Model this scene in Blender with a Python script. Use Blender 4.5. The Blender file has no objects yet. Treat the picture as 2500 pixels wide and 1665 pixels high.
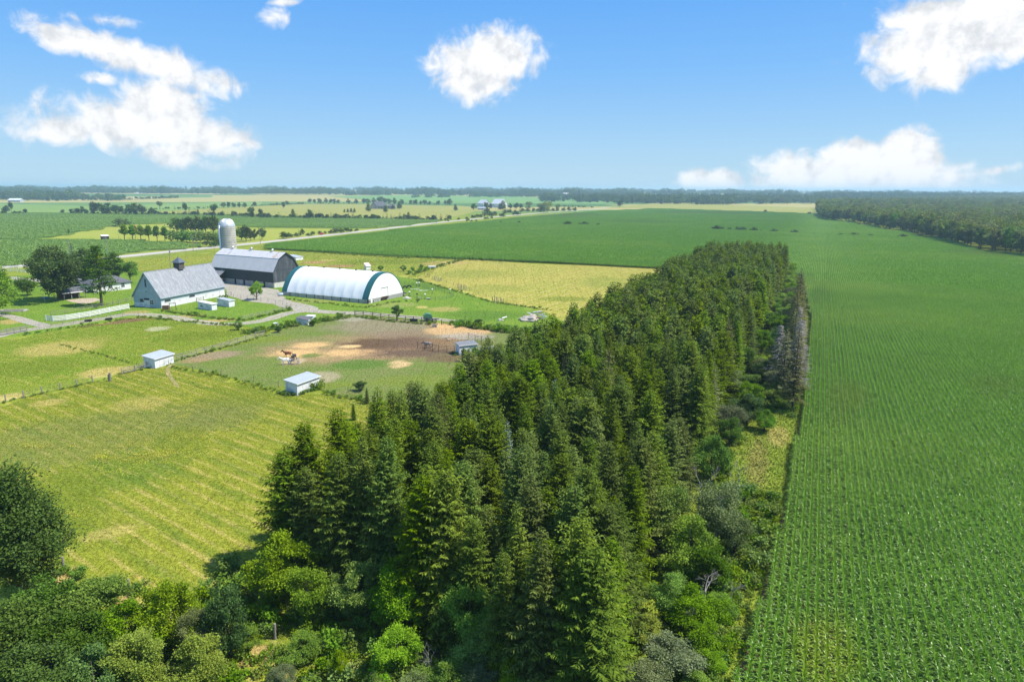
import bpy, bmesh, math, random
import numpy as np
from mathutils import Vector, Matrix
from mathutils.geometry import tessellate_polygon
random.seed(7); rng = np.random.default_rng(7)
SC = bpy.context.scene
COL = SC.collection
rad = math.radians

# ------------------------------------------------------------------ camera
F_PX, CAM_H, PITCH, ROLL = 1689.0, 36.4, rad(12.35), rad(0.25)
cam_d = bpy.data.cameras.new('camera'); cam = bpy.data.objects.new('camera', cam_d); COL.objects.link(cam)
cam_d.sensor_width = 36.0; cam_d.lens = 36.0 * F_PX / 2500.0
cam_d.clip_start = 0.5; cam_d.clip_end = 40000
cam.matrix_world = (Matrix.Translation((0, 0, CAM_H)) @ Matrix.Rotation(rad(90) - PITCH, 4, 'X')
                    @ Matrix.Rotation(ROLL, 4, 'Z'))
SC.camera = cam

# ------------------------------------------------------------------ light
SUN_AZ, SUN_EL = rad(97), rad(56)       # azimuth measured from +Y towards +X
SUN_DIR = Vector((math.sin(SUN_AZ) * math.cos(SUN_EL), math.cos(SUN_AZ) * math.cos(SUN_EL), math.sin(SUN_EL)))
sd = bpy.data.lights.new('sun', 'SUN'); sd.energy = 4.3; sd.angle = rad(0.55); sd.color = (1.0, 0.935, 0.83)
sun = bpy.data.objects.new('sun', sd); COL.objects.link(sun)
sun.rotation_euler = SUN_DIR.to_track_quat('Z', 'Y').to_euler(); sun.location = (0, 0, 300)
SC.view_settings.view_transform = 'Standard'; SC.view_settings.look = 'None'
SC.view_settings.gamma = 1.0; SC.view_settings.exposure = 0.78; SC.view_settings.use_curve_mapping = False
SC.cycles.max_bounces = 6; SC.cycles.diffuse_bounces = 3; SC.cycles.transmission_bounces = 4
SC.cycles.transparent_max_bounces = 6; SC.cycles.volume_bounces = 1
SC.cycles.use_adaptive_sampling = True

# ------------------------------------------------------------------ node helper
class NT:
    def __init__(s, tree): s.t = tree; s.n = tree.nodes; s.l = tree.links
    def node(s, typ, **kw):
        n = s.n.new(typ)
        for k, v in kw.items(): setattr(n, k, v)
        return n
    def put(s, sock, v):
        if isinstance(v, bpy.types.NodeSocket): s.l.new(v, sock)
        elif v is not None:
            if hasattr(sock.default_value, '__len__') and not hasattr(v, '__len__'): v = [v] * len(sock.default_value)
            if hasattr(v, '__len__') and len(v) == 3 and len(sock.default_value) == 4: v = (*v, 1)
            sock.default_value = v
    def math(s, op, a, b=None, c=None, clamp=False):
        n = s.node('ShaderNodeMath', operation=op, use_clamp=clamp)
        s.put(n.inputs[0], a)
        if b is not None: s.put(n.inputs[1], b)
        if c is not None: s.put(n.inputs[2], c)
        return n.outputs[0]
    def mix(s, f, a, b, mode='MIX'):
        n = s.node('ShaderNodeMix', data_type='RGBA', blend_type=mode)
        s.put(n.inputs[0], f); s.put(n.inputs[6], a); s.put(n.inputs[7], b)
        return n.outputs[2]
    def rng(s, v, a, b, c=0.0, d=1.0, smooth=True):
        n = s.node('ShaderNodeMapRange', interpolation_type='SMOOTHSTEP' if smooth else 'LINEAR')
        s.put(n.inputs[0], v); n.inputs[1].default_value = a; n.inputs[2].default_value = b
        n.inputs[3].default_value = c; n.inputs[4].default_value = d
        return n.outputs[0]
    def noise(s, vec, scale, detail=3, rough=0.55, dim='3D', dist=0.0):
        n = s.node('ShaderNodeTexNoise', noise_dimensions=dim)
        if vec is not None: s.put(n.inputs['Vector'], vec)
        n.inputs['Scale'].default_value = scale; n.inputs['Detail'].default_value = detail
        n.inputs['Roughness'].default_value = rough; n.inputs['Distortion'].default_value = dist
        return n.outputs[0]
    def mapping(s, vec, loc=(0, 0, 0), rot=(0, 0, 0), scale=(1, 1, 1), typ='TEXTURE'):
        n = s.node('ShaderNodeMapping', vector_type=typ)
        s.put(n.inputs[0], vec); n.inputs[1].default_value = loc; n.inputs[2].default_value = rot; n.inputs[3].default_value = scale
        return n.outputs[0]
    def length(s, v):
        n = s.node('ShaderNodeVectorMath', operation='LENGTH'); s.put(n.inputs[0], v); return n.outputs['Value']
    def sep(s, v):
        n = s.node('ShaderNodeSeparateXYZ'); s.put(n.inputs[0], v); return n.outputs
    def comb(s, x, y, z):
        n = s.node('ShaderNodeCombineXYZ'); s.put(n.inputs[0], x); s.put(n.inputs[1], y); s.put(n.inputs[2], z); return n.outputs[0]

# ------------------------------------------------------------------ world: sky and clouds
W = bpy.data.worlds.new('World'); SC.world = W; W.use_nodes = True
W.node_tree.nodes.clear(); g = NT(W.node_tree)
sky = g.node('ShaderNodeTexSky', sky_type='NISHITA', sun_disc=False)
sky.sun_elevation = SUN_EL; sky.sun_rotation = SUN_AZ
sky.altitude = 100; sky.air_density = 1.0; sky.dust_density = 0.25; sky.ozone_density = 3.0
tc = g.node('ShaderNodeTexCoord')
vx, vy, vz = g.sep(tc.outputs['Generated'])
az = g.math('MULTIPLY', g.math('ARCTAN2', vx, vy), 180 / math.pi)
el = g.math('MULTIPLY', g.math('ARCSINE', vz), 180 / math.pi)
ae = g.comb(az, el, 0.0)
hs = g.node('ShaderNodeHueSaturation'); hs.inputs['Hue'].default_value = 0.512
hs.inputs['Saturation'].default_value = 1.18; hs.inputs['Value'].default_value = 1.0
g.put(hs.inputs['Color'], sky.outputs[0])
# clear summer air: pale blue at the horizon, deepening upwards (the same all round)
grad = g.node('ShaderNodeValToRGB'); g.put(grad.inputs[0], g.rng(el, -2, 60, 0, 1, False)); cr = grad.color_ramp
cr.elements[0].position = 0.03; cr.elements[0].color = (.258, .396, .51, 1); cr.elements[1].position = 1.0; cr.elements[1].color = (.085, .21, .46, 1)
for ps, c_ in ((.10, (.19, .35, .53)), (.18, (.115, .295, .56)), (.27, (.073, .246, .56))):
    e_ = cr.elements.new(ps); e_.color = (*c_, 1)
sc10 = g.node('ShaderNodeVectorMath', operation='SCALE'); g.put(sc10.inputs[0], grad.outputs[0]); sc10.inputs['Scale'].default_value = 10.0
skyc = g.mix(0.85, hs.outputs[0], sc10.outputs[0])
def px_dir(x, y):
    """photo pixel -> azimuth / elevation in degrees"""
    u = (x - 1250) / F_PX; v = (832.5 - y) / F_PX
    c, s = math.cos(ROLL), math.sin(ROLL); u, v = u * c - v * s, u * s + v * c
    d = Vector((u, math.cos(PITCH) + v * math.sin(PITCH), -math.sin(PITCH) + v * math.cos(PITCH))).normalized()
    return math.degrees(math.atan2(d.x, d.y)), math.degrees(math.asin(d.z))
warp1 = g.noise(ae, 0.5, 6, 0.58, dist=0.5)
warp2 = g.noise(g.mapping(ae, (13, 7, 0)), 0.18, 4, 0.55)
wsum = g.math('ADD', g.math('MULTIPLY', g.math('SUBTRACT', warp1, 0.5), 1.6), g.math('MULTIPLY', g.math('SUBTRACT', warp2, 0.5), 0.5))
# (x, y, half width, half height, tilt deg, density) in photo pixels: each cumulus is a group of lobes in the sky
CL = [(1180, 150, 135, 62, 8, 1.0), (1235, 115, 60, 50, 0, .95), (1150, 195, 90, 50, 0, .8), (1310, 145, 60, 40, 10, .3), (1060, 165, 50, 24, 5, .42),
      (335, 308, 185, 56, -4, 1.0), (390, 265, 100, 56, 0, 1.0), (190, 312, 125, 36, 8, .8), (480, 330, 125, 54, -8, .95), (555, 310, 45, 28, 20, .5), (420, 375, 90, 30, -10, .75),
      (330, 140, 190, 32, -13, .95), (450, 185, 75, 36, -20, .7), (220, 105, 80, 28, -4, .9), (260, 50, 120, 24, -2, .42), (240, 195, 80, 22, -8, .4), (480, 235, 60, 30, 10, .35),
      (660, 45, 60, 34, 10, .45), (700, 5, 60, 16, 6, .35),
      (2270, 110, 130, 80, 5, 1.0), (2380, 45, 160, 62, -6, 1.0), (2290, 175, 60, 40, 0, .8), (2490, 80, 60, 60, 0, .8), (2180, 60, 60, 40, 25, .42), (2460, 10, 90, 50, 0, 1.0),
      (1735, 452, 82, 36, 0, 1.0), (2080, 440, 225, 62, 0, 1.0), (2215, 395, 66, 60, 0, 1.0), (2080, 405, 66, 52, 0, 1.0), (1960, 410, 70, 34, 12, .6), (2330, 430, 110, 28, 6, .45), (2440, 415, 60, 20, 12, .4)]
dens = None
for (cx, cy, hw, hh, tilt, k) in CL:
    a0, e0 = px_dir(cx, cy); pxd = 57.3 / F_PX
    v = g.length(g.mapping(ae, (a0, e0, 0), (0, 0, rad(tilt)), (hw * pxd * 1.12, hh * pxd * 1.12, 1)))
    m = g.math('MULTIPLY', g.math('SUBTRACT', 1.0, v), (1.6 if cy > 350 and cx > 1600 else 1.08) * k if k > .6 else 1.0)
    if k <= .6: m = g.math('SUBTRACT', m, 0.5)
    dens = m if dens is None else g.math('SMOOTH_MAX', dens, m, 0.12)
# unseen clouds over the rest of the sky, cover raised for whiter fill light
far_n = g.noise(g.mapping(ae, (3, 5, 0), (0, 0, 0), (1.7, 1.0, 1.0)), 0.055, 3, 0.5)
far_m = g.math('SUBTRACT', g.math('MULTIPLY', g.math('SUBTRACT', far_n, 0.56), 5.0), 0.1)
outside = g.math('MAXIMUM', g.rng(g.math('ABSOLUTE', az), 39, 46), g.rng(el, 17, 24))
far_m = g.math('SUBTRACT', far_m, g.math('MULTIPLY', g.math('SUBTRACT', 1.0, outside), 6.0))
dens = g.math('MAXIMUM', dens, far_m)
fine_c = g.noise(ae, 1.7, 6, 0.62)
d2 = g.math('ADD', g.math('ADD', dens, wsum), g.math('MULTIPLY', g.math('SUBTRACT', fine_c, 0.5), 0.16))
alpha = g.math('MULTIPLY', g.rng(d2, -0.10, 0.52), g.rng(el, -0.3, 0.25))
rel = g.math('SUBTRACT', g.noise(g.mapping(ae, (-0.35, -0.55, 0)), 0.5, 5, 0.6), g.noise(g.mapping(ae, (0.35, 0.55, 0)), 0.5, 5, 0.6))
lit = g.math('ADD', g.math('ADD', 0.50, g.math('MULTIPLY', rel, 1.1)), g.math('MULTIPLY', g.math('MINIMUM', d2, 1.0), 0.16))
ccol = g.mix(g.rng(lit, 0.30, 0.70), (4.35, 4.55, 4.8), (6.1, 6.1, 6.15))  # light and shade of the clouds put into their colour
bg = g.node('ShaderNodeBackground'); bg.inputs['Strength'].default_value = 0.10
g.put(bg.inputs['Color'], g.mix(alpha, skyc, ccol))
wo = g.node('ShaderNodeOutputWorld'); g.l.new(bg.outputs[0], wo.inputs['Surface'])

# ------------------------------------------------------------------ photo pixel -> place
def at(x, y, z=0.0):
    """photo pixel -> point on the level z (the ground unless told otherwise)"""
    u = (x - 1250) / F_PX; v = (832.5 - y) / F_PX
    c, s = math.cos(ROLL), math.sin(ROLL); u, v = u * c - v * s, u * s + v * c
    dx, dy, dz = u, math.cos(PITCH) + v * math.sin(PITCH), -math.sin(PITCH) + v * math.cos(PITCH)
    t = (z - CAM_H) / dz
    return Vector((dx * t, dy * t, z))
def mpp(p):
    """metres per photo pixel at a point"""
    return (Vector(p) - Vector((0, 0, CAM_H))).length / F_PX
def sstep(a, b, x):
    t = min(1.0, max(0.0, (x - a) / (b - a))); return t * t * (3 - 2 * t)
def terr(x, y):
    """the land lies level around the farm and rises gently far off"""
    k = 1.0 - 0.45 * sstep(0, 2500, x)
    return k * (13 * sstep(1700, 3000, y) + 10 * sstep(3000, 5200, y)) + 14 * sstep(6000, 11000, y)
def at_terr(x, y):
    p = at(x, y)
    for _ in range(12):
        if p.y > 12000 or p.y < 0: p = at(x, max(y, 478)); break
        p = at(x, y, terr(p.x, p.y))
    return p
ROW_D = Vector((0.4024, 0.9155, 0)); ROW_N = Vector((0.9155, -0.4024, 0))   # along / across the crop rows
def st(s, t, z=0.0): return ROW_D * s + ROW_N * t + Vector((0, 0, z))
def to_st(p): return p[0] * ROW_D.x + p[1] * ROW_D.y, p[0] * ROW_N.x + p[1] * ROW_N.y
ROW_ROT = -math.atan2(ROW_D.x, ROW_D.y)
def inside(poly, x, y):
    c = False; j = len(poly) - 1
    for i in range(len(poly)):
        xi, yi = poly[i][0], poly[i][1]; xj, yj = poly[j][0], poly[j][1]
        if (yi > y) != (yj > y) and x < (xj - xi) * (y - yi) / (yj - yi) + xi: c = not c
        j = i
    return c

# ------------------------------------------------------------------ object helpers
def tag(o, label=None, cat=None, group=None, kind=None):
    if label: o['label'] = label
    if cat: o['category'] = cat
    if group: o['group'] = group
    if kind: o['kind'] = kind
    return o
def link(name, data, parent=None, loc=None, rot=None, scale=None):
    o = bpy.data.objects.new(name, data); COL.objects.link(o)
    if parent is not None: o.parent = parent
    if loc is not None: o.location = loc
    if rot is not None: o.rotation_euler = rot
    if scale is not None: o.scale = scale if hasattr(scale, '__len__') else (scale,) * 3
    return o
def thing(name, label, cat, loc=(0, 0, 0), rotz=0.0, group=None, scale=None):
    o = link(name, None, None, loc, (0, 0, rotz), scale); o.empty_display_size = 0.3
    return tag(o, label, cat, group)
class MB:
    def __init__(s): s.v = []; s.f = []
    def add(s, verts, faces):
        b = len(s.v); s.v += [tuple(p) for p in verts]; s.f += [tuple(b + i for i in f) for f in faces]; return s
    def box(s, c, size, rz=0.0, rx=0.0, ry=0.0):
        x, y, z = size[0] / 2, size[1] / 2, size[2] / 2
        M = Matrix.Translation(c) @ Matrix.Rotation(rz, 4, 'Z') @ Matrix.Rotation(ry, 4, 'Y') @ Matrix.Rotation(rx, 4, 'X')
        P = [M @ Vector(p) for p in ((-x, -y, -z), (x, -y, -z), (x, y, -z), (-x, y, -z), (-x, -y, z), (x, -y, z), (x, y, z), (-x, y, z))]
        return s.add(P, [(0, 3, 2, 1), (4, 5, 6, 7), (0, 1, 5, 4), (1, 2, 6, 5), (2, 3, 7, 6), (3, 0, 4, 7)])
    def tube(s, pts, radii, n=8, caps=True):
        pts = [Vector(p) for p in pts]; b = len(s.v)
        if not hasattr(radii, '__len__'): radii = [radii] * len(pts)
        for i, p in enumerate(pts):
            d = (pts[min(i + 1, len(pts) - 1)] - pts[max(i - 1, 0)]).normalized()
            a = d.cross(Vector((0, 0, 1)) if abs(d.z) < .9 else Vector((1, 0, 0))).normalized(); c = d.cross(a)
            for k in range(n):
                t = 2 * math.pi * k / n; s.v.append(tuple(p + (a * math.cos(t) + c * math.sin(t)) * radii[i]))
        for i in range(len(pts) - 1):
            for k in range(n):
                k2 = (k + 1) % n; s.f.append((b + i * n + k, b + i * n + k2, b + (i + 1) * n + k2, b + (i + 1) * n + k))
        if caps: s.f.append(tuple(b + k for k in range(n))[::-1]); s.f.append(tuple(b + (len(pts) - 1) * n + k for k in range(n)))
        return s
    def prism(s, prof, axis, a, b):
        """profile of 2D points extruded along 'X' or 'Y' from a to b"""
        n = len(prof); B = len(s.v)
        for q in (a, b):
            for (p0, p1) in prof: s.v.append((p0, q, p1) if axis == 'Y' else (q, p0, p1))
        for i in range(n):
            j = (i + 1) % n; s.f.append((B + i, B + j, B + n + j, B + n + i))
        s.f.append(tuple(B + i for i in range(n))[::-1]); s.f.append(tuple(B + n + i for i in range(n))); return s
    def lathe(s, prof, n=24, c=(0, 0, 0)):
        B = len(s.v)
        for (r, z) in prof:
            for k in range(n):
                t = 2 * math.pi * k / n; s.v.append((c[0] + r * math.cos(t), c[1] + r * math.sin(t), c[2] + z))
        for i in range(len(prof) - 1):
            for k in range(n):
                k2 = (k + 1) % n; s.f.append((B + i * n + k, B + i * n + k2, B + (i + 1) * n + k2, B + (i + 1) * n + k))
        return s
    def mesh(s, name, mat, smooth=False):
        m = bpy.data.meshes.new(name); m.from_pydata(s.v, [], s.f); m.update()
        bm = bmesh.new(); bm.from_mesh(m); bmesh.ops.recalc_face_normals(bm, faces=bm.faces); bm.to_mesh(m); bm.free()
        if mat: m.materials.append(mat)
        if smooth: m.shade_smooth()
        return m
    def build(s, name, mat, parent=None, smooth=False, loc=None, rot=None):
        return link(name, s.mesh(name, mat, smooth), parent, loc, rot)
def np_mesh(name, V, Fq, mat, attrs=None, smooth=False):
    """mesh from numpy arrays; Fq is (n, 3) or (n, 4)"""
    m = bpy.data.meshes.new(name); k = Fq.shape[1]
    m.vertices.add(len(V)); m.vertices.foreach_set('co', np.asarray(V, np.float32).ravel())
    m.loops.add(Fq.size); m.loops.foreach_set('vertex_index', np.asarray(Fq, np.int32).ravel())
    m.polygons.add(len(Fq)); m.polygons.foreach_set('loop_start', np.arange(0, Fq.size, k, dtype=np.int32))
    m.update(calc_edges=True)
    for nm, arr in (attrs or {}).items():
        at_ = m.attributes.new(nm, 'FLOAT', 'POINT'); at_.data.foreach_set('value', np.asarray(arr, np.float32))
    if mat: m.materials.append(mat)
    if smooth: m.shade_smooth()
    return m
_gn = {}
def scatter(name, pts, protos, label, cat, kind='stuff'):
    """pts rows: x, y, z, rotation, scale, index. ONE 'stuff' object; geometry nodes set the plants on its points"""
    pts = np.asarray(pts, np.float32)
    m = bpy.data.meshes.new(name); m.vertices.add(len(pts)); m.vertices.foreach_set('co', pts[:, :3].ravel())
    for nm, col in (('rot', 3), ('scl', 4)):
        a = m.attributes.new(nm, 'FLOAT', 'POINT'); a.data.foreach_set('value', pts[:, col].copy())
    a = m.attributes.new('idx', 'INT', 'POINT'); a.data.foreach_set('value', pts[:, 5].astype(np.int32))
    m.update()
    o = link(name, m); tag(o, label, cat, None, kind)
    key = tuple(p.name for p in protos)
    if key not in _gn:
        t = bpy.data.node_groups.new('scatter', 'GeometryNodeTree'); _gn[key] = t
        t.interface.new_socket('Geometry', in_out='INPUT', socket_type='NodeSocketGeometry')
        t.interface.new_socket('Geometry', in_out='OUTPUT', socket_type='NodeSocketGeometry')
        q = NT(t); gi = q.node('NodeGroupInput'); go = q.node('NodeGroupOutput')
        jn = q.node('GeometryNodeJoinGeometry')
        for p in reversed(protos):
            oi = q.node('GeometryNodeObjectInfo', transform_space='ORIGINAL'); oi.inputs['Object'].default_value = p
            oi.inputs['As Instance'].default_value = True; q.l.new(oi.outputs['Geometry'], jn.inputs[0])
        ip = q.node('GeometryNodeInstanceOnPoints'); ip.inputs['Pick Instance'].default_value = True
        q.l.new(gi.outputs[0], ip.inputs['Points']); q.l.new(jn.outputs[0], ip.inputs['Instance'])
        def na(nm, typ):
            n = q.node('GeometryNodeInputNamedAttribute', data_type=typ); n.inputs['Name'].default_value = nm; return n.outputs[0]
        cx = q.node('ShaderNodeCombineXYZ'); q.l.new(na('rot', 'FLOAT'), cx.inputs[2])
        er = q.node('FunctionNodeEulerToRotation'); q.l.new(cx.outputs[0], er.inputs[0])
        q.l.new(er.outputs[0], ip.inputs['Rotation']); q.l.new(na('scl', 'FLOAT'), ip.inputs['Scale'])
        q.l.new(na('idx', 'INT'), ip.inputs['Instance Index'])
        q.l.new(ip.outputs[0], go.inputs[0])
    md = o.modifiers.new('scatter', 'NODES'); md.node_group = _gn[key]
    return o
def proto(name, mesh): return bpy.data.objects.new(name, mesh)     # plant model that only the scatter uses

# ------------------------------------------------------------------ materials
def new_mat(name):
    m = bpy.data.materials.new(name); m.use_nodes = True; m.node_tree.nodes.clear()
    q = NT(m.node_tree); out = q.node('ShaderNodeOutputMaterial'); b = q.node('ShaderNodeBsdfPrincipled')
    q.l.new(b.outputs[0], out.inputs['Surface']); return m, q, b, out
def pmat(name, c1, c2=None, scale=3.0, rough=0.7, bump=0.15, bscale=None, metal=0.0, spec=0.4, stretch=(1, 1, 1), c3=None, s3=0.4, corr=None, bdist=0.02):
    """surface with two tones of noise, an optional third tone in larger stains, and fine relief"""
    m, q, b, out = new_mat(name); t = q.node('ShaderNodeTexCoord'); vec = q.mapping(t.outputs['Object'], scale=stretch, typ='POINT')
    n = q.noise(vec, scale, 5, 0.6)
    col = q.mix(q.rng(n, 0.33, 0.67), c1, c2 or tuple(x * 0.8 for x in c1))
    if c3: col = q.mix(q.rng(q.noise(vec, s3, 4, 0.65), 0.5, 0.68), col, c3)
    q.put(b.inputs['Base Color'], col); b.inputs['Roughness'].default_value = rough
    b.inputs['Metallic'].default_value = metal; b.inputs['Specular IOR Level'].default_value = spec
    h = q.noise(vec, bscale or scale * 4, 4)
    if corr:     # (axis index, ribs per metre): sheet ribs or board joints
        x = q.sep(t.outputs['Object'])[corr[0]]
        w = q.math('ABSOLUTE', q.math('SINE', q.math('MULTIPLY', x, corr[1] * math.pi)))
        w = q.rng(w, 0.0, 0.35)
        h = q.math('ADD', q.math('MULTIPLY', h, 0.5), w)
    if bump:
        bp = q.node('ShaderNodeBump'); bp.inputs['Strength'].default_value = bump; bp.inputs['Distance'].default_value = bdist
        q.put(bp.inputs['Height'], h); q.l.new(bp.outputs[0], b.inputs['Normal'])
    return m
def foliage(name, dark, light, trans=0.25, rough=0.55, spec=0.3, hue=0.02, sat=0.15, val=0.35):
    """leaf colour varies from leaf to leaf (tint) and from plant to plant"""
    m, q, b, out = new_mat(name)
    a = q.node('ShaderNodeAttribute', attribute_name='tint'); oi = q.node('ShaderNodeObjectInfo')
    col = q.mix(a.outputs['Fac'], dark, light)
    h = q.node('ShaderNodeHueSaturation'); r = oi.outputs['Random']
    q.put(h.inputs['Hue'], q.math('ADD', 0.5 - hue, q.math('MULTIPLY', r, 2 * hue)))
    r2 = q.math('FRACT', q.math('MULTIPLY', r, 7.31)); r3 = q.math('FRACT', q.math('MULTIPLY', r, 13.7))
    q.put(h.inputs['Saturation'], q.math('ADD', 1 - sat, q.math('MULTIPLY', r2, 2 * sat)))
    q.put(h.inputs['Value'], q.math('ADD', 1 - val, q.math('MULTIPLY', r3, 2 * val))); q.put(h.inputs['Color'], col)
    q.put(b.inputs['Base Color'], h.outputs[0]); b.inputs['Roughness'].default_value = rough
    b.inputs['Specular IOR Level'].default_value = spec
    tr = q.node('ShaderNodeBsdfTranslucent'); q.put(tr.inputs['Color'], h.outputs[0])
    mx = q.node('ShaderNodeMixShader'); mx.inputs[0].default_value = trans
    q.l.new(b.outputs[0], mx.inputs[1]); q.l.new(tr.outputs[0], mx.inputs[2]); q.l.new(mx.outputs[0], out.inputs['Surface'])
    return m
def px_blob(cx, cy, rx, ry, col, soft=0.35, amt=1.0, wob=0.5):
    """patch of ground given in photo pixels -> centre, radii and turn on the ground"""
    p = at(cx, cy); a = (at(cx + rx, cy) - at(cx - rx, cy)).length / 2
    b = (at(cx, cy - ry) - at(cx, cy + ry)).length / 2
    return (p, a, b, -math.atan2(p.x, p.y), col, soft, amt, wob)
def ground_mat(name, c1, c2, c3, big=0.02, mid=0.25, fine=3.0, stripes=None, blobs=(), bump=0.5, patch=0.0, rough=0.95, fine_amt=0.5):
    """ground cover laid out in world metres: tones at three scales, mowing lines, worn or grown patches"""
    m, q, b, out = new_mat(name); P = q.node('ShaderNodeNewGeometry').outputs['Position']
    X = q.sep(P); P2 = q.comb(X[0], X[1], 0.0)
    n1 = q.noise(P2, big, 4, 0.6); n2 = q.noise(P2, mid, 4, 0.6); n3 = q.noise(P2, fine, 3, 0.7)
    col = q.mix(q.rng(n1, 0.35, 0.65), c1, c2)
    col = q.mix(q.math('MULTIPLY', q.rng(n2, 0.45, 0.72), 0.7), col, c3)
    for s in (stripes or ()):          # (angle, period, colour, amount, width threshold)
        ang, per, sc, amt, lo = s
        v = q.sep(q.mapping(P2, rot=(0, 0, ang)))
        wob = q.math('MULTIPLY', q.math('SUBTRACT', q.noise(P2, 0.06, 2), 0.5), per * 0.35)
        w = q.math('SINE', q.math('MULTIPLY', q.math('ADD', v[1], wob), 2 * math.pi / per))
        brk = q.noise(q.mapping(P2, rot=(0, 0, ang), scale=(3.0, 1.0, 1.0)), 0.6, 6, 0.7)
        msk = q.math('MULTIPLY', q.rng(q.math('ADD', w, q.math('MULTIPLY', q.math('SUBTRACT', brk, 0.5), 4.0)), lo, lo + 0.9), amt)
        col = q.mix(msk, col, sc)
    for (p, a, bb, r, bc, soft, amt, wobk) in blobs:
        d = q.length(q.mapping(P2, (p.x, p.y, 0), (0, 0, r), (a, bb, 1)))
        nz = q.math('ADD', q.math('MULTIPLY', q.math('SUBTRACT', q.noise(P2, 1.1 / max(0.6, min(a, bb)), 7, 0.7), 0.5), 2.4 * wobk),
                    q.math('MULTIPLY', q.math('SUBTRACT', n3, 0.5), 0.9))
        msk = q.math('MULTIPLY', q.rng(q.math('ADD', d, nz), 1.0 + soft * .6, 1.0 - soft * .6), amt)
        col = q.mix(msk, col, bc)
    fcol = q.mix(fine_amt, col, q.mix(q.rng(n3, 0.3, 0.7), (0.45, 0.45, 0.45), (1.55, 1.55, 1.5)), 'MULTIPLY')
    q.put(b.inputs['Base Color'], fcol); b.inputs['Roughness'].default_value = rough; b.inputs['Specular IOR Level'].default_value = 0.12
    bp = q.node('ShaderNodeBump'); bp.inputs['Strength'].default_value = bump; bp.inputs['Distance'].default_value = 0.12
    q.put(bp.inputs['Height'], q.math('ADD', n3, q.math('MULTIPLY', n2, 0.8))); q.l.new(bp.outputs[0], b.inputs['Normal'])
    return m

GRN = (0.15, 0.195, 0.018); GRN2 = (0.21, 0.245, 0.022); STRAW = (0.47, 0.37, 0.13); HAYG = (0.26, 0.27, 0.05)
DRY = (0.42, 0.30, 0.12); DIRT = (0.21, 0.135, 0.07); DIRT2 = (0.30, 0.205, 0.11); MUD = (0.10, 0.062, 0.034)
SAND = (0.56, 0.37, 0.165); LUSH = (0.075, 0.155, 0.018); CROP = (0.085, 0.19, 0.035); YEL = (0.42, 0.36, 0.02); SAGE = (0.155, 0.18, 0.05)
def gdir(p, q_):
    a = at(*p); b = at(*q_); return math.atan2(b.y - a.y, b.x - a.x)

# ------------------------------------------------------------------ the land
POLY = {}
def sheet(name, pts, mat, z, label, jitter=0.0, sub=0.0):
    """flat cover laid on the land; pts are ground points"""
    P = [Vector((p[0], p[1], 0)) for p in pts]; POLY[name] = P
    if sub:
        Q = []
        for i, p in enumerate(P):
            n = P[(i + 1) % len(P)]; k = max(1, int((n - p).length / sub)); k = min(k, 60)
            for j in range(k): Q.append(p.lerp(n, j / k) + Vector((random.uniform(-1, 1), random.uniform(-1, 1), 0)) * (jitter if j else 0))
        P = Q
    tri = tessellate_polygon([[Vector((p.x, p.y, 0)) for p in P]])
    tri = [t if ((P[t[1]] - P[t[0]]).cross(P[t[2]] - P[t[0]])).z > 0 else t[::-1] for t in tri]
    m = bpy.data.meshes.new(name); m.from_pydata([(p.x, p.y, z + terr(p.x, p.y)) for p in P], [], tri); m.update(); m.materials.append(mat)
    o = link(name, m); tag(o, label, None, None, 'structure'); return o
def px(*L): return [at(*p) for p in L]
def strip(name, pts, width, mat, z, label, jit=0.0):
    """a road or path of even width along a line of ground points"""
    C = []
    for i in range(len(pts) - 1):                      # smooth the centre line
        p0 = pts[max(0, i - 1)]; p1 = pts[i]; p2 = pts[i + 1]; p3 = pts[min(len(pts) - 1, i + 2)]
        k = 8
        for j in range(k):
            t = j / k
            C.append(0.5 * ((2 * p1) + (p2 - p0) * t + (2 * p0 - 5 * p1 + 4 * p2 - p3) * t * t + (3 * p1 - p0 - 3 * p2 + p3) * t ** 3))
    C.append(pts[-1]); V = []; Fc = []
    for i, p in enumerate(C):
        d = (C[min(i + 1, len(C) - 1)] - C[max(i - 1, 0)]); d.z = 0; d.normalize(); n = Vector((-d.y, d.x, 0))
        w = width if not hasattr(width, '__len__') else width[0] + (width[1] - width[0]) * i / (len(C) - 1)
        for sgn in (1, -1):
            q_ = p + n * sgn * (w / 2 + random.uniform(-jit, jit)); V.append((q_.x, q_.y, z + terr(q_.x, q_.y)))
        if i: Fc.append((2 * i - 2, 2 * i - 1, 2 * i + 1, 2 * i))
    o = MB().add(V, Fc).build(name, mat)
    for f in o.data.polygons:
        if f.normal.z < 0: o.data.flip_normals(); break
    tag(o, label, None, None, 'structure'); return o, C

# base sheet out to the horizon: rough grass near, a quilt of fields far away
m_ground, q, b, out = new_mat('countryside')
P = q.node('ShaderNodeNewGeometry').outputs['Position']; X = q.sep(P)
P2 = q.comb(X[0], X[1], 0.0)
vor = q.node('ShaderNodeTexVoronoi', feature='F1', distance='CHEBYCHEV'); q.put(vor.inputs['Vector'], q.mapping(P2, rot=(0, 0, rad(24)), scale=(1500, 420, 1)))
vor.inputs['Scale'].default_value = 1.0; vor.inputs['Randomness'].default_value = 0.8
vc = q.sep(vor.outputs['Color'])[0]
farcol = q.mix(q.rng(vc, 0.62, 0.66), q.mix(q.rng(vc, 0.3, 0.34), (0.07, 0.15, 0.035), (0.11, 0.19, 0.045)), (0.33, 0.29, 0.10))
n1 = q.noise(P2, 0.06, 4); n3 = q.noise(P2, 2.5, 4, 0.7)
nearcol = q.mix(q.rng(n1, 0.35, 0.65), GRN, GRN2)
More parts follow.
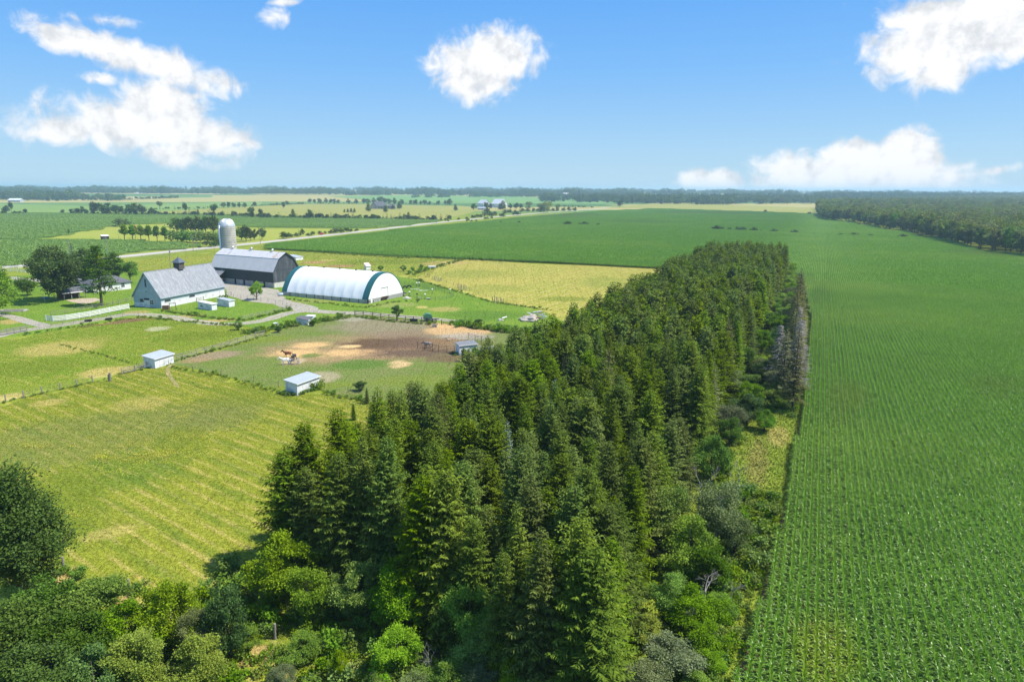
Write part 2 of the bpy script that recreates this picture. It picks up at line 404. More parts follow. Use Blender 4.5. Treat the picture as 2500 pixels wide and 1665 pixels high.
nearcol = q.mix(q.math('MULTIPLY', q.rng(q.noise(P2, 0.35, 4), 0.55, 0.7), 0.5), nearcol, LUSH)
col = q.mix(q.rng(X[1], 900, 1300), nearcol, farcol)
col = q.mix(0.45, col, q.mix(q.rng(n3, 0.3, 0.7), (0.5, 0.5, 0.5), (1.5, 1.5, 1.4)), 'MULTIPLY')
q.put(b.inputs['Base Color'], col); b.inputs['Roughness'].default_value = 0.95; b.inputs['Specular IOR Level'].default_value = 0.1
bp = q.node('ShaderNodeBump'); bp.inputs['Strength'].default_value = 0.5; bp.inputs['Distance'].default_value = 0.15
q.put(bp.inputs['Height'], n3); q.l.new(bp.outputs[0], b.inputs['Normal'])
ys = [-400, 0, 200, 600, 1000, 1400] + list(range(1700, 5300, 150)) + [5600, 6000, 7000, 8000, 9500, 11000, 14000]
xs = list(range(-9000, 9001, 600))
gv = [(x, y, terr(x, y)) for y in ys for x in xs]; nx = len(xs)
gf = [(j * nx + i, j * nx + i + 1, (j + 1) * nx + i + 1, (j + 1) * nx + i) for j in range(len(ys) - 1) for i in range(nx - 1)]
tag(MB().add(gv, gf).build('ground', m_ground), 'grassy farmland reaching to the horizon', None, None, 'structure')

# mown hay meadow in the foreground
hay_ang = gdir((187, 1276), (408, 1418))
m_hay = ground_mat('mown_meadow', GRN2, (0.24, 0.26, 0.028), GRN, 0.035, 0.35, 2.2,
    stripes=[(hay_ang, 1.9, STRAW, 0.5, 0.4), (hay_ang - .03, 1.2, HAYG, 0.3, 0.4), (hay_ang + .02, 4.8, (0.11, 0.175, 0.018), 0.5, 0.3)],
    blobs=[px_blob(200, 1065, 330, 55, SAGE, .55, .5), px_blob(520, 1010, 120, 40, SAGE, .5, .45), px_blob(330, 1140, 120, 45, LUSH, .5, .5),
           px_blob(160, 1230, 90, 90, GRN, .5, .85), px_blob(440, 1080, 60, 40, GRN, .5, .7), px_blob(640, 960, 150, 25, GRN, .5, .5),
           px_blob(345, 985, 60, 16, STRAW, .5, .35), px_blob(120, 983, 40, 8, STRAW, .5, .5), px_blob(270, 1300, 60, 14, STRAW, .5, .4),
           px_blob(130, 1410, 55, 22, DRY, .4, .8), px_blob(305, 1462, 30, 10, DRY, .4, .8), px_blob(620, 1600, 45, 25, DRY, .5, .8)], bump=0.7)
hay_poly = px((-300, 1060), (0, 988), (140, 955), (265, 928), (300, 912), (405, 890), (560, 925), (690, 965), (790, 955), (900, 985), (1000, 990)) + \
    [st(76, -38), st(40, -30), st(36, -20), Vector((-30, 30, 0)), Vector((-75, 30, 0)), Vector((-90, 60, 0))]
sheet('hay_meadow', hay_poly, m_hay, 0.012, 'mown hay meadow with straw-coloured lines in front of the sheds', 0.5, 4)

# two pastures on the left
m_past = ground_mat('pasture', (0.16, 0.235, 0.02), (0.195, 0.25, 0.024), (0.25, 0.26, 0.04), 0.04, 0.3, 2.0,
    stripes=[(gdir((60, 850), (240, 890)), 3.0, STRAW, 0.3, 0.6)],
    blobs=[px_blob(150, 850, 90, 16, STRAW, .5, .6), px_blob(260, 908, 60, 12, STRAW, .4, .7), px_blob(20, 975, 40, 14, STRAW, .4, .7),
           px_blob(240, 788, 110, 7, DIRT, .35, .95, .4), px_blob(180, 797, 60, 5, (0.12, .075, .045), .4, .9), px_blob(385, 803, 28, 5, (0.42, 0.42, 0.25), .4, .8),
           px_blob(230, 830, 40, 9, HAYG, .5, .7), px_blob(480, 820, 80, 10, GRN, .5, .6), px_blob(60, 900, 120, 18, GRN, .5, .6)])
sheet('pasture', px((-300, 1050), (0, 983), (140, 950), (265, 922), (300, 905), (430, 876), (560, 845), (650, 815), (600, 800), (470, 787), (340, 775), (200, 800), (60, 822), (-300, 850)),
      m_past, 0.016, 'green pasture with worn patches left of the paddock', 0.4, 4)
# horse paddock
m_padk = ground_mat('paddock_earth', (0.15, 0.185, 0.05), (0.125, 0.18, 0.03), (0.18, 0.175, 0.065), 0.05, 0.35, 2.6, fine_amt=0.75,
    blobs=[px_blob(870, 850, 190, 30, DIRT2, .7, .85, 1.1), px_blob(1015, 843, 150, 30, (.21, .135, .08), .6, .9, .9), px_blob(960, 795, 150, 22, (.24, .2, .13), .5, .8),
           px_blob(925, 838, 85, 15, MUD, .7, .85, 1.1), px_blob(1020, 862, 95, 10, (.11, .075, .05), .5, .8, 1.1), px_blob(1010, 835, 60, 14, (.13, .085, .055), .6, .75, 1.2), px_blob(980, 815, 110, 10, (.22, .16, .10), .6, .7, 1.2), px_blob(1110, 875, 80, 10, (.14, .09, .055), .5, .8),
           px_blob(760, 843, 42, 7, SAND, .7, .9, 1.0), px_blob(720, 862, 55, 9, SAND, .7, .85, 1.0), px_blob(840, 862, 58, 9, SAND, .8, .8, 1.1), px_blob(855, 846, 26, 4, (.6, .43, .2), .4, .9),
           px_blob(970, 889, 32, 9, (.5, .36, .18), .45, .9), px_blob(715, 882, 30, 8, (.42, .33, .2), .35, .9), px_blob(790, 920, 40, 14, (.36, .3, .2), .5, .7),
           px_blob(1125, 805, 85, 16, (.46, .31, .15), .3, 1.0, .3), px_blob(1130, 822, 70, 9, (.33, .29, .23), .5, .8), px_blob(1085, 832, 45, 7, DIRT, .5, .8), px_blob(1120, 793, 70, 8, SAND, .5, .7),
           px_blob(860, 780, 40, 5, (.3, .28, .2), .5, .8), px_blob(520, 868, 70, 9, (.27, .2, .13), .5, .8), px_blob(480, 880, 40, 5, DIRT2, .5, .7),
           px_blob(880, 890, 75, 12, LUSH, .5, .8), px_blob(760, 868, 25, 5, LUSH, .5, .7), px_blob(640, 830, 80, 8, GRN, .5, .7), px_blob(700, 950, 200, 10, GRN, .5, .7), px_blob(1000, 930, 100, 14, GRN, .5, .5)])
sheet('paddock', px((405, 888), (430, 880), (560, 850), (660, 812), (760, 785), (850, 766), (1000, 783), (1100, 792), (1180, 800), (1280, 815)) + [st(118, -46), st(80, -47)] + px((1000, 985), (900, 982), (790, 952), (690, 962), (560, 920)),
      m_padk, 0.020, 'trodden earth horse paddock with sandy patches', 0.4, 3)
# lawn round the house and barns
m_lawn = ground_mat('lawn', (0.125, 0.225, 0.02), (0.155, 0.24, 0.025), (0.19, 0.25, 0.035), 0.05, 0.3, 2.4,
    blobs=[px_blob(1085, 755, 40, 6, (.36, .3, .1), .5, .7), px_blob(1030, 750, 14, 3, STRAW, .5, .8), px_blob(960, 745, 60, 6, (.26, .27, .08), .5, .6), px_blob(760, 735, 110, 6, (.22, .24, .06), .5, .7),
           px_blob(430, 775, 60, 4, DRY, .5, .6), px_blob(505, 785, 70, 4, DRY, .5, .7), px_blob(330, 763, 30, 4, DRY, .5, .6), px_blob(30, 785, 28, 6, DRY, .5, .7),
           px_blob(1010, 665, 80, 4, (.3, .27, .1), .5, .7), px_blob(1180, 770, 90, 12, LUSH, .5, .6), px_blob(1030, 700, 60, 10, LUSH, .5, .5)])
sheet('lawn', px((-300, 850), (60, 820), (200, 797), (340, 772), (470, 784), (600, 797), (660, 806), (760, 782), (850, 763), (1000, 780), (1180, 797), (1300, 812), (1420, 800)) + [st(170, -47)] +
      px((1290, 752), (1200, 735), (1100, 705), (1010, 680), (930, 665), (700, 655), (560, 655), (300, 662), (-300, 690)), m_lawn, 0.008, 'short green lawn around the barns', 0.4, 6)
m_far_past = ground_mat('rough_pasture', (0.22, 0.27, 0.03), (0.27, 0.29, 0.042), (0.31, 0.295, 0.06), 0.02, 0.12, 1.2,
    blobs=[px_blob(770, 641, 30, 3, (.4, .24, .12), .5, .8), px_blob(830, 650, 40, 3, (.34, .2, .1), .5, .8), px_blob(800, 636, 20, 2, STRAW, .5, .7), px_blob(950, 640, 120, 6, GRN, .6, .6), px_blob(1090, 645, 60, 8, DRY, .5, .5)])
sheet('rough_pasture', px((300, 664), (560, 657), (700, 657), (930, 668), (1010, 682), (1120, 630), (1000, 630), (680, 608), (640, 598), (560, 612), (430, 625), (300, 640)), m_far_past, 0.014, 'rough yellow-green pasture between the barns and the road', 0.6, 8)
# second hay field, straw yellow
hay2_ang = gdir((1250, 735), (1500, 665))
m_hay2 = ground_mat('cut_hayfield', (0.36, 0.325, 0.065), (0.30, 0.305, 0.05), (0.43, 0.36, 0.10), 0.03, 0.2, 1.2,
    stripes=[(hay2_ang, 5.0, (0.42, 0.34, 0.12), 0.65, 0.3), (hay2_ang, 2.6, (0.20, 0.235, 0.035), 0.65, 0.45)],
    blobs=[px_blob(1150, 670, 90, 10, (.22, .25, .04), .6, .6), px_blob(1190, 705, 90, 10, (.24, .26, .045), .6, .6), px_blob(1480, 690, 60, 14, (.21, .25, .04), .6, .5), px_blob(1380, 730, 60, 6, GRN, .6, .7), px_blob(1090, 642, 60, 4, DRY, .5, .6)])
sheet('cut_hayfield', px((1120, 630), (1180, 634), (1300, 645), (1450, 648), (1600, 655)) + [st(300, -52), st(165, -49)] + px((1310, 752), (1200, 735), (1100, 705), (1010, 680)), m_hay2, 0.018, 'cut yellow hay field with mowing lines behind the spruces', 0.5, 6)
# grassy strip between the spruces and the maize, with bare earth at the maize edge
m_strip = ground_mat('verge', (0.175, 0.245, 0.025), (0.215, 0.26, 0.03), (0.14, 0.2, 0.02), 0.1, 0.5, 3.0,
    blobs=[px_blob(1848, 1130, 24, 60, (.28, .2, .08), .9, .45, 1.6), px_blob(1900, 1065, 25, 25, STRAW, .5, .5)])
sheet('verge', [st(20, -16), st(20, 0), st(140, 2), st(340, 2), st(340, -14), st(60, -14)], m_strip, 0.010, 'grassy verge between the spruces and the maize', 0.3, 5)
m_floor = ground_mat('needle_litter', (0.075, 0.05, 0.03), (0.10, 0.07, 0.04), (0.05, 0.06, 0.02), 0.1, 0.5, 3.0)
sheet('plantation_floor', [st(50, -46), st(37, -12), st(338, -12), st(338, -50)], m_floor, 0.022, 'dark needle litter under the spruces', 0.3, 5)
m_soil = ground_mat('field_soil', (0.16, 0.10, 0.06), (0.20, 0.135, 0.08), (0.11, 0.07, 0.045), 0.1, 0.5, 4.0)
edge_t = [(18, -4.2), (45, -3.3), (60, -2.2), (80, -1.2), (113, -0.6), (140, 0.0), (211, -0.3), (261, -2.8), (335, -6.0)]
def corn_edge(s):
    for (a, b_), (c, d) in zip(edge_t, edge_t[1:]):
        if s <= c: return b_ + (d - b_) * max(0, (s - a)) / (c - a)
    return edge_t[-1][1]
sheet('field_soil', [st(s, t + .2) for s, t in edge_t] + [st(s, t + 7) for s, t in reversed(edge_t)], m_soil, 0.020, 'bare brown soil along the edge of the maize', 0.15, 2.5)

# crop fields: sheets below, plants come later
m_crop = ground_mat('crop_ground', (0.08, 0.16, 0.025), (0.09, 0.17, 0.03), (0.10, 0.13, 0.035), 0.01, 0.08, 0.8)
MAIZE = [st(s, t + .6) for s, t in edge_t] + px((1600, 652), (1450, 645), (1300, 640), (1150, 634), (1000, 628), (850, 620), (680, 606), (645, 601)) + [at(*p, 1.7) for p in ((717, 589), (799, 579.5), (908, 567.5), (1043, 552.5), (1136, 544.5), (1260, 531), (1380, 521.5), (1480, 514))] + px((1600, 511), (1800, 517), (1995, 524),
        (2010, 533), (2080, 544), (2150, 558), (2220, 570), (2290, 585), (2345, 601), (2410, 613), (2500, 628), (2650, 655)) + [Vector((330, 240, 0)), Vector((150, 60, 0)), st(18, 60)]
o = sheet('maize_field', MAIZE, m_crop, 0.016, 'dark ground under the great maize field')
SOY1 = px((-200, 668), (0, 648), (200, 630), (330, 617), (430, 606), (450, 602), (440, 597), (400, 592), (300, 588), (200, 585), (100, 586), (0, 590), (-200, 600))
SOY2 = px((-400, 590), (0, 587), (120, 581), (185, 568), (240, 557), (300, 549), (420, 546), (500, 543), (560, 548), (640, 556), (760, 557), (880, 558), (960, 553), (1065, 541), (1060, 537), (900, 533), (700, 529), (500, 524), (300, 521), (150, 521), (0, 521), (-400, 518))
sheet('soya_field', SOY1, m_crop, 0.02, 'green crop field across the road on the left')
sheet('crop_field', SOY2, m_crop, 0.024, 'wide green crop field beyond the road')
m_gold = ground_mat('golden_field', (0.27, 0.255, 0.06), (0.24, 0.245, 0.05), (0.21, 0.235, 0.045), 0.006, 0.03, 0.3)
sheet('meadow_band', px((185, 568), (240, 558), (300, 550), (420, 547), (500, 544), (560, 550), (640, 558), (760, 559), (880, 560), (960, 556), (860, 567), (760, 582), (640, 594), (560, 602), (470, 600), (400, 590), (300, 587), (200, 583), (120, 583)), m_far_past, 0.018, 'pale grassy land round the homestead trees across the road')
sheet('golden_meadow', px((370, 519), (520, 509), (640, 503), (760, 498), (900, 499), (1000, 501), (1125, 503), (1180, 508), (1150, 520), (1080, 536), (900, 531), (700, 527), (500, 522), (400, 521)), m_gold, 0.03, 'golden hay meadow round the far house')
sheet('golden_strip', px((1480, 508), (1620, 496), (1800, 501), (1995, 508), (1998, 523), (1800, 515), (1600, 509)), m_gold, 0.03, 'golden strip of field at the far end of the maize')
m_lgreen = ground_mat('light_field', (0.15, 0.24, 0.05), (0.18, 0.26, 0.06), (0.13, 0.22, 0.045), 0.006, 0.03, 0.3)
sheet('light_field', px((-300, 520), (0, 520), (230, 520), (370, 518), (520, 508), (640, 502), (640, 494), (400, 498), (220, 503), (0, 498), (-300, 498)), m_lgreen, 0.028, 'light green field behind the hedgerow')
sheet('wheat_strip', [at_terr(*p) for p in ((60, 478), (260, 488), (330, 488), (540, 481), (650, 478.5), (560, 476.5), (300, 476), (60, 476.5))], ground_mat('wheat', (.42, .33, .15), (.38, .31, .13), (.4, .34, .16), .006, .03, .3), 0.6, 'pale wheat strip below the far woods')
sheet('far_green_field', [at_terr(*p) for p in ((950, 493), (1100, 497), (1500, 499), (1560, 494), (1400, 488), (1000, 484), (800, 485))], ground_mat('far_green', (.13, .25, .06), (.15, .26, .07), (.11, .22, .05), .006, .03, .3), 0.5, 'green field in front of the far woods')

# roads and lanes
m_road = ground_mat('gravelled_road', (0.42, 0.40, 0.37), (0.37, 0.355, 0.33), (0.45, 0.43, 0.40), 0.03, 0.3, 2.0, bump=0.2, fine_amt=0.2)
m_lane = ground_mat('gravel_lane', (0.33, 0.30, 0.26), (0.38, 0.345, 0.30), (0.27, 0.24, 0.20), 0.06, 0.4, 3.0, bump=0.35, fine_amt=0.35)
m_soil_path = ground_mat('trodden_path', (0.36, 0.28, 0.15), (0.30, 0.25, 0.12), (0.22, 0.23, 0.06), 0.1, 0.6, 3.0)
m_shoulder = ground_mat('road_shoulder', (0.30, 0.29, 0.15), (0.24, 0.27, 0.08), (0.36, 0.33, 0.2), 0.05, 0.4, 2.0)
road_px = [(-500, 703), (-200, 674), (0, 653), (150, 640), (300, 626.5), (450, 611), (600, 596.5), (760, 579), (900, 563.5), (1050, 546), (1200, 531), (1330, 519.5), (1450, 511), (1560, 501), (1610, 496)]
road_pts = [at(*p) for p in road_px]
strip('road_verge', road_pts, 15.0, m_shoulder, 0.030, 'dry grass verge of the country road', 0.5)
strip('country_road', road_pts, 8.2, m_road, 0.045, 'pale country road running diagonally behind the farm')
strip('lane', [at(*p) for p in ((-80, 838), (40, 810), (130, 797), (240, 780), (320, 768), (400, 772), (480, 785), (560, 792), (640, 783), (700, 766), (760, 754), (700, 738), (660, 725))], 4.2, m_lane, 0.026, 'gravel farm lane curving past the grey barn', 0.2)
strip('lane', [at(*p) for p in ((690, 742), (740, 756), (800, 762), (880, 765), (960, 771), (1060, 779), (1130, 786))], [6.0, 3.0], m_lane, 0.030, 'gravel lane passing in front of the white fabric arena', 0.25)
strip('lane', [at(*p) for p in ((-60, 762), (20, 772), (70, 786), (110, 796))], 3.4, m_lane, 0.034, 'short gravel lane joining from the left edge', 0.2)
strip('driveway', [at(*p) for p in ((-200, 668), (-60, 672), (60, 682), (160, 692), (260, 700))], 5.0, m_lane, 0.024, 'grey driveway leading to the farmhouse', 0.1)
strip('footpath', [at(*p) for p in ((420, 891), (409, 903), (414, 917), (424, 931), (436, 945))], [1.0, .6], m_soil_path, 0.030, 'narrow trodden path from the gate into the meadow', 0.08)
strip('lane_grass', [at(*p) for p in ((-80, 838), (40, 810), (130, 797), (240, 780), (320, 768), (400, 772), (480, 785), (560, 792), (640, 783), (690, 769))], .7, m_shoulder, 0.031, 'strip of worn grass between the wheel tracks of the lane', 0.2)
strip('lane_grass', [at(*p) for p in ((800, 762), (880, 765), (960, 771), (1060, 779), (1130, 786))], .8, m_shoulder, 0.035, 'strip of worn grass along the arena lane', 0.25)
sheet('farmyard', px((545, 690), (600, 694), (680, 708), (690, 722), (715, 745), (660, 742), (600, 735), (556, 722), (550, 705)), m_lane, 0.038, 'gravel farmyard between the black barn and the grey barn', 0.3, 2)

# ------------------------------------------------------------------ building materials
m_white = pmat('white_paint', (0.72, 0.73, 0.74), (0.62, 0.64, 0.66), 2.0, 0.6, 0.1, c3=(0.5, 0.51, 0.5), s3=0.6)
m_whiteb = pmat('white_boards', (0.70, 0.72, 0.74), (0.6, 0.62, 0.65), 1.5, 0.6, 0.4, corr=(0, 4.0), c3=(0.45, 0.47, 0.48), s3=0.7)
m_bluegrey = pmat('grey_blue_boards', (0.33, 0.42, 0.50), (0.29, 0.375, 0.45), 1.2, 0.65, 0.5, corr=(0, 4.5), c3=(0.40, 0.48, 0.55), s3=0.5)
m_bluegrey_y = pmat('grey_blue_boards_side', (0.40, 0.47, 0.53), (0.35, 0.42, 0.48), 1.2, 0.65, 0.5, corr=(1, 4.5))
m_whiteb_y = pmat('white_boards_side', (0.72, 0.73, 0.74), (0.62, 0.64, 0.66), 1.5, 0.6, 0.4, corr=(1, 4.0), c3=(0.5, 0.51, 0.52), s3=0.6)
m_black = pmat('black_boards', (0.022, 0.027, 0.038), (0.03, 0.036, 0.048), 1.2, 0.6, 0.5, corr=(0, 4.0))
m_black_g = pmat('sunlit_weathered_boards', (0.062, 0.07, 0.085), (0.045, 0.052, 0.065), 1.5, 0.7, 0.6, stretch=(1, 1, .25), corr=(1, 4.0), c3=(0.10, 0.11, 0.125), s3=0.6)  # gable boards: sunlight put into a greyer tone of the black boards
m_stone = pmat('fieldstone', (0.40, 0.38, 0.35), (0.27, 0.26, 0.24), 1.6, 0.9, 0.8, c3=(0.47, 0.46, 0.43), s3=0.5, bdist=0.05)
m_concrete = pmat('concrete', (0.43, 0.42, 0.40), (0.36, 0.355, 0.34), 0.9, 0.9, 0.3, c3=(0.27, 0.26, 0.25), s3=0.5)
m_dark = pmat('dark_opening', (0.012, 0.012, 0.014), None, 2, 0.8, 0)
m_glass, q, b, out = new_mat('window_glass'); b.inputs['Base Color'].default_value = (0.03, 0.04, 0.05, 1); b.inputs['Roughness'].default_value = 0.08
m_slate = pmat('dark_shingles', (0.11, 0.115, 0.13), (0.085, 0.09, 0.10), 2.5, 0.8, 0.5, corr=(1, 5.0))
m_metal_dark = pmat('dark_iron', (0.03, 0.032, 0.035), None, 4, 0.5, 0.1, metal=0.6)
m_galv = pmat('galvanised_sheet', (0.55, 0.58, 0.61), (0.45, 0.48, 0.51), 0.8, 0.35, 0.25, metal=0.6, corr=(0, 3.0), c3=(0.50, 0.44, 0.38), s3=0.5)
m_greyroof = pmat('grey_sheet_roof', (0.44, 0.48, 0.52), (0.40, 0.44, 0.48), 1.0, 0.45, 0.3, corr=(0, 5.0), metal=0.2)
m_darkroof = pmat('grey_felt_roof', (0.15, 0.16, 0.18), (0.19, 0.20, 0.22), 1.2, 0.85, 0.3)
def roof_mat(name, a, b_, c, axis, ribs, streak):
    """weathered sheet metal: every sheet a little different, streaks down the slope"""
    m, q, bs, out = new_mat(name); t = q.node('ShaderNodeTexCoord').outputs['Object']; X = q.sep(t)
    i = q.math('FLOOR', q.math('MULTIPLY', X[axis], ribs)); wn = q.node('ShaderNodeTexWhiteNoise', noise_dimensions='1D'); q.put(wn.inputs['W'], i)
    col = q.mix(wn.outputs[0], a, b_)
    vec = q.mapping(t, scale=(1.0, 3.0, 0.35) if axis == 1 else (3.0, 1.0, 0.35), typ='POINT')
    n = q.noise(vec, streak, 6, 0.7); col = q.mix(q.rng(n, 0.50, 0.64), col, c)
    n2 = q.noise(t, 7.0, 5, 0.75); col = q.mix(q.math('MULTIPLY', q.rng(n2, 0.42, 0.7), 0.45), col, tuple(min(1, x * 1.5) for x in c))
    q.put(bs.inputs['Base Color'], col); bs.inputs['Roughness'].default_value = 0.5; bs.inputs['Metallic'].default_value = 0.12
    w = q.rng(q.math('ABSOLUTE', q.math('SINE', q.math('MULTIPLY', X[axis], ribs * math.pi))), 0, 0.3)
    bp = q.node('ShaderNodeBump'); bp.inputs['Strength'].default_value = 0.5; bp.inputs['Distance'].default_value = 0.04; q.put(bp.inputs['Height'], w); q.l.new(bp.outputs[0], bs.inputs['Normal'])
    return m
m_roof1 = roof_mat('weathered_metal_roof', (0.15, 0.165, 0.185), (0.205, 0.22, 0.24), (0.32, 0.335, 0.345), 1, 1.35, 0.9)
m_roof2 = roof_mat('pale_metal_roof', (0.54, 0.535, 0.53), (0.60, 0.59, 0.585), (0.44, 0.43, 0.42), 0, 1.2, 0.6)
m_rust = pmat('rusty_sheet', (0.36, 0.24, 0.17), (0.55, 0.50, 0.46), 3, 0.7, 0.2)
m_fabric, q, b, out = new_mat('white_fabric'); b.inputs['Base Color'].default_value = (0.80, 0.81, 0.81, 1); b.inputs['Roughness'].default_value = 0.45
X = q.sep(q.node('ShaderNodeTexCoord').outputs['Object'])
nz = q.noise(q.comb(q.math('MULTIPLY', X[0], 3.0), 0.0, q.math('MULTIPLY', X[2], .3)), 1.0, 3)
q.put(b.inputs['Base Color'], q.mix(q.math('MULTIPLY', q.rng(nz, 0.4, 0.7), 0.35), (0.82, 0.83, 0.83), (0.70, 0.72, 0.72)))
m_green = pmat('green_fabric', (0.017, 0.115, 0.125), (0.015, 0.10, 0.11), 1.0, 0.5, 0.05)
m_block = pmat('stone_blocks', (0.25, 0.25, 0.25), (0.36, 0.36, 0.355), 2.2, 0.9, 0.8, bdist=0.06)
m_cstave = pmat('concrete_staves', (0.50, 0.47, 0.41), (0.43, 0.41, 0.36), 2.0, 0.9, 0.3, c3=(0.33, 0.315, 0.28), s3=0.4)
m_wood_grey = pmat('weathered_wood', (0.27, 0.25, 0.22), (0.20, 0.185, 0.16), 6.0, 0.9, 0.4, stretch=(1, 1, .2))
m_wood_brown = pmat('brown_wood', (0.16, 0.085, 0.05), (0.11, 0.06, 0.035), 5.0, 0.85, 0.4)
m_plank_white = pmat('white_plank', (0.74, 0.74, 0.73), (0.64, 0.64, 0.63), 3.0, 0.6, 0.1)

def frame_at(O, ux):
    """thing frame: local X along ux, local Y to the left of it"""
    return math.atan2(ux.y, ux.x)
def unit(v): v = Vector((v.x, v.y, 0)); v.normalize(); return v
def window(parent, c, w, h, face, frame_mat, name='window', cross=True, depth=0.06):
    """window set on a wall; face = outward axis '-Y', '+X', '-X'"""
    fx = {'-Y': (0, -1), '+Y': (0, 1), '+X': (1, 0), '-X': (-1, 0)}[face]
    horiz = face in ('-Y', '+Y')
    def bx(mb, dx, dz, sx, sz, d, off):
        if horiz: mb.box((c[0] + dx, c[1] + fx[1] * off, c[2] + dz), (sx, d, sz))
        else: mb.box((c[0] + fx[0] * off, c[1] + dx, c[2] + dz), (d, sx, sz))
    gl = MB(); bx(gl, 0, 0, w, h, 0.04, 0.012); o = gl.build(name, m_glass, parent)
    fr = MB(); t = 0.09
    bx(fr, 0, h / 2 + t / 2, w + 2 * t, t, depth, 0.03); bx(fr, 0, -h / 2 - t / 2, w + 2 * t, t, depth * 1.3, 0.04)
    bx(fr, -w / 2 - t / 2, 0, t, h, depth, 0.03); bx(fr, w / 2 + t / 2, 0, t, h, depth, 0.03)
    if cross: bx(fr, 0, 0, 0.05, h, depth * .7, 0.03); bx(fr, 0, 0, w, 0.05, depth * .6, 0.03)
    fr.build('frame', frame_mat, o); return o

# ------------------------------------------------------------------ grey-blue gable barn with cupola
A_, B_, C_ = at(327, 749), at(395, 753), at(551, 721)
yv = unit(C_ - B_); xv = Vector((yv.y, -yv.x, 0)); BW, BL = 10.5, 28.3; EV, AP = 3.75, 10.9
O = B_ - xv * BW
barn = thing('gable_barn', 'grey-blue gable barn with weathered metal roof and a cupola', 'barn', O, frame_at(O, xv))
H1 = 1.9
lw = MB().box((0.06, BL / 2, 0.95), (0.12, BL, 1.9)).box((BW / 2, BL - .06, .95), (BW - .26, .12, 1.9)).build('lower_wall', m_whiteb, barn)
MB().box((BW - .06, BL / 2, H1 / 2), (0.12, BL - .01, H1)).build('lower_wall', m_whiteb_y, barn)['label'] = 'white painted lower half of the long wall'
MB().box((BW - .06, BL / 2, (H1 + EV) / 2), (0.125, BL, EV - H1)).build('upper_wall', m_bluegrey_y, barn)
MB().box((.06, BL / 2, (H1 + EV) / 2), (0.125, BL, EV - H1)).build('upper_wall', m_bluegrey_y, barn)
gp = [(0, 0.0), (BW, 0.0), (BW, EV), (BW / 2, AP - .12), (0, EV)]
MB().prism(gp, 'Y', -0.09, 0.06).build('gable_wall', m_bluegrey, barn)
MB().prism([(0, 1.9), (BW, 1.9), (BW, EV), (BW / 2, AP - .12), (0, EV)], 'Y', BL - .05, BL + .08).build('gable_wall', m_bluegrey, barn)
for sgn in (-1, 1):
    ov = 0.45; ex = BW / 2 + sgn * (BW / 2 + ov); sl = (AP - EV) / (BW / 2); ez = EV - ov * sl
    prof = [(ex, ez), (BW / 2, AP), (BW / 2, AP + .14), (ex, ez + .14)]
    r = MB().prism(prof, 'Y', -0.45, BL + .45).build('roof', m_roof1, barn)
    MB().prism([(ex + sgn * .02, ez - .12), (ex + sgn * .02, ez + .15), (ex + sgn * .06, ez + .15), (ex + sgn * .06, ez - .12)], 'Y', -0.45, BL + .45).build('eaves_board', m_bluegrey_y, r)
    MB().prism([(ex, ez - .16), (BW / 2, AP - .16), (BW / 2, AP + .15), (ex, ez + .15)], 'Y', -0.52, -.46).build('barge_board', m_bluegrey_y, r)
MB().box((BW / 2, BL / 2, AP + .15), (.3, BL + .9, .06)).build('ridge_cap', m_galv, barn)
d = MB().box((4.6, -.12, 1.15), (.96, .06, 2.3)).box((5.58, -.12, 1.15), (.96, .06, 2.3)).build('door', m_whiteb, barn); d['label'] = 'white double door'
MB().box((5.09, -.11, 2.62), (2.0, .05, .55)).build('door_opening', m_dark, barn)
MB().box((1.55, -.11, .75), (2.6, .04, 1.4)).build('white_panel', m_whiteb, barn)
MB().box((3.5, -.115, .9), (1.1, .04, 1.2)).build('white_panel', m_whiteb, barn)
window(barn, (3.1, -.10, 2.15), 1.3, 1.0, '-Y', m_bluegrey, cross=False); window(barn, (6.95, -.10, 1.75), 1.35, 1.35, '-Y', m_white)
window(barn, (5.25, -.10, 7.6), 0.55, 2.4, '-Y', m_bluegrey, cross=False)
MB().box((5.25, -.10, 5.0), (.35, .05, .3)).build('vent_hole', m_dark, barn)
for yy in (2.6, 13.0): window(barn, (BW, yy, 2.05), 2.5, 0.7, '+X', m_white, cross=False)
cu = MB().box((BW / 2, 14.2, AP + .65), (2.3, 2.3, 2.2)).build('cupola', pmat('cupola_slats', (0.10, 0.085, 0.075), (0.07, 0.065, 0.06), 4, 0.8, 0.5, corr=(2, 5.0)), barn)
MB().add([(BW / 2 - 1.6, 12.6, AP + 1.75), (BW / 2 + 1.6, 12.6, AP + 1.75), (BW / 2 + 1.6, 15.8, AP + 1.75), (BW / 2 - 1.6, 15.8, AP + 1.75), (BW / 2, 14.2, AP + 3.5)],
         [(0, 1, 4), (1, 2, 4), (2, 3, 4), (3, 0, 4), (3, 2, 1, 0)]).build('cupola_roof', pmat('cupola_metal', (0.10, 0.125, 0.16), (0.14, 0.165, 0.2), 2, 0.4, 0.1, metal=0.3), cu)
MB().tube([(BW / 2, 14.2, AP + 3.4), (BW / 2, 14.2, AP + 4.1)], .05, 6).build('finial', m_metal_dark, cu)

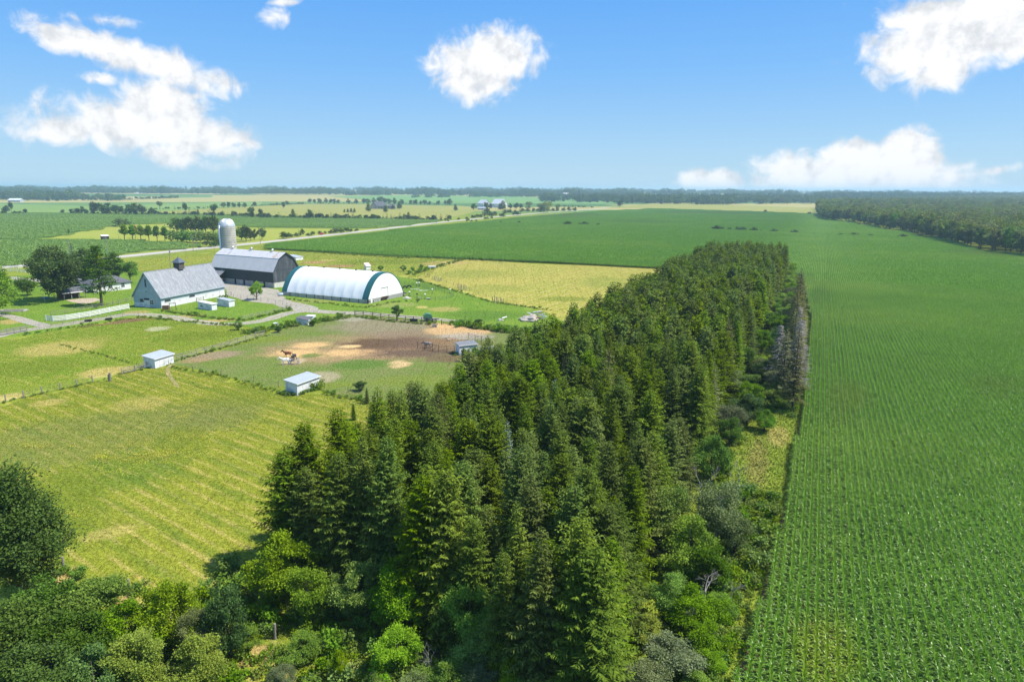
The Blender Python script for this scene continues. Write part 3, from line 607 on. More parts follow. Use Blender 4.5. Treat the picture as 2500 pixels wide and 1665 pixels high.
# ------------------------------------------------------------------ black gambrel barn
E0 = at(516, 648, 6.5); E0.z = 0; N0 = at(668.8, 703.6); bx_ = unit(N0 - E0); BL2 = (N0 - E0).length; BW2 = 12.6
EV2, BR, AP2, BO = 6.4, 10.6, 12.7, 2.65
bb = thing('gambrel_barn', 'big black gambrel barn with pale metal roof and stone base', 'barn', E0, frame_at(E0, bx_))
SB = 2.0
stn = MB()
for (x0, x1) in ((0, 12.9), (14.1, 18.0), (19.2, 23.6), (24.8, 29.0), (30.4, BL2)): stn.box(((x0 + x1) / 2, .2, SB / 2), (x1 - x0, .4, SB))
stn.build('stone_foundation', m_stone, bb)
MB().box((BL2 - .2, BW2 / 2, SB / 2), (.4, BW2 - .82, SB)).box((.2, BW2 / 2, SB / 2), (.4, BW2 - .82, SB)).box((BL2 / 2, BW2 - .2, SB / 2), (BL2, .4, SB)).build('stone_foundation', pmat('sunlit_stone', (.58, .57, .54), (.48, .47, .45), 1.5, .9, .6), bb)  # gable and back stone whitened, sunlight on the gable put into its colour
for x0 in (13.5, 18.6, 24.2, 29.7):
    MB().box((x0, .3, SB / 2 - .05), (1.25, .06, SB - .1)).build('door', m_dark, bb)
MB().box((BL2 / 2, .0, (SB + EV2) / 2), (BL2 + .1, .14, EV2 - SB + .1)).build('wall', m_black, bb)
MB().box((BL2 / 2, BW2, (SB + EV2) / 2), (BL2 + .1, .14, EV2 - SB + .1)).build('wall', m_black, bb)
gpr = [(0, SB), (BW2, SB), (BW2, EV2), (BW2 - BO, BR), (BW2 / 2, AP2 - .1), (BO, BR), (0, EV2)]
for x0 in (0.0, BL2 - .0):
    MB().prism(gpr, 'X', x0 - .08, x0 + .08).build('gable_wall', m_black_g, bb)
MB().box((BL2 + .1, BW2 / 2, EV2 + .1), (.05, BW2 - .1, .12)).build('belt_board', m_black, bb)
for s in (0, 1):
    f = (lambda y: y) if s == 0 else (lambda y: BW2 - y)
    low = [(f(-.35), EV2 - .55), (f(BO), BR), (f(BO), BR + .16), (f(-.35), EV2 - .39)]
    up = [(f(BO - .12), BR - .02), (f(BW2 / 2), AP2), (f(BW2 / 2), AP2 + .16), (f(BO - .12), BR + .165)]
    MB().prism(low, 'X', -.5, BL2 + .55).build('lower_roof', pmat('grey_metal_roof', (.55, .54, .54), (.50, .49, .49), 0.6, .5, .3, corr=(0, 1.2), stretch=(1, 1, .3)), bb)
    ro = MB().prism(up, 'X', -.5, BL2 + .55).build('upper_roof', m_roof2, bb)
    if s == 0:
        k = (AP2 - BR) / (BW2 / 2 - BO)
        def sl(y0, y1, off): return [(y0, BR + .165 + (y0 - BO + .12) * k * .98 + off), (y1, BR + .165 + (y1 - BO + .12) * k * .98 + off), (y1, BR + .2 + (y1 - BO + .12) * k * .98 + off), (y0, BR + .2 + (y0 - BO + .12) * k * .98 + off)]
        MB().prism(sl(3.0, 6.0, .015), 'X', BL2 - 3.4, BL2 - 2.4).build('rusty_sheet', m_rust, ro)
        MB().prism(sl(2.7, 4.4, .017), 'X', BL2 - 2.38, BL2 - 1.5).build('rusty_sheet', m_rust, ro)
        MB().prism(sl(2.8, 4.6, .015), 'X', 6.6, 7.0).build('worn_sheet', pmat('worn_sheet', (.3, .31, .33), None, 3), ro)
for s in (-1, 1):
    e = MB()
    for (a, b2) in (((-.36, EV2 - .56), (BO, BR + .02)), ((BO, BR), (BW2 / 2, AP2 + .02)), ((BW2 + .36, EV2 - .56), (BW2 - BO, BR + .02)), ((BW2 - BO, BR), (BW2 / 2, AP2 + .02))):
        x0 = BL2 + .57 if s > 0 else -.52
        e.add([(x0, a[0], a[1] - .18), (x0, b2[0], b2[1] - .18), (x0, b2[0], b2[1] + .15), (x0, a[0], a[1] + .15)], [(0, 1, 2, 3)])
    e.build('barge_board', m_black, bb)
for x0 in (5.6, 16.5, 28.3):
    v = MB().lathe([(.32, 0), (.32, .55), (.55, .6), (.5, .8), (.12, 1.15), (0, 1.17)], 12, (x0, BW2 / 2, AP2 + .1)).build('ventilator', m_galv, bb, True)
MB().box((BL2 + .1, BW2 / 2, 8.4), (.04, .35, .35)).build('vent_hole', m_dark, bb)
for (a, b2) in ((.9, 10.0), (.2, 14.2)): pass
hd = MB().box((21.0, -.12, 4.6), (3.4, .06, .1)).box((21.1, -.12, 3.2), (1.3, .05, 2.6)).build('hay_door', pmat('hay_door_boards', (.03, .036, .05), None, 3, .7, .3), bb)
# small dark lean-to at its left front
lt = thing('lean_to', 'small dark lean-to shed against the black barn', 'shed', E0 + bx_ * 3.0 + Vector((bx_.y, -bx_.x, 0)) * .15, frame_at(E0, bx_))
MB().box((2.6, -2.2, 1.0), (5.0, 4.0, 2.0)).build('wall', pmat('lean_to_boards', (.16, .12, .11), (.1, .08, .075), 3, .8, .3, corr=(0, 4)), lt)
MB().box((2.6, -2.2, .3), (5.1, 4.1, .6)).build('plinth', m_concrete, lt)
MB().prism([(-4.7, 2.0), (-.05, 4.9), (-.05, 5.05), (-4.7, 2.15)], 'X', -.1, 5.4).build('roof', m_darkroof, lt)
MB().tube([(5.4, -4.3, 2.4), (4.0, -.3, 5.4)], .06, 5).build('brace', m_wood_grey, lt)

# ------------------------------------------------------------------ concrete stave silo
sp = at(563.5, 672); sp = Vector((sp.x, sp.y, 0)); k_ = 299.0 / sp.y; sp = Vector((sp.x * k_, 299.0, 0)); SR = 3.4
silo = thing('silo', 'tall concrete stave silo with domed metal roof behind the black barn', 'silo', sp)
SH = 20.4
MB().lathe([(SR, 0), (SR, SH)], 36).build('stave_wall', m_cstave, silo, True)
zz = 0.5; k = 0
while zz < SH:
    MB().lathe([(SR + .02, -.05), (SR + .07, -.03), (SR + .07, .03), (SR + .02, .05)], 36, (0, 0, zz)).build('hoop', pmat('hoop_iron', (.25, .24, .22), None, 3, .7) if k == 0 else bpy.data.materials['hoop_iron'], silo); zz += 0.95; k += 1
stave = MB().box((0, 0, 0), (.46, .05, .9)).mesh('stave', pmat('new_stave', (.36, .345, .31), (.46, .44, .4), 3, .9, .2))
for r_ in range(3):
    for j in range(14):
        a = rad(195 + j * 9.0 + (r_ % 2) * 4.5)
        o = link('stave', stave, silo, (math.cos(a) * (SR + .015), math.sin(a) * (SR + .015), SH - 1.1 - r_ * .95), (0, 0, a + math.pi / 2))
dome = [(SR * math.cos(t) * 1.02, SH + 3.4 * math.sin(t)) for t in [i * math.pi / 2 / 8 for i in range(9)]]
dm = MB().lathe(dome, 36).build('dome', pmat('dome_metal', (.55, .59, .62), (.48, .52, .56), 1.2, .45, .1, metal=.3, c3=(.5, .38, .33), s3=.35), silo, True)
for j in range(24):
    a = 2 * math.pi * j / 24
    MB().tube([(r * math.cos(a) * 1.005, r * math.sin(a) * 1.005, z + .01) for r, z in dome[:-1]], .035, 4).build('dome_rib', m_galv, dm)
ca = rad(233)
MB().tube([(math.cos(ca) * (SR + .1), math.sin(ca) * (SR + .1), 0), (math.cos(ca) * (SR + .1), math.sin(ca) * (SR + .1), SH + .6)], .5, 14).build('filler_chute', pmat('chute_metal', (.47, .52, .57), (.4, .45, .5), 1, .35, .1, metal=.5), silo, True)

# ------------------------------------------------------------------ white fabric arena
Q0, Q1 = at(689, 721), at(898, 742); qx = unit(Q1 - Q0); QL = (Q1 - Q0).length; QW = 19.2; QB = 1.35; QA = 9.3
ar = thing('fabric_arena', 'long white fabric arena with green end bands on a concrete base', 'arena', Q0, frame_at(Q0, qx))
def arch(t, sag=0.0):
    """t 0..1 across the span: gothic arch"""
    s_ = 1 - abs(2 * t - 1); z = QB + (QA - QB) * (1 - (1 - s_) ** 2.25) ** 0.86
    return (t * QW, z - sag)
TT = [0.0, .006, .015, .03, .05, .08, .12, .17, .23, .30, .37, .44, .5]; TT = TT + [1 - t for t in reversed(TT[:-1])]
def fabric(x0, x1, nseg, sag):
    V = []; Fc = []
    for i in range(nseg + 1):
        u = i / nseg; w = math.sin(math.pi * u) * sag
        for t in TT:
            y, z = arch(t); dz = (z - QB) / (QA - QB); k = (1 - dz) * min(1, dz * 6)
            cy = QW / 2; V.append((x0 + (x1 - x0) * u, y + (cy - y) / (QW / 2) * w * k, z - w * 0.25 * (1 - k)))
    n = len(TT)
    for i in range(nseg):
        for j in range(n - 1): Fc.append((i * n + j, (i + 1) * n + j, (i + 1) * n + j + 1, i * n + j + 1))
    return MB().add(V, Fc)
GB = 2.3
fabric(0, GB, 2, 0.0).build('green_band', m_green, ar, True); fabric(QL - GB, QL, 2, 0.0).build('green_band', m_green, ar, True)
nb = 8; bw = (QL - 2 * GB) / nb
for i in range(nb): fabric(GB + i * bw, GB + (i + 1) * bw, 8, 0.22).build('fabric_panel', m_fabric, ar, True)
for xe, nm in ((QL + .03, 'end_wall'), (-.03, 'end_wall')):
    pts = [arch(t) for t in TT]; inner = [(xe, QW / 2 + (y - QW / 2) * .965, QB + (z - QB) * .965) for y, z in pts]
    MB().add([(xe, .3, QB)] + inner + [(xe, QW - .3, QB)], [tuple(range(len(inner) + 2))]).build(nm, m_fabric, ar)
    rim = MB()
    for (y, z), (y2, z2), a, b2 in zip(pts, pts[1:], inner, inner[1:]): rim.add([(xe + (.04 if xe > 1 else -.04), y, z), (xe + (.04 if xe > 1 else -.04), y2, z2), (b2[0] + (.04 if xe > 1 else -.04), b2[1], b2[2]), (a[0] + (.04 if xe > 1 else -.04), a[1], a[2])], [(0, 1, 2, 3)])
    rim.build('green_rim', m_green, ar)
pw = QL / 10
for i in range(10):
    MB().box((pw * (i + .5), .12, QB / 2 - .02), (pw - .22, .24, QB - .04)).build('base_panel', m_concrete, ar)
    MB().box((pw * (i + .5), QW - .12, QB / 2 - .02), (pw - .22, .24, QB - .04)).build('base_panel', m_concrete, ar)
for i in range(11):
    for y_ in (.10, QW - .10): MB().box((min(max(pw * i, .08), QL - .08), y_, QB / 2), (.18, .34, QB)).build('base_post', m_metal_dark if i else m_concrete, ar)
# masonry of the near end: courses of blocks with a doorway
for row in range(4):
    y_ = 0.45 + (row % 2) * .3
    while y_ < QW - .35:
        L_ = random.uniform(.8, 1.25); L_ = min(L_, QW - .3 - y_)
        c = y_ + L_ / 2
        if L_ > .25 and not (6.9 < c < 10.6) and not (1.2 < c < 2.5): MB().box((QL - .1, c, .17 + row * .34), (.3 + random.uniform(-.04, .04), L_ - .04, .31)).build('block', m_block, ar)
        y_ += L_
MB().box((QL - .35, QW / 2, .66), (.1, QW - .6, 1.3)).build('dark_backing', m_dark, ar)  # near-black panel stands in for the unlit opening behind the blocks
dr = MB().box((QL + .06, 8.75, 2.75), (.06, 3.3, 2.8)).build('door', m_fabric, ar); MB().box((QL + .08, 8.75, 4.22), (.1, 3.7, .16)).box((QL + .08, 10.5, 2.7), (.1, .14, 2.8)).build('frame', m_metal_dark, dr)
MB().box((QL + .0, 8.75, .7), (.12, 3.3, .1)).box((QL + .0, 8.75, 1.1), (.12, 3.3, .1)).build('gate_rail', m_wood_brown, ar)
MB().box((QL + .07, 1.85, 1.0), (.08, .95, 2.0)).build('side_door', m_white, ar)
for i in range(5): MB().box((QL * (.1 + .19 * i), QW / 2, QA + .1), (.5, .5, .45)).build('roof_vent', m_metal_dark, ar)

# ------------------------------------------------------------------ sheds
def shed(name, label, Fp, Rp, Lp, hf, hb, wall, roof, over=.25, extra=None, cat='shed', group=None):
    """mono-pitch shed from the photo corners of its roof: front F, right R, left L"""
    F, R, L = at(*Fp, hf), at(*Rp, hf), at(*Lp, hb); ux = unit(R - F); uy = Vector((-ux.y, ux.x, 0))
    ln = (R - F).length; wd = abs((L - F).dot(uy)); O = F.copy(); O.z = 0
    t = thing(name, label, cat, O + ux * over + uy * over, frame_at(O, ux), group); ln -= 2 * over; wd -= 2 * over
    MB().prism([(0, 0), (wd, 0), (wd, hb - .06), (0, hf - .06)], 'X', 0, ln).build('wall', wall, t)
    s_ = (hb - hf) / wd
    MB().prism([(-over, hf - over * s_), (wd + over, hb + over * s_), (wd + over, hb + over * s_ + .1), (-over, hf - over * s_ + .1)], 'X', -over, ln + over).build('roof', roof, t)
    MB().box((ln / 2, -over - .012, hf - over * s_ + .02), (ln + 2 * over, .02, .16)).build('eaves_board', m_white, t)
    if extra: extra(t, ln, wd)
    return t
def dr_open(t, ln, wd): MB().box((ln * .3, -.03, .8), (.9, .05, 1.5)).build('door', m_whiteb, t)
def seam(t, ln, wd):
    for k in (.25, .5, .75): MB().box((ln * k, -.02, .95), (.06, .04, 1.7)).build('batten', m_white, t)
shed('run_in_shed', 'small white shed with pale roof beside the split-rail fence', (377, 878), (427, 863), (356, 866), 2.0, 2.5, m_whiteb, m_greyroof, extra=seam)
shed('run_in_shed', 'white shed with blue-grey roof at the near edge of the paddock', (725, 939), (784, 918), (692, 928), 2.2, 2.6, m_whiteb, m_greyroof, extra=seam)
shed('run_in_shed', 'white double shed with dark grey roof by the round pen', (1120.5, 845), (1168, 840), (1110, 836), 2.2, 2.5, m_whiteb, m_darkroof, over=.2, extra=seam)
shed('coop', 'white coop with white roof in the pen beside the grey barn', (516, 743.5), (531.5, 741), (497.5, 734), 1.9, 2.2, m_whiteb, m_white, over=.2)
shed('coop', 'white coop with blue-grey roof in the pen near the barn corner', (558, 735), (574.5, 732.5), (545.5, 726), 2.0, 2.3, m_whiteb, m_greyroof, over=.2)
shed('kennel', 'little white hut with black roof among weeds beside the lane', (752, 783), (765, 776.5), (735, 771), 1.3, 1.9, m_whiteb, m_slate, over=.15)
shed('white_box', 'white box behind the black-roofed hut', (764, 773), (771, 769.5), (753.5, 768), 1.3, 1.35, m_white, m_white, over=.02)
def red(t, ln, wd): pass
shed('small_shelter', 'small white shelter with red and white roof in the far pasture', (893.5, 650), (906, 649), (887, 646), 1.9, 3.0, m_white, pmat('red_roof', (.62, .30, .30), (.7, .6, .6), 1.2, .6), over=.2)
shed('field_shelter', 'low white shelter with blue-grey roof behind the black barn', (722, 628.5), (741, 626.5), (711, 622.5), 1.7, 2.3, m_white, m_greyroof, over=.2)
shed('field_shed', 'dark open field shed beside the row of trees across the road', (248, 577), (267, 576), (246, 575.5), 2.6, 3.2, pmat('black_shed', (.02, .022, .026), None, 3), m_white, over=.2)

# ------------------------------------------------------------------ farmhouse behind the yard trees
def hip_house(t, ln, wd, h, rise, wall, roof, over=.5, hip=.35):
    MB().box((ln / 2, wd / 2, h / 2), (ln, wd, h)).build('wall', wall, t)
    a, b2 = -over, ln + over; c, d = -over, wd + over; k = min(ln * hip, wd * .5)
    r = MB().add([(a, c, h), (b2, c, h), (b2, d, h), (a, d, h), (a + k, wd / 2, h + rise), (b2 - k, wd / 2, h + rise), (a, c, h - .15), (b2, c, h - .15), (b2, d, h - .15), (a, d, h - .15)],
             [(0, 1, 5, 4), (1, 2, 5), (2, 3, 4, 5), (3, 0, 4), (6, 7, 1, 0), (7, 8, 2, 1), (8, 9, 3, 2), (9, 6, 0, 3), (9, 8, 7, 6)]).build('roof', roof, t)
    return r
hp = at(228, 716); hx = unit(at(330, 704) - hp)
fh = thing('farmhouse', 'white bungalow with dark shingled roof behind the pine', 'house', hp, frame_at(hp, hx))
hip_house(fh, 13.5, 8.0, 2.8, 2.3, m_white, m_slate)
for x_ in (2.2, 6.2, 10.6): window(fh, (x_, 0, 1.65), 1.2, 1.3, '-Y', m_white)
hp2 = at(193, 693); fh2 = thing('farmhouse', 'grey-roofed white house half hidden behind the big maple', 'house', hp2, frame_at(hp2, hx))
r2 = hip_house(fh2, 12.0, 9.0, 3.0, 3.2, m_white, m_slate)
for x_ in (1.6, 4.6, 8.4): window(fh2, (x_, 0, 1.8), 1.1, 1.5, '-Y', m_white)
MB().box((4.5, 4.5, 6.4), (.7, .7, 1.2)).build('chimney', pmat('chimney_brick', (.25, .12, .08), None, 5), r2)
pp = at(157, 733); pv = thing('pavilion', 'open garden pavilion with dark shingled roof and wooden posts', 'pavilion', pp, frame_at(pp, hx))
MB().prism([(-.5, 2.2), (4.6, 3.3), (4.6, 3.45), (-.5, 2.35)], 'X', -.6, 7.6).build('roof', m_slate, pv)
MB().box((3.5, -.53, 2.25), (8.2, .06, .28)).build('fascia', m_white, pv); MB().prism([(-.5, 2.0), (4.6, 3.15), (4.6, 3.4), (-.5, 2.3)], 'X', 7.62, 7.68).build('fascia', m_white, pv)
for x_ in (.1, 2.4, 4.7, 6.9): MB().box((x_, 0, 1.1), (.18, .18, 2.2)).build('post', m_wood_grey, pv)
MB().box((3.5, 4.3, 1.5), (7.0, .15, 3.0)).build('back_wall', m_wood_brown, pv)
sheet('patio', px((160, 733), (175, 738), (198, 742), (218, 741), (246, 733), (235, 728), (200, 729)), pmat('patio_paving', (.46, .37, .27), (.38, .31, .23), 1.5, .9, .3), 0.05, 'pale paved patio beside the pavilion', .1, 1)
bd = thing('raised_bed', 'low stone-edged flower bed on the lawn at the left edge', 'flower bed', at(32, 760), 0.12)
for (c, s_) in (((0, -1.1, .2), (7.2, .45, .4)), ((0, 1.1, .2), (7.2, .45, .4)), ((-3.4, 0, .2), (.45, 1.75, .4)), ((3.4, 0, .2), (.45, 1.75, .4))): MB().box(c, s_).build('edging', m_stone, bd)
MB().box((0, 0, .1), (6.3, 1.7, .2)).build('soil', m_soil, bd)

# ------------------------------------------------------------------ far buildings
def gable(name, label, p, ux, ln, wd, h, ap, wall, roof, cat='barn', wins=0):
    t = thing(name, label, cat, p, frame_at(p, ux))
    MB().prism([(0, 0), (wd, 0), (wd, h), (wd / 2, ap), (0, h)], 'X', 0, ln).build('wall', wall, t)
    for s_ in (0, 1):
        f = (lambda y: y) if s_ == 0 else (lambda y: wd - y); k = (ap - h) / (wd / 2)
        MB().prism([(f(-.5), h - .5 * k + .02), (f(wd / 2), ap + .02), (f(wd / 2), ap + .25), (f(-.5), h - .5 * k + .25)], 'X', -.5, ln + .5).build('roof', roof, t)
    for i in range(wins): window(t, (ln * (i + .5) / wins, 0, h * .55), 1.4, 1.4, '-Y', m_white)
    return t
m_roofwhite = pmat('white_sheet_roof', (.62, .64, .66), (.56, .58, .6), .5, .5, .1)
p = at(905, 510.5); gh = thing('country_house', 'large grey-roofed country house among conifers in the golden meadow', 'house', p, 0.1)
m_sto = pmat('house_stone', (.30, .28, .26), (.24, .22, .2), .6, .9, .2)
hip_house(gh, 30, 17, 5.2, 8.5, m_sto, m_slate, 1.0, .4)
MB().prism([(0, 0), (12, 0), (12, 5.5), (6, 12.0), (0, 5.5)], 'Y', -5, 3).build('porch_gable', m_sto, gh)
MB().prism([(-.6, 5.2), (6, 12.3), (6, 12.7), (-.6, 5.6)], 'Y', -5.6, 5).build('porch_roof', m_slate, gh); MB().prism([(12.6, 5.2), (6, 12.3), (6, 12.7), (12.6, 5.6)], 'Y', -5.6, 5).build('porch_roof', m_slate, gh)
for x_ in (2.5, 7, 10): window(gh, (x_, -5, 2.6), 1.8, 2.2, '-Y', m_white)
for x_ in (15, 20, 25): window(gh, (x_, 0, 2.6), 1.8, 2.2, '-Y', m_white)
p2 = at(940, 510.5); wing = MB().box((38, 6, 2.5), (14, 11, 5)).build('garage_wall', m_sto, gh)
MB().add([(30.5, -.5, 5), (46, -.5, 5), (46, 12.5, 5), (30.5, 12.5, 5), (34, 6, 9.5), (41, 6, 9.5)], [(0, 1, 5, 4), (1, 2, 5), (2, 3, 4, 5), (3, 0, 4), (3, 2, 1, 0)]).build('garage_roof', m_slate, gh)
p = at(1166, 506); gable('far_barn', 'white-roofed far barn on the left of the roadside farm', p, Vector((.55, -.83, 0)), 24, 16, 8, 15, m_roofwhite, m_roofwhite)
p = at(1200, 507); gable('far_barn', 'white-roofed far barn on the right of the roadside farm', p, Vector((.75, -.66, 0)), 26, 19, 8, 17, m_roofwhite, m_roofwhite, wins=2)
p = at(1166, 513); gable('farm_shed', 'low grey shed in front of the roadside farm', p, Vector((1, -.1, 0)), 14, 8, 3.5, 5, m_greyroof, m_greyroof, 'shed')
p = at_terr(330, 478); gable('distant_barn', 'long pale-roofed barn in front of the far left woods', p, Vector((1, .05, 0)), 46, 22, 9, 17, pmat('far_barn_wall', (.2, .22, .24), None, 1), m_roofwhite, wins=4)
p = at_terr(20, 494); gable('distant_barn', 'pale grey barn at the far left edge', p, Vector((1, 0, 0)), 30, 14, 5, 9, m_greyroof, m_roofwhite, wins=3)
p = at_terr(1445, 487); gable('distant_barn', 'long white-roofed barn beyond the road end', p, Vector((1, .05, 0)), 44, 20, 7, 15, pmat('far_wall_b', (.3, .3, .3), None, 1), m_roofwhite, wins=4)
p = at_terr(1424, 492); gable('distant_shed', 'small white building left of the far long barn', p, Vector((1, .1, 0)), 14, 9, 6, 9, m_roofwhite, m_roofwhite, 'shed', wins=1)
for (x_, y_, s_, lb) in ((1560, 471.5, 1, 'tiny white house roof in the far central woods'), (1955, 486.5, .8, 'tiny white house in the right-hand far woods'), (1320, 480.5, .9, 'tiny pale house left of the far central woods'), (1375, 478.5, .8, 'tiny pale house in the middle of the far woods edge')):
    p = at_terr(x_, y_); t = gable('distant_house', lb, p, Vector((1, .1, 0)), 30 * s_, 14 * s_, 8 * s_, 14 * s_, m_roofwhite, m_roofwhite, 'house', wins=2)

# ------------------------------------------------------------------ fences
def walk(pts, step):
    """points every ~step metres along a line of ground points"""
    out_ = []
    for a, b2 in zip(pts, pts[1:]):
        n = max(1, round((b2 - a).length / step))
        out_ += [a.lerp(b2, i / n) for i in range(n)]
    return out_ + [pts[-1]]
def fence(name, label, pts, mat, h=1.3, rails=3, step=2.6, pr=.07, rail=(.04, .13), wire=False, lean=0.0, round_=False, group=None, top=1.0, wire_r=.008):
    """posts and every rail (or wire) between two posts are parts of their own"""
    S = walk(pts, step); o0 = S[0].copy(); t = thing(name, label, 'fence', (o0.x, o0.y, 0), 0, group)
    pm = (MB().tube([(0, 0, -.2), (0, 0, h + .08)], [pr, pr * .9], 7) if round_ else MB().box((0, 0, (h + .1) / 2 - .1), (pr * 2, pr * 2, h + .3))).mesh('post', mat)
    rm = {}
    for i, p in enumerate(S):
        q_ = p - o0
        link('post', pm, t, (q_.x, q_.y, 0), (random.uniform(-lean, lean), random.uniform(-lean, lean), random.uniform(0, .3) if round_ else math.atan2((S[min(i + 1, len(S) - 1)] - S[max(0, i - 1)]).y, (S[min(i + 1, len(S) - 1)] - S[max(0, i - 1)]).x)))
        if i == len(S) - 1: break
        d = S[i + 1] - p; L_ = d.length; a = math.atan2(d.y, d.x)
        for k in range(rails):
            z0 = h * (top * (k + 1) / rails - .04) if rails > 1 else h * .9
            key = round(L_, 1)
            if key not in rm:
                rm[key] = (MB().tube([(0, 0, 0), (L_, 0, 0)], wire_r if wire else rail[1] / 2, 4 if wire else 6) if (wire or round_) else MB().box((L_ / 2, 0, 0), (L_ + .02, rail[0], rail[1]))).mesh('wire' if wire else 'rail', mat)
            e = link('wire' if wire else 'rail', rm[key], t, (q_.x, q_.y, z0 + (random.uniform(-lean, lean) if not wire else 0)), (0, random.uniform(-lean, lean) * .4 if not wire else 0, a))
            if not wire and not round_: e.location += Vector((-math.sin(a), math.cos(a), 0)) * -(pr + rail[0] / 2 + .004)
    return t
P_ = lambda *L: [at(*p) for p in L]
m_greywood = m_wood_grey
fence('board_fence', 'white four-rail board fence beside the lane', P_((113, 783), (130, 785), (163, 782), (194, 777), (220, 773), (244, 768), (268, 763), (293, 758), (315, 754)), m_plank_white, 1.5, 4, 3.6, .1, (.05, .23))
fence('rail_fence', 'thin grey rail fence behind the white board fence', P_((125, 771), (160, 766), (200, 759), (252, 750)), m_greywood, 1.2, 2, 4.5, .05, (.05, .1))
fence('rail_fence', 'short grey rail fence running to the grey barn corner', P_((262, 748), (290, 742), (326, 734)), m_greywood, 1.2, 2, 3.2, .06, (.05, .1))
fence('plank_fence', 'grey plank fence at the left edge below the lane', P_((-60, 834), (0, 820), (35, 814), (66, 808)), m_greywood, 1.4, 4, 2.2, .08, (.05, .2), lean=.03)
fence('pole_fence', 'grey pole fence between the lane and the pasture', P_((66, 808), (125, 798), (180, 789), (240, 781), (300, 775), (338, 771)), m_greywood, 1.2, 2, 3.2, .06, (.06, .09), lean=.05, round_=True)
fence('split_rail_fence', 'split-rail fence between pasture and paddock', P_((298, 914), (330, 907), (365, 897), (410, 886), (445, 876), (480, 866), (520, 856), (560, 845), (600, 832), (645, 818)), m_greywood, 1.25, 4, 3.0, .08, (.09, .12), lean=.10, round_=True)
fence('wire_fence', 'wire fence on wooden posts at the left of the meadow', P_((-60, 1000), (14, 981), (58, 972), (104, 962), (147, 952), (188, 943), (226, 933), (266, 931)), m_greywood, 1.25, 3, 9.0, .12, wire=True, lean=.06, round_=True, wire_r=.012)
tag(MB().tube([(0, 0, -.3), (.25, -.1, 1.75)], [.24, .2], 9).build('gate_post', m_greywood, None, False, at(268, 931)), 'thick leaning grey gate post at the meadow corner', 'post')
fence('wire_fence', 'wire fence along the near edge of the paddock', P_((412, 892), (470, 903), (540, 917), (620, 932), (680, 946)), pmat('dark_post', (.13, .12, .1), None, 5), 1.1, 3, 7.0, .05, wire=True, round_=True)
fence('wire_fence', 'wire fence right of the blue-roofed shed along the paddock', P_((793, 948), (850, 958), (930, 972)), bpy.data.materials['dark_post'], 1.1, 3, 7.0, .05, wire=True, round_=True)
fence('post_and_rail_fence', 'dark three-rail fence between the lane and the paddock', P_((867, 769), (887, 771), (910, 774), (930, 777), (950, 780), (990, 784), (1030, 787), (1062, 790)), pmat('dark_rail', (.10, .085, .07), (.15, .13, .11), 4), 1.4, 3, 3.2, .08, (.05, .13))
fence('wire_gate', 'wire mesh gate at the paddock corner', P_((843, 775), (866, 770)), m_greywood, 1.5, 5, 4, .09, wire=True)
fence('farm_gate', 'brown tube gate at the right end of the lane fence', P_((1078, 793), (1099, 794)), m_wood_brown, 1.3, 5, 4.5, .08, (.04, .06))
fence('pen_fence', 'pale rail fence along the lane side of the coop pen', P_((586, 782), (615, 775), (650, 768), (690, 758), (711, 753)), m_greywood, 1.0, 2, 3.4, .06, (.05, .12))
fence('pen_fence', 'wire pen fence behind the coops', P_((711, 752), (690, 744), (655, 738), (620, 733), (588, 730), (570, 726)), bpy.data.materials['dark_post'], 1.3, 4, 3.6, .045, wire=True, round_=True)
fence('pen_fence', 'wire pen fence along the track below the coops', P_((420, 757), (470, 770), (520, 779), (586, 783)), bpy.data.materials['dark_post'], 1.1, 3, 3.8, .045, wire=True, round_=True)
fence('yard_gate', 'grey timber gate at the barn wall', P_((480, 738), (498, 735)), m_wood_grey, 1.4, 4, 4, .07, (.05, .1))
fence('yard_gate', 'grey timber gate between the barn corner and the yard', P_((552, 723), (565, 722)), m_wood_grey, 1.4, 4, 4, .07, (.05, .1))
fence('round_pen', 'iron panel fence along the near side of the sandy pen', P_((1019, 851), (1037, 854), (1056, 857), (1071, 859.5), (1091, 860.5), (1110, 862)), m_metal_dark, 1.6, 5, 3.0, .035, (.04, .045))
fence('round_pen', 'iron panel fence along the right side of the sandy pen', P_((1143, 829), (1160, 834.5), (1175, 838), (1186, 841.5), (1196, 845), (1203, 851)), m_metal_dark, 1.7, 5, 2.6, .035, (.04, .045))
fence('board_fence', 'short white board fence right of the double shed', P_((1170, 860), (1187, 861), (1204, 859)), m_plank_white, 1.4, 4, 2.8, .07, (.04, .16))
m_netgreen = pmat('green_netting', (.03, .13, .09), None, 4)
R4 = lambda L: [at(960 + x * .0893, 640 + y * .0893) for x, y in L]
fence('ring_fence', 'low green mesh fence around the training ring', R4([(180, 590), (310, 605), (430, 622), (640, 650), (800, 680), (910, 715), (1060, 750), (1240, 790), (1400, 830), (1550, 880), (1660, 930), (1555, 980), (1360, 1030), (1160, 1040), (1010, 1030), (865, 1020), (760, 990), (545, 950), (310, 900)]), m_netgreen, 1.2, 5, 2.4, .035, wire=True, round_=True, wire_r=.014)
R7 = lambda L: [at(900 + x * .2973, 600 + y * .2973) for x, y in L]
fence('wire_fence', 'wire fence along the near edge of the yellow hay field', R7([(460, 245), (540, 280), (640, 305), (760, 352), (900, 400), (1035, 458), (1135, 490), (1215, 503), (1350, 512)]), bpy.data.materials['dark_post'], 1.2, 3, 8.0, .06, wire=True, round_=True, lean=.05)
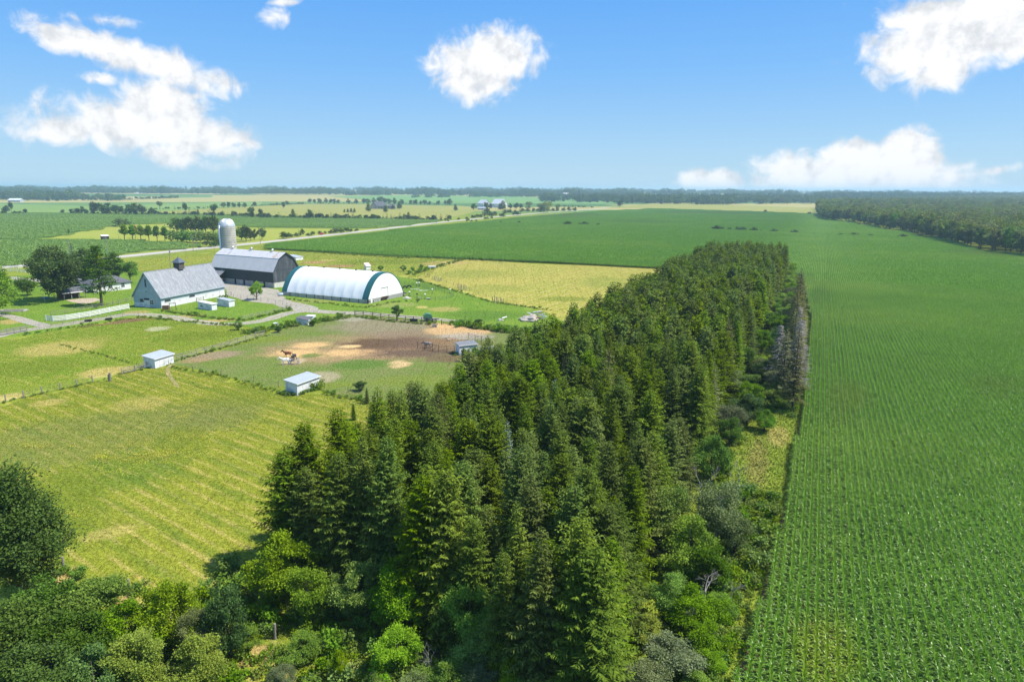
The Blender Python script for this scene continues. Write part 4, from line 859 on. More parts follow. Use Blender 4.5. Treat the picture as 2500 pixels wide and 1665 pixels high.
for i, (x, y, n_) in enumerate(((545, 285, 3), (580, 293, 5), (740, 350, 2), (775, 362, 6), (1030, 455, 2), (1075, 472, 6))):
    p = R7([(x, y)])[0]; w = ['leftmost', 'second from left', 'third from left', 'fourth from left', 'fifth from left', 'rightmost'][i]
    t = thing('post_bundle', 'clump of old upright fence posts by the hay field, ' + w, 'post', p, 0, 'old post clumps')
    for k in range(n_): MB().tube([(k * .55 - n_ * .25, random.uniform(-.3, .3), -.1), (k * .55 - n_ * .25 + random.uniform(-.2, .2), random.uniform(-.3, .3), random.uniform(1.4, 2.2))], .11, 6).build('post', m_wood_grey, t)
fence('wire_fence', 'wire fence between far pasture and hay field', P_((1020, 668), (1060, 655), (1120, 636), (1150, 630)), bpy.data.materials['dark_post'], 1.2, 2, 8, .05, wire=True, round_=True)
fence('wire_fence', 'wire fence crossing the far pasture', P_((880, 640), (920, 632), (970, 624)), bpy.data.materials['dark_post'], 1.2, 2, 8, .05, wire=True, round_=True)
fence('white_fence', 'white rail fence near the road at the far left', P_((-40, 669), (10, 664), (42, 664), (82, 669)), m_plank_white, 1.3, 3, 3.5, .06, (.04, .13))
fence('white_fence', 'white rail fence along the driveway on the left', P_((-40, 688), (20, 693), (55, 695), (78, 697)), m_plank_white, 1.2, 2, 4.0, .06, (.04, .12))
fence('white_fence', 'white rail fence by the road verge behind the maple', P_((20, 655), (45, 657), (70, 655), (110, 651)), m_plank_white, 1.1, 2, 4.0, .06, (.04, .14))
fence('roadside_fence', 'pale wire fence along the road behind the barns', P_((320, 632), (400, 624), (480, 616), (545, 609)), m_wood_grey, 1.2, 3, 7.0, .07, wire=True, wire_r=.02)

# ------------------------------------------------------------------ utility poles
def pole(p, h, label, wirefrom=None):
    t = thing('utility_pole', label, 'utility pole', p)
    MB().tube([(0, 0, -.3), (0, 0, h)], [.17, .11], 8).build('pole', m_wood_grey, t)
    MB().box((0, 0, h - .6), (1.9, .12, .14), rz=.3).build('crossarm', m_wood_grey, t)
    return t
for (x, y, h, lb) in ((172, 632, 10, 'utility pole by the road behind the maple'), (262, 622, 10, 'utility pole by the road behind the pine'), (472, 614, 9.5, 'shorter utility pole by the road left of the silo'), (479.5, 602, 10.5, 'tall utility pole in front of the homestead hedge'),
                      (636, 596, 10, 'utility pole at the road bend right of the silo'), (964, 554, 11, 'utility pole on the far road verge'), (1065, 545, 11, 'farther utility pole on the road verge'), (1209, 528, 11, 'utility pole beside the roadside farm'), (417, 655, 9, 'utility pole with transformer behind the grey barn')):
    t = pole(at(x, y), h, lb)
    if x == 417: MB().tube([(.35, 0, h - 1.8), (.35, 0, h - .9)], .25, 10).build('transformer', m_galv, t)

# ------------------------------------------------------------------ horses
def horse_mesh(name, mat, graze=0.0, sc=1.0, lying=False):
    """one continuous skinned body; x forwards"""
    V = []; E = []; R = []
    def v(p, r, par=None):
        V.append(p); R.append(r)
        if par is not None: E.append((par, len(V) - 1))
        return len(V) - 1
    b = 1.18 if not lying else .42
    hip = v((-.55, 0, b + .06), (.27, .28)); mid = v((-.08, 0, b - .06), (.27, .31), hip); ch = v((.42, 0, b - .02), (.25, .31), mid); wth = v((.58, 0, b + .08), (.20, .26), ch)
    nz = .55 - graze * .9
    n1 = v((.86, 0, b + .05 + .34 * nz), (.13, .19), wth); n2 = v((1.10, 0, b + .02 + .95 * nz), (.10, .15), n1)
    hd = v((1.22, 0, b + .02 + .98 * nz), (.10, .13), n2); mz = v((1.42 - .05 * graze, 0, b - .18 + .98 * nz), (.085, .10), hd); ns = v((1.56 - .1 * graze, 0, b - .37 + .98 * nz), (.065, .075), mz)
    for s in (-1, 1): v((1.14, s * .07, b + .22 + .98 * nz), (.025, .03), hd)
    rump = v((-.78, 0, b + .02), (.20, .22), hip)
    if lying:
        for s in (-1, 1):
            k = v((.5, s * .3, .25), (.1, .1), ch); k2 = v((.85, s * .25, .10), (.06, .06), k); v((.6, s * .2, .07), (.05, .05), k2)
            h1 = v((-.4, s * .35, .25), (.14, .14), hip); h2 = v((.0, s * .42, .12), (.08, .08), h1); v((-.4, s * .45, .07), (.05, .05), h2)
    else:
        for s in (-1, 1):
            o_ = .10 * s
            e1 = v((.46, s * .17, b - .34), (.11, .12), ch); e2 = v((.48 + o_, s * .16, .62), (.062, .065), e1); e3 = v((.47 + o_, s * .16, .52), (.058, .06), e2); e4 = v((.47 + o_, s * .16, .18), (.042, .044), e3); v((.50 + o_, s * .16, .03), (.06, .06), e4)
            k1 = v((-.58, s * .17, b - .30), (.15, .17), hip); k2 = v((-.48 - o_, s * .17, .74), (.09, .10), k1); k3 = v((-.76 - o_, s * .17, .52), (.055, .065), k2); k4 = v((-.72 - o_, s * .17, .18), (.042, .046), k3); v((-.68 - o_, s * .17, .03), (.06, .06), k4)
    m = bpy.data.meshes.new(name); m.from_pydata([tuple(c * sc for c in p) for p in V], E, []); m.update(); m.materials.append(mat)
    o = bpy.data.objects.new(name, m); o.modifiers.new('skin', 'SKIN'); ss = o.modifiers.new('sub', 'SUBSURF'); ss.levels = ss.render_levels = 2
    for i, r in enumerate(R): m.skin_vertices[0].data[i].radius = (r[0] * sc, r[1] * sc)
    m.skin_vertices[0].data[1].use_root = True
    return o
def horse(label, p, rz, mat, hair, graze=0.0, sc=1.0, lying=False):
    t = thing('horse', label, 'horse', p, rz, 'horses in the paddock')
    o = horse_mesh('body', mat, graze, sc, lying); COL.objects.link(o); o.parent = t
    b = (1.18 if not lying else .42) * sc; nz = .55 - graze * .9
    MB().tube([(-.88 * sc, 0, b + .08 * sc), (-1.02 * sc, 0, b - .15 * sc), (-1.03 * sc, 0, max(.1, b - .7 * sc))], [.05, .09, .03], 7).build('tail', hair, t, True)
    MB().tube([(.62 * sc, 0, b + .3 * sc), (.90 * sc, 0, b + (.22 + .36 * nz) * sc), (1.12 * sc, 0, b + (.2 + .95 * nz) * sc), (1.24 * sc, 0, b + (.10 + .98 * nz) * sc)], [.03, .07, .07, .03], 6).build('mane', hair, t, True)
    return t
hw = pmat('white_coat', (.72, .70, .66), (.62, .6, .56), 3, .6, .05); hb_ = pmat('bay_coat', (.22, .075, .03), (.17, .055, .022), 3, .5, .05)
hd_ = pmat('dark_coat', (.03, .028, .028), (.045, .04, .04), 3, .5, .05); hg = pmat('dapple_coat', (.36, .31, .27), (.16, .14, .13), 2.2, .6, .05); hdun = pmat('dun_coat', (.42, .30, .20), (.35, .25, .17), 3, .6, .05); hk = pmat('dark_hair', (.02, .018, .017), None, 3)
horse('white horse standing left of the feeder', at(697, 890), rad(205), hw, hw, .15)
horse('bay horse standing behind the white horse', at(703, 874), rad(178), hb_, hk, .12)
horse('dark horse feeding at the right side of the feeder', at(718, 881), rad(262), hd_, hk, .75)
horse('dapple grey horse standing in the sandy pen by the iron fence', at(1045, 850), rad(172), hg, hk, .35)
horse('dun foal lying on the sand in the pen', at(1097, 832), rad(200), hdun, hk, .0, .75, True)
# round hay feeder
fp = at(718, 888); fd = thing('hay_feeder', 'round hay feeder with a blue ring among the horses', 'feeder', fp)
for z_ in (.25, .75): 
    MB().tube([(1.1 * math.cos(a), 1.1 * math.sin(a), z_) for a in [i * math.pi / 12 for i in range(25)]], .035, 6, False).build('ring', pmat('blue_steel', (.06, .12, .3), None, 3) if z_ < .5 else bpy.data.materials['blue_steel'], fd)
for i in range(10):
    a = i * math.pi / 5; MB().tube([(1.1 * math.cos(a), 1.1 * math.sin(a), 0), (1.1 * math.cos(a), 1.1 * math.sin(a), 1.05)], .03, 6).build('bar', bpy.data.materials['blue_steel'], fd)
MB().lathe([(0, .55), (.5, .5), (.85, .3), (1.0, .05), (1.0, 0)], 16).build('hay', pmat('hay', (.42, .32, .14), (.3, .22, .1), 6, .95, .8), fd)

# ------------------------------------------------------------------ small things about the yard
def half_tyre(p, label):
    t = thing('half_tyre', label, 'tyre', p, 0.3, 'tyre tunnels in the ring')
    MB().tube([(.75 * math.cos(a), 0, .75 * math.sin(a)) for a in [i * math.pi / 12 for i in range(13)]], .27, 10).build('tread', pmat('rubber', (.018, .018, .019), None, 6, .8) if 'rubber' not in bpy.data.materials else bpy.data.materials['rubber'], t, True)
    return t
half_tyre(R4([(320, 715)])[0], 'black half tyre in the training ring, left one'); half_tyre(R4([(433, 695)])[0], 'black half tyre in the training ring, right one')
for i, (a, b2, w) in enumerate((((475, 748), (715, 735), 'farthest back of the four'), ((630, 782), (805, 770), 'left of the middle pair'), ((730, 795), (950, 780), 'right of the middle pair'), ((610, 960), (800, 985), 'nearest to the lane'))):
    a_, b_ = R4([a, b2])
    t = thing('jump_pole', 'white pole lying on the ring grass, ' + w, 'pole', a_, math.atan2((b_ - a_).y, (b_ - a_).x), 'poles lying in the ring'); L_ = (b_ - a_).length
    MB().tube([(0, 0, .09), (L_, 0, .09)], .07, 8).build('shaft', m_plank_white, t); MB().tube([(L_ * .3, 0, .09), (L_ * .4, 0, .09)], .075, 8).build('painted_band', pmat('yellow_paint', (.6, .5, .05), None, 3) if i == 0 else bpy.data.materials['yellow_paint'], t)
def stand(x, y, h, label, top, base=True):
    p = R4([(x, y)])[0]; t = thing('jump_stand', label, 'jump stand', p)
    MB().tube([(0, 0, 0), (0, 0, h)], .05, 6).build('upright', m_metal_dark, t); MB().box((0, 0, .05), (.7, .7, .1)).build('foot', m_metal_dark, t)
    MB().lathe([(0, 0), (.28, .05), (.34, .25), (.2, .5), (0, .55)], 10, (0, 0, h - .1)).build('top', top, t, True); return t
stand(708, 660, 1.2, 'white-topped stand at the back of the training ring', m_plank_white); stand(640, 660, 1.1, 'second white-topped stand at the back of the ring', m_plank_white)
stand(1065, 860, 1.4, 'white-topped stand in the middle of the training ring', m_plank_white); stand(445, 930, 1.3, 'white-topped stand near the arena corner', m_plank_white)
stand(655, 975, 1.2, 'dark-topped stand at the near side of the ring', m_metal_dark); stand(1548, 850, 1.2, 'white-topped stand at the right end of the ring', m_plank_white); stand(868, 1010, 1.5, 'thin white marker on the near ring fence', m_plank_white)
t = thing('trough', 'small black and white trough outside the ring', 'trough', R4([(962, 1025)])[0], .1); MB().box((0, 0, .2), (1.1, .6, .4)).build('tub', m_metal_dark, t); MB().box((0, 0, .43), (1.15, .65, .06)).build('lid', m_white, t)
def rock(name, label, p, sx, sy, sz, mat, cat='rock'):
    bm = bmesh.new(); bmesh.ops.create_icosphere(bm, subdivisions=3, radius=1)
    for v in bm.verts:
        n = v.co.normalized(); k = 1 + .18 * math.sin(n.x * 5 + p.x) + .14 * math.sin(n.y * 7 + p.y) + .1 * math.sin(n.z * 9)
        v.co = Vector((n.x * sx * k, n.y * sy * k, max(-.1, n.z * sz * k)))
    m = bpy.data.meshes.new(name); bm.to_mesh(m); bm.free(); m.materials.append(mat); o = link(name, m, None, p); return tag(o, label, cat)
m_rock = pmat('pale_rock', (.5, .48, .44), (.38, .37, .34), 2, .9, .5)
rock('rock', 'pale boulder by the arena corner', R4([(370, 1000)])[0], 1.4, .8, .6, m_rock)
rock('rock', 'pale stone on the lawn left of the rubble heap', at(1221, 783), .9, .6, .5, m_rock)
t = thing('cart', 'old timber cart beside the arena corner', 'cart', R4([(255, 925)])[0], -.4)
MB().box((0, 0, .7), (2.6, 1.2, .12)).build('bed', m_wood_grey, t); MB().box((0, .6, .95), (2.6, .06, .4)).build('side', m_wood_grey, t)
for s in (-1, 1): MB().tube([(-.6, s * .65 - .06, .45), (-.6, s * .65 + .06, .45)], .45, 16).build('wheel', m_metal_dark, t)
# propane tank and barrels by the arena
t = thing('propane_tank', 'small white and blue tank at the arena corner', 'tank', at(685, 723), .5)
MB().tube([(-.9, 0, .65), (-.8, 0, .65), (.8, 0, .65), (.9, 0, .65)], [.2, .42, .42, .2], 14).build('vessel', pmat('pale_blue_paint', (.45, .55, .65), None, 3), t, True)
for s in (-.5, .5): MB().box((s, 0, .15), (.12, .6, .3)).build('foot', m_metal_dark, t)
# green baler-like implement and cart by the lane fence
t = thing('round_baler', 'green farm baler standing behind the paddock fence', 'baler', at(1044, 784), .2); gm = pmat('green_paint', (.05, .19, .09), (.09, .22, .13), 3, .5, .1)
MB().prism([(-1.1, .5), (1.1, .5), (1.35, 1.3), (.9, 2.1), (-.3, 2.3), (-1.2, 1.7)], 'Y', -1.0, 1.0).build('bale_chamber', gm, t)
for s in (-1.15, 1.15): MB().tube([(-.2, s - .12, .5), (-.2, s + .12, .5)], .5, 16).build('wheel', bpy.data.materials['rubber'], t)
MB().box((2.2, 0, .6), (2.2, .15, .15)).build('drawbar', m_metal_dark, t); MB().box((1.5, 0, .45), (.5, 1.9, .3)).build('pickup', m_wood_brown, t)
t = thing('hay_rake', 'grey wheeled hay rake beside the green baler', 'rake', at(1060, 787), -.1)
MB().box((0, 0, .8), (3.0, .12, .12)).box((0, 0, .8), (.12, 2.0, .12)).build('frame', m_galv, t)
for s in (-1.2, -.3, .6): MB().tube([(s, -.5, .6), (s + .1, -.46, .6)], .55, 14).build('rake_wheel', m_metal_dark, t)
t = thing('water_trough', 'low black trough at the paddock fence', 'trough', at(1010, 786), .1); MB().box((0, 0, .35), (2.2, .9, .1)).box((0, .42, .4), (2.2, .08, .75)).box((0, -.42, .4), (2.2, .08, .75)).build('tub', m_metal_dark, t); MB().box((0, 0, .62), (2.0, .75, .04)).build('water', m_glass, t)
t = thing('wooden_block', 'old stump-like feed box on the sandy pen', 'box', at(1061, 799), .2); MB().box((0, 0, .35), (1.1, .8, .7)).build('body', m_wood_grey, t); MB().box((0, 0, .73), (1.6, .9, .08)).build('lid', m_wood_grey, t)
t = thing('blue_barrel', 'blue barrel lying at the hedge end by the gate', 'barrel', at(1115, 791), .3); MB().tube([(-.5, 0, .35), (.5, 0, .35)], .34, 14).build('drum', pmat('blue_plastic', (.03, .12, .4), None, 3, .4), t, True); MB().tube([(-.53, 0, .35), (-.5, 0, .35)], .36, 14).build('rim', m_metal_dark, t)
for (x, y, lb) in ((216, 785, 'black rubber tub in the dirt below the lane, left one'), (266, 781, 'black and grey tub in the dirt below the lane, right one')):
    t = thing('rubber_tub', lb, 'tub', at(x, y), .2); MB().lathe([(.85, 0), (1.0, .45), (.9, .45), (.78, .1), (0, .1)], 20).build('tub', bpy.data.materials['rubber'], t); MB().lathe([(0, .3), (.86, .3)], 20).build('water', m_glass, t)
t = thing('water_tank', 'white cube tank in the weeds below the lane', 'tank', at(674, 799), .3); MB().box((0, 0, .65), (1.2, 1.2, 1.1)).build('tank', m_white, t); MB().box((0, 0, .06), (1.3, 1.3, .12)).build('pallet', m_wood_grey, t)
# hay wagon and trailer in the distance
t = thing('hay_wagon', 'flat red-brown hay wagon at the edge of the maize', 'wagon', at(1189, 634), -.15)
MB().box((0, 0, 1.0), (6.5, 2.4, .25)).build('deck', m_wood_brown, t)
for xx in (-2.3, 2.3):
    for s in (-.95, .95): MB().tube([(xx, s - .1, .45), (xx, s + .1, .45)], .45, 14).build('wheel', bpy.data.materials['rubber'], t)
for s in (-3.1, -1.0, 0.2, 3.1): MB().box((s, 1.1, 1.9), (.12, .12, 1.7)).build('stake', m_wood_grey, t)
t = thing('utility_trailer', 'small white trailer in the weeds behind the arena', 'trailer', at(1055, 656), .2); MB().box((0, 0, .9), (3.4, 1.8, .7)).build('body', m_white, t); MB().box((2.3, 0, .5), (1.4, .1, .1)).build('drawbar', m_metal_dark, t)
for s in (-.95, .95): MB().tube([(0, s - .1, .4), (0, s + .1, .4)], .4, 14).build('wheel', bpy.data.materials['rubber'], t)
# red car on the road
cp = at(786, 573.5); rd = unit(at(900, 563.5) - at(760, 579)); t = thing('car', 'red car driving on the country road', 'car', cp + Vector((0, 0, .05)), math.atan2(rd.y, rd.x))
red_p = pmat('red_car_paint', (.45, .02, .04), None, 1, .25, 0)
MB().prism([(-2.2, .35), (2.2, .35), (2.25, .75), (1.3, .9), (.6, 1.42), (-1.2, 1.45), (-2.1, .95), (-2.25, .7)], 'Y', -.85, .85).build('body', red_p, t)
MB().prism([(-1.75, .98), (1.1, .95), (.5, 1.36), (-1.15, 1.38)], 'Y', -.865, .865).build('side_window', m_glass, t); MB().add([(1.32, -.7, .92), (1.32, .7, .92), (.66, .66, 1.41), (.66, -.66, 1.41)], [(0, 1, 2, 3)]).build('windscreen', m_glass, t)
for xx in (-1.4, 1.4):
    for s in (-.8, .8): w_ = MB().tube([(xx, s - .1, .33), (xx, s + .1, .33)], .33, 16).build('wheel', bpy.data.materials['rubber'], t)
for s in (-.6, .6): MB().box((2.22, s, .68), (.08, .3, .14)).build('headlight', m_white, t)
# rubble heap with beams and a round bale
rp = at(1295, 782); t = thing('rubble_heap', 'heap of pale rubble and old beams by the spruces', 'rubble', rp)
o = rock('earth', 'pale broken rubble', Vector((0, 0, 0)), 2.6, 3.0, 1.3, pmat('rubble', (.42, .38, .33), (.3, .27, .23), 2.5, .95, .8)); o.parent = t; del o['category'], o['label']
for k in range(9):
    a = random.uniform(-.5, .9); MB().box((random.uniform(-1, 3.8), random.uniform(.5, 4.5), random.uniform(.5, 2.0)), (random.uniform(2.5, 4.5), .3, .2), rz=a, ry=random.uniform(-.35, .35)).build('beam', m_wood_grey if k % 3 else m_plank_white, t)
MB().box((3.4, 1.4, .8), (.3, .3, 1.6)).box((4.0, 2.2, .9), (.3, .3, 1.8)).build('upright', m_plank_white, t)
t = thing('round_bale', 'brown round hay bale against the rubble heap', 'bale', at(1303, 782), .5)
MB().tube([(-.6, 0, .72), (-.55, 0, .72), (.55, 0, .72), (.6, 0, .72)], [.6, .74, .74, .6], 20).build('hay_roll', pmat('old_hay', (.40, .25, .12), (.32, .2, .1), 5, .95, .6), t, True); MB().tube([(-.2, 0, .72), (.2, 0, .72)], .75, 20).build('wrap', bpy.data.materials['hay'], t, True)
t = thing('log', 'white log lying on the grass near the rubble', 'log', at(1231, 777), .9); MB().tube([(-1.1, 0, .15), (1.1, 0, .25)], [.2, .17], 9).build('trunk', m_plank_white, t); MB().tube([(1.1, 0, .25), (1.13, 0, .25)], .15, 9).build('cut_end', m_wood_brown, t)
fp_ = at(110, 738); t = thing('post', 'thin white post on the lawn by the maple shade', 'post', fp_); MB().tube([(0, 0, 0), (-.15, 0, 2.2)], .05, 6).build('shaft', m_plank_white, t); MB().box((-.15, 0, 2.25), (.25, .25, .1)).build('cap', m_white, t)
lp = at(45, 696); t = thing('lamp_post', 'leaning white post by the driveway fence', 'post', lp); MB().tube([(0, 0, 0), (-.5, 0, 3.0)], .07, 6).build('shaft', m_plank_white, t); MB().box((-.5, 0, 3.05), (.4, .3, .25)).build('box', m_white, t)
# picnic things in the maple shade
t = thing('paddling_pool', 'blue play pool in the shade of the maple', 'pool', at(112, 729), 0); MB().lathe([(.9, 0), (1.0, .5), (.9, .5), (.85, .1)], 18).build('wall', pmat('blue_pool', (.05, .3, .45), None, 3), t); MB().lathe([(0, .35), (.88, .35)], 18).build('water', m_glass, t)
t = thing('timber_crate', 'brown timber box at the corner of the grey barn', 'box', at(405, 756), .2); MB().box((0, 0, .6), (1.8, 1.0, 1.2)).build('body', m_wood_brown, t); MB().box((0, 0, 1.23), (1.9, 1.1, .06)).build('lid', m_wood_brown, t)
t = thing('hitching_frame', 'dark timber hitching frame before the barn wall', 'frame', at(415, 757), .25)
for s in (0, 1.7): MB().box((s, 0, 1.0), (.12, .12, 2.0)).build('post', m_metal_dark, t)
MB().box((.85, 0, 2.05), (1.95, .14, .14)).build('beam', m_metal_dark, t)
t = thing('sidewall_tyres', 'stack of dark tyres by the barn corner', 'tyre', at(538, 728), 0)
for k, (dx, dy) in enumerate(((0, 0), (.9, .5), (1.6, 1.2))): MB().tube([(dx + .4 * math.cos(a), dy, .5 + .4 * math.sin(a)) for a in [i * math.pi / 8 for i in range(17)]], .13, 8, False).build('tyre', bpy.data.materials['rubber'], t, True)

# ------------------------------------------------------------------ plant materials
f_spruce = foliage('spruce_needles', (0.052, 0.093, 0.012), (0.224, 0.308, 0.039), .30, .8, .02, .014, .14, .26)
f_blue = foliage('blue_spruce_needles', (0.077, 0.132, 0.088), (0.242, 0.330, 0.231), .2, .7, .08, .01, .1, .15)
f_thin = foliage('thin_spruce_needles', (0.097, 0.103, 0.045), (0.220, 0.234, 0.091), .2, .7, .08, .02, .2, .25)
f_pine = foliage('pine_needles', (0.045, 0.095, 0.012), (0.144, 0.234, 0.031), .25, .7, .1, .01, .1, .1)
f_dark = foliage('dark_leaves', (0.042, 0.093, 0.011), (0.123, 0.226, 0.025), .3, .6, .15, .015, .15, .2)
f_mid = foliage('green_leaves', (0.092, 0.179, 0.018), (0.246, 0.395, 0.040), .35, .6, .15, .02, .15, .2)
f_lime = foliage('lime_leaves', (0.145, 0.209, 0.010), (0.344, 0.438, 0.026), .38, .6, .15, .015, .1, .15)
f_bright = foliage('bright_leaves', (0.108, 0.218, 0.017), (0.304, 0.483, 0.047), .38, .6, .15, .01, .1, .15)
f_sage = foliage('grey_green_leaves', (0.115, 0.149, 0.055), (0.302, 0.356, 0.142), .3, .65, .12, .015, .15, .2)
f_red = foliage('red_leaves', (0.3, 0.06, 0.03), (0.45, 0.12, 0.06), .2)
f_far = foliage('far_leaves', (0.040, 0.076, 0.014), (0.115, 0.173, 0.036), .25, .7, .1, .025, .2, .3)
f_wood = foliage('wood_leaves', (0.088, 0.129, 0.026), (0.253, 0.297, 0.059), .28, .7, .1, .03, .2, .3)
f_willow = foliage('willow_leaves', (0.14, 0.18, 0.05), (0.32, 0.37, 0.11), .3, .7, .1)
m_bark = pmat('bark', (0.10, 0.08, 0.062), (0.065, 0.052, 0.04), 6, .95, .6, stretch=(1, 1, .3))
m_dead = pmat('dead_wood', (0.31, 0.285, 0.26), (0.23, 0.21, 0.19), 6, .9, .4, stretch=(1, 1, .3))

# ------------------------------------------------------------------ plant models
def petals(base, d, length, width, roll, tint, name, mat, fold=0.0):
    """one leaf-shaped face per row: base point, direction, length, width, roll about its axis"""
    n = len(base); d = d / np.linalg.norm(d, axis=1, keepdims=True)
    ref = np.where(np.abs(d[:, 2:3]) > .95, np.array([[1.0, 0, 0]]), np.array([[0, 0, 1.0]]))
    s = np.cross(d, ref); s /= np.linalg.norm(s, axis=1, keepdims=True); u = np.cross(s, d)
    side = s * np.cos(roll)[:, None] + u * np.sin(roll)[:, None]; up = -s * np.sin(roll)[:, None] + u * np.cos(roll)[:, None]
    L = length[:, None]; Wd = width[:, None] * .5; m_ = base + d * L * .45
    V = np.stack([base, m_ - side * Wd + up * Wd * fold, base + d * L, m_ + side * Wd + up * Wd * fold], 1).reshape(-1, 3)
    Fq = np.arange(4 * n).reshape(n, 4)
    return np_mesh(name, V, Fq, mat, {'tint': np.repeat(tint, 4)})
def spruce(name, H, Rm, mat, seed, z0=0.9, wh=.40, nbr=7, step=.17, tw=1.0, sparse=0.0, wid=.125, prof=.8):
    r = np.random.default_rng(seed); Z = []; z = z0
    while z < H - .12:
        Z.append(z); z += wh * (1.15 - .55 * (z / H)) * r.uniform(.85, 1.15)
    B = []
    for z in Z:
        t = (z - z0) / (H - z0); n_ = max(4, int(round(nbr * (1.15 - .4 * t)))); a0 = r.uniform(0, 6.28)
        for k in range(n_):
            if r.uniform() < sparse * (1 - t * .6): continue
            L = Rm * (1 - t) ** prof * (.72 + .28 * min(1, t * 5)) * r.uniform(.55, 1.18) * (1 + .12 * math.sin(3 * a0 + k)) + .1
            B.append((z + r.uniform(-.5, .5) * (1 - t * .8) * wh * 1.6, a0 + k * 6.283 / n_ + r.uniform(-.25, .25), L, -.28 + 1.15 * t ** 1.3 + r.uniform(-.08, .08)))
    B = np.array(B); K = int(np.ceil(B[:, 2].max() / step)); u = (np.arange(K) + 1)[None] * step / B[:, 2:3]
    keep = u <= 1.02; bi, ki = np.nonzero(keep); uu = u[bi, ki]; z, a, L, sl = B[bi].T
    dr = np.stack([np.cos(a), np.sin(a), np.zeros_like(a)], 1); sd_ = np.stack([-np.sin(a), np.cos(a), np.zeros_like(a)], 1)
    pos = dr * (L * uu)[:, None]; pos[:, 2] = z + L * (sl * uu - .30 * uu ** 2 + .22 * uu ** 4)
    bases, dirs, lens, tint = [], [], [], []
    for sgn in (-1, 1, 0):
        n_ = len(uu); ang = r.uniform(.7, 1.15, n_)
        if sgn == 0: d = dr * .5 + np.stack([r.normal(0, .5, n_), r.normal(0, .5, n_), r.uniform(-1.1, .35, n_)], 1)
        else: d = dr * np.cos(ang)[:, None] + sd_ * (sgn * np.sin(ang))[:, None] + np.array([[0, 0, -.32]]) + r.normal(0, .16, (n_, 3))
        l = (.20 + .42 * (1 - uu)) * (L ** .55) * r.uniform(.7, 1.2, n_) * tw * (.75 if sgn == 0 else 1)
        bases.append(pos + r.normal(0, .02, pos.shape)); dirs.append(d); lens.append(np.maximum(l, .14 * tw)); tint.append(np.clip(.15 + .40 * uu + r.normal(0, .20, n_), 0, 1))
    base = np.concatenate(bases); d = np.concatenate(dirs); l = np.concatenate(lens); ti = np.concatenate(tint)
    lead = np.array([[0, 0, H - .55]]); base = np.vstack([base, lead, lead]); d = np.vstack([d, [[.02, 0, 1]], [[0, .03, 1]]]); l = np.append(l, [.6, .55]); ti = np.append(ti, [.7, .7])
    return petals(base, d, l, wid * tw * (.7 + .6 * l) * r.uniform(.8, 1.25, len(l)), r.uniform(-.9, .9, len(l)), ti, name, mat, .25)
def spruce_trunk(H, r0=.17): return MB().tube([(0, 0, -.2), (.03, .02, H * .5), (0, 0, H - .3)], [r0, r0 * .6, .02], 7).mesh('trunk', m_bark)
def crown(name, H, zb, R, mat, seed, n=6000, leaf=.24, lobes=26, shape='round', lobe_r=.36, hollow=.55, droop=0.0):
    r = np.random.default_rng(seed); cz = (H + zb) / 2; hz = (H - zb) / 2; C = []; ph = r.uniform(0, 6.28, 3)
    for i in range(lobes):
        v = r.normal(size=3); v /= np.linalg.norm(v); v[2] = v[2] * .9 + .1; k = r.uniform(.45, .95) ** .6
        rr = R * (1 + .22 * math.sin(2 * math.atan2(v[1], v[0]) + ph[0]) + .18 * math.sin(3 * math.atan2(v[1], v[0]) + ph[1]) + .2 * math.sin(4 * v[2] + ph[2]))
        if shape == 'vase': rr = R * (.55 + .6 * max(0, v[2] * .5 + .5))
        if shape == 'cone': rr = R * (1.05 - .75 * (v[2] * k * .5 + .5))
        lr = lobe_r * R * r.uniform(.65, 1.2)
        C.append((v[0] * k * (rr - lr * .6), v[1] * k * (rr - lr * .6), cz + v[2] * k * (hz - lr * .6), lr, r.normal(0, .14)))
    C = np.array(C); AX = r.uniform(.6, 1.35, (len(C), 3)) * np.array([[1, 1, .8]]); w = C[:, 3] ** 2; idx = r.choice(len(C), n, p=w / w.sum()); c = C[idx]
    v = r.normal(size=(n, 3)); v /= np.linalg.norm(v, axis=1, keepdims=True); rad_ = np.clip(r.normal(.82, .30, n), .1, 1.7)
    pos = c[:, :3] + v * (c[:, 3] * rad_)[:, None] * AX[idx]
    keep = (pos[:, 2] > zb * .5) | (zb < .6); pos = pos[keep]; v = v[keep]; c = c[keep]; n = len(pos)
    d = v * .6 + r.normal(0, .55, (n, 3)); d[:, 2] += -.1 - droop
    ti = np.clip(.42 + c[:, 4] + r.normal(0, .2, n) + .12 * v[:, 2], 0, 1)
    l = leaf * r.uniform(.65, 1.3, n)
    return petals(pos, d, l, l * r.uniform(.6, .95, n), r.normal(0, .8, n), ti, name, mat, .15)
def limbs(H, zb, R, seed, r0=.2, mat=None, n=6):
    r = random.Random(seed); mb = MB(); top = (r.uniform(-.2, .2), r.uniform(-.2, .2), H * .8)
    mb.tube([(0, 0, -.2), (r.uniform(-.1, .1), r.uniform(-.1, .1), max(zb, H * .3)), top], [r0, r0 * .75, .03], 7)
    for i in range(n):
        a = i * 6.283 / n + r.uniform(-.4, .4); z0 = max(.3, zb) * r.uniform(.7, 1.0) + r.uniform(0, H * .25); L = R * r.uniform(.5, .8)
        mb.tube([(0, 0, z0), (math.cos(a) * L * .5, math.sin(a) * L * .5, z0 + L * .5), (math.cos(a) * L, math.sin(a) * L, min(H * .85, z0 + L * 1.0))], [r0 * .5, r0 * .3, .02], 5)
    return mb.mesh('trunk', mat or m_bark)
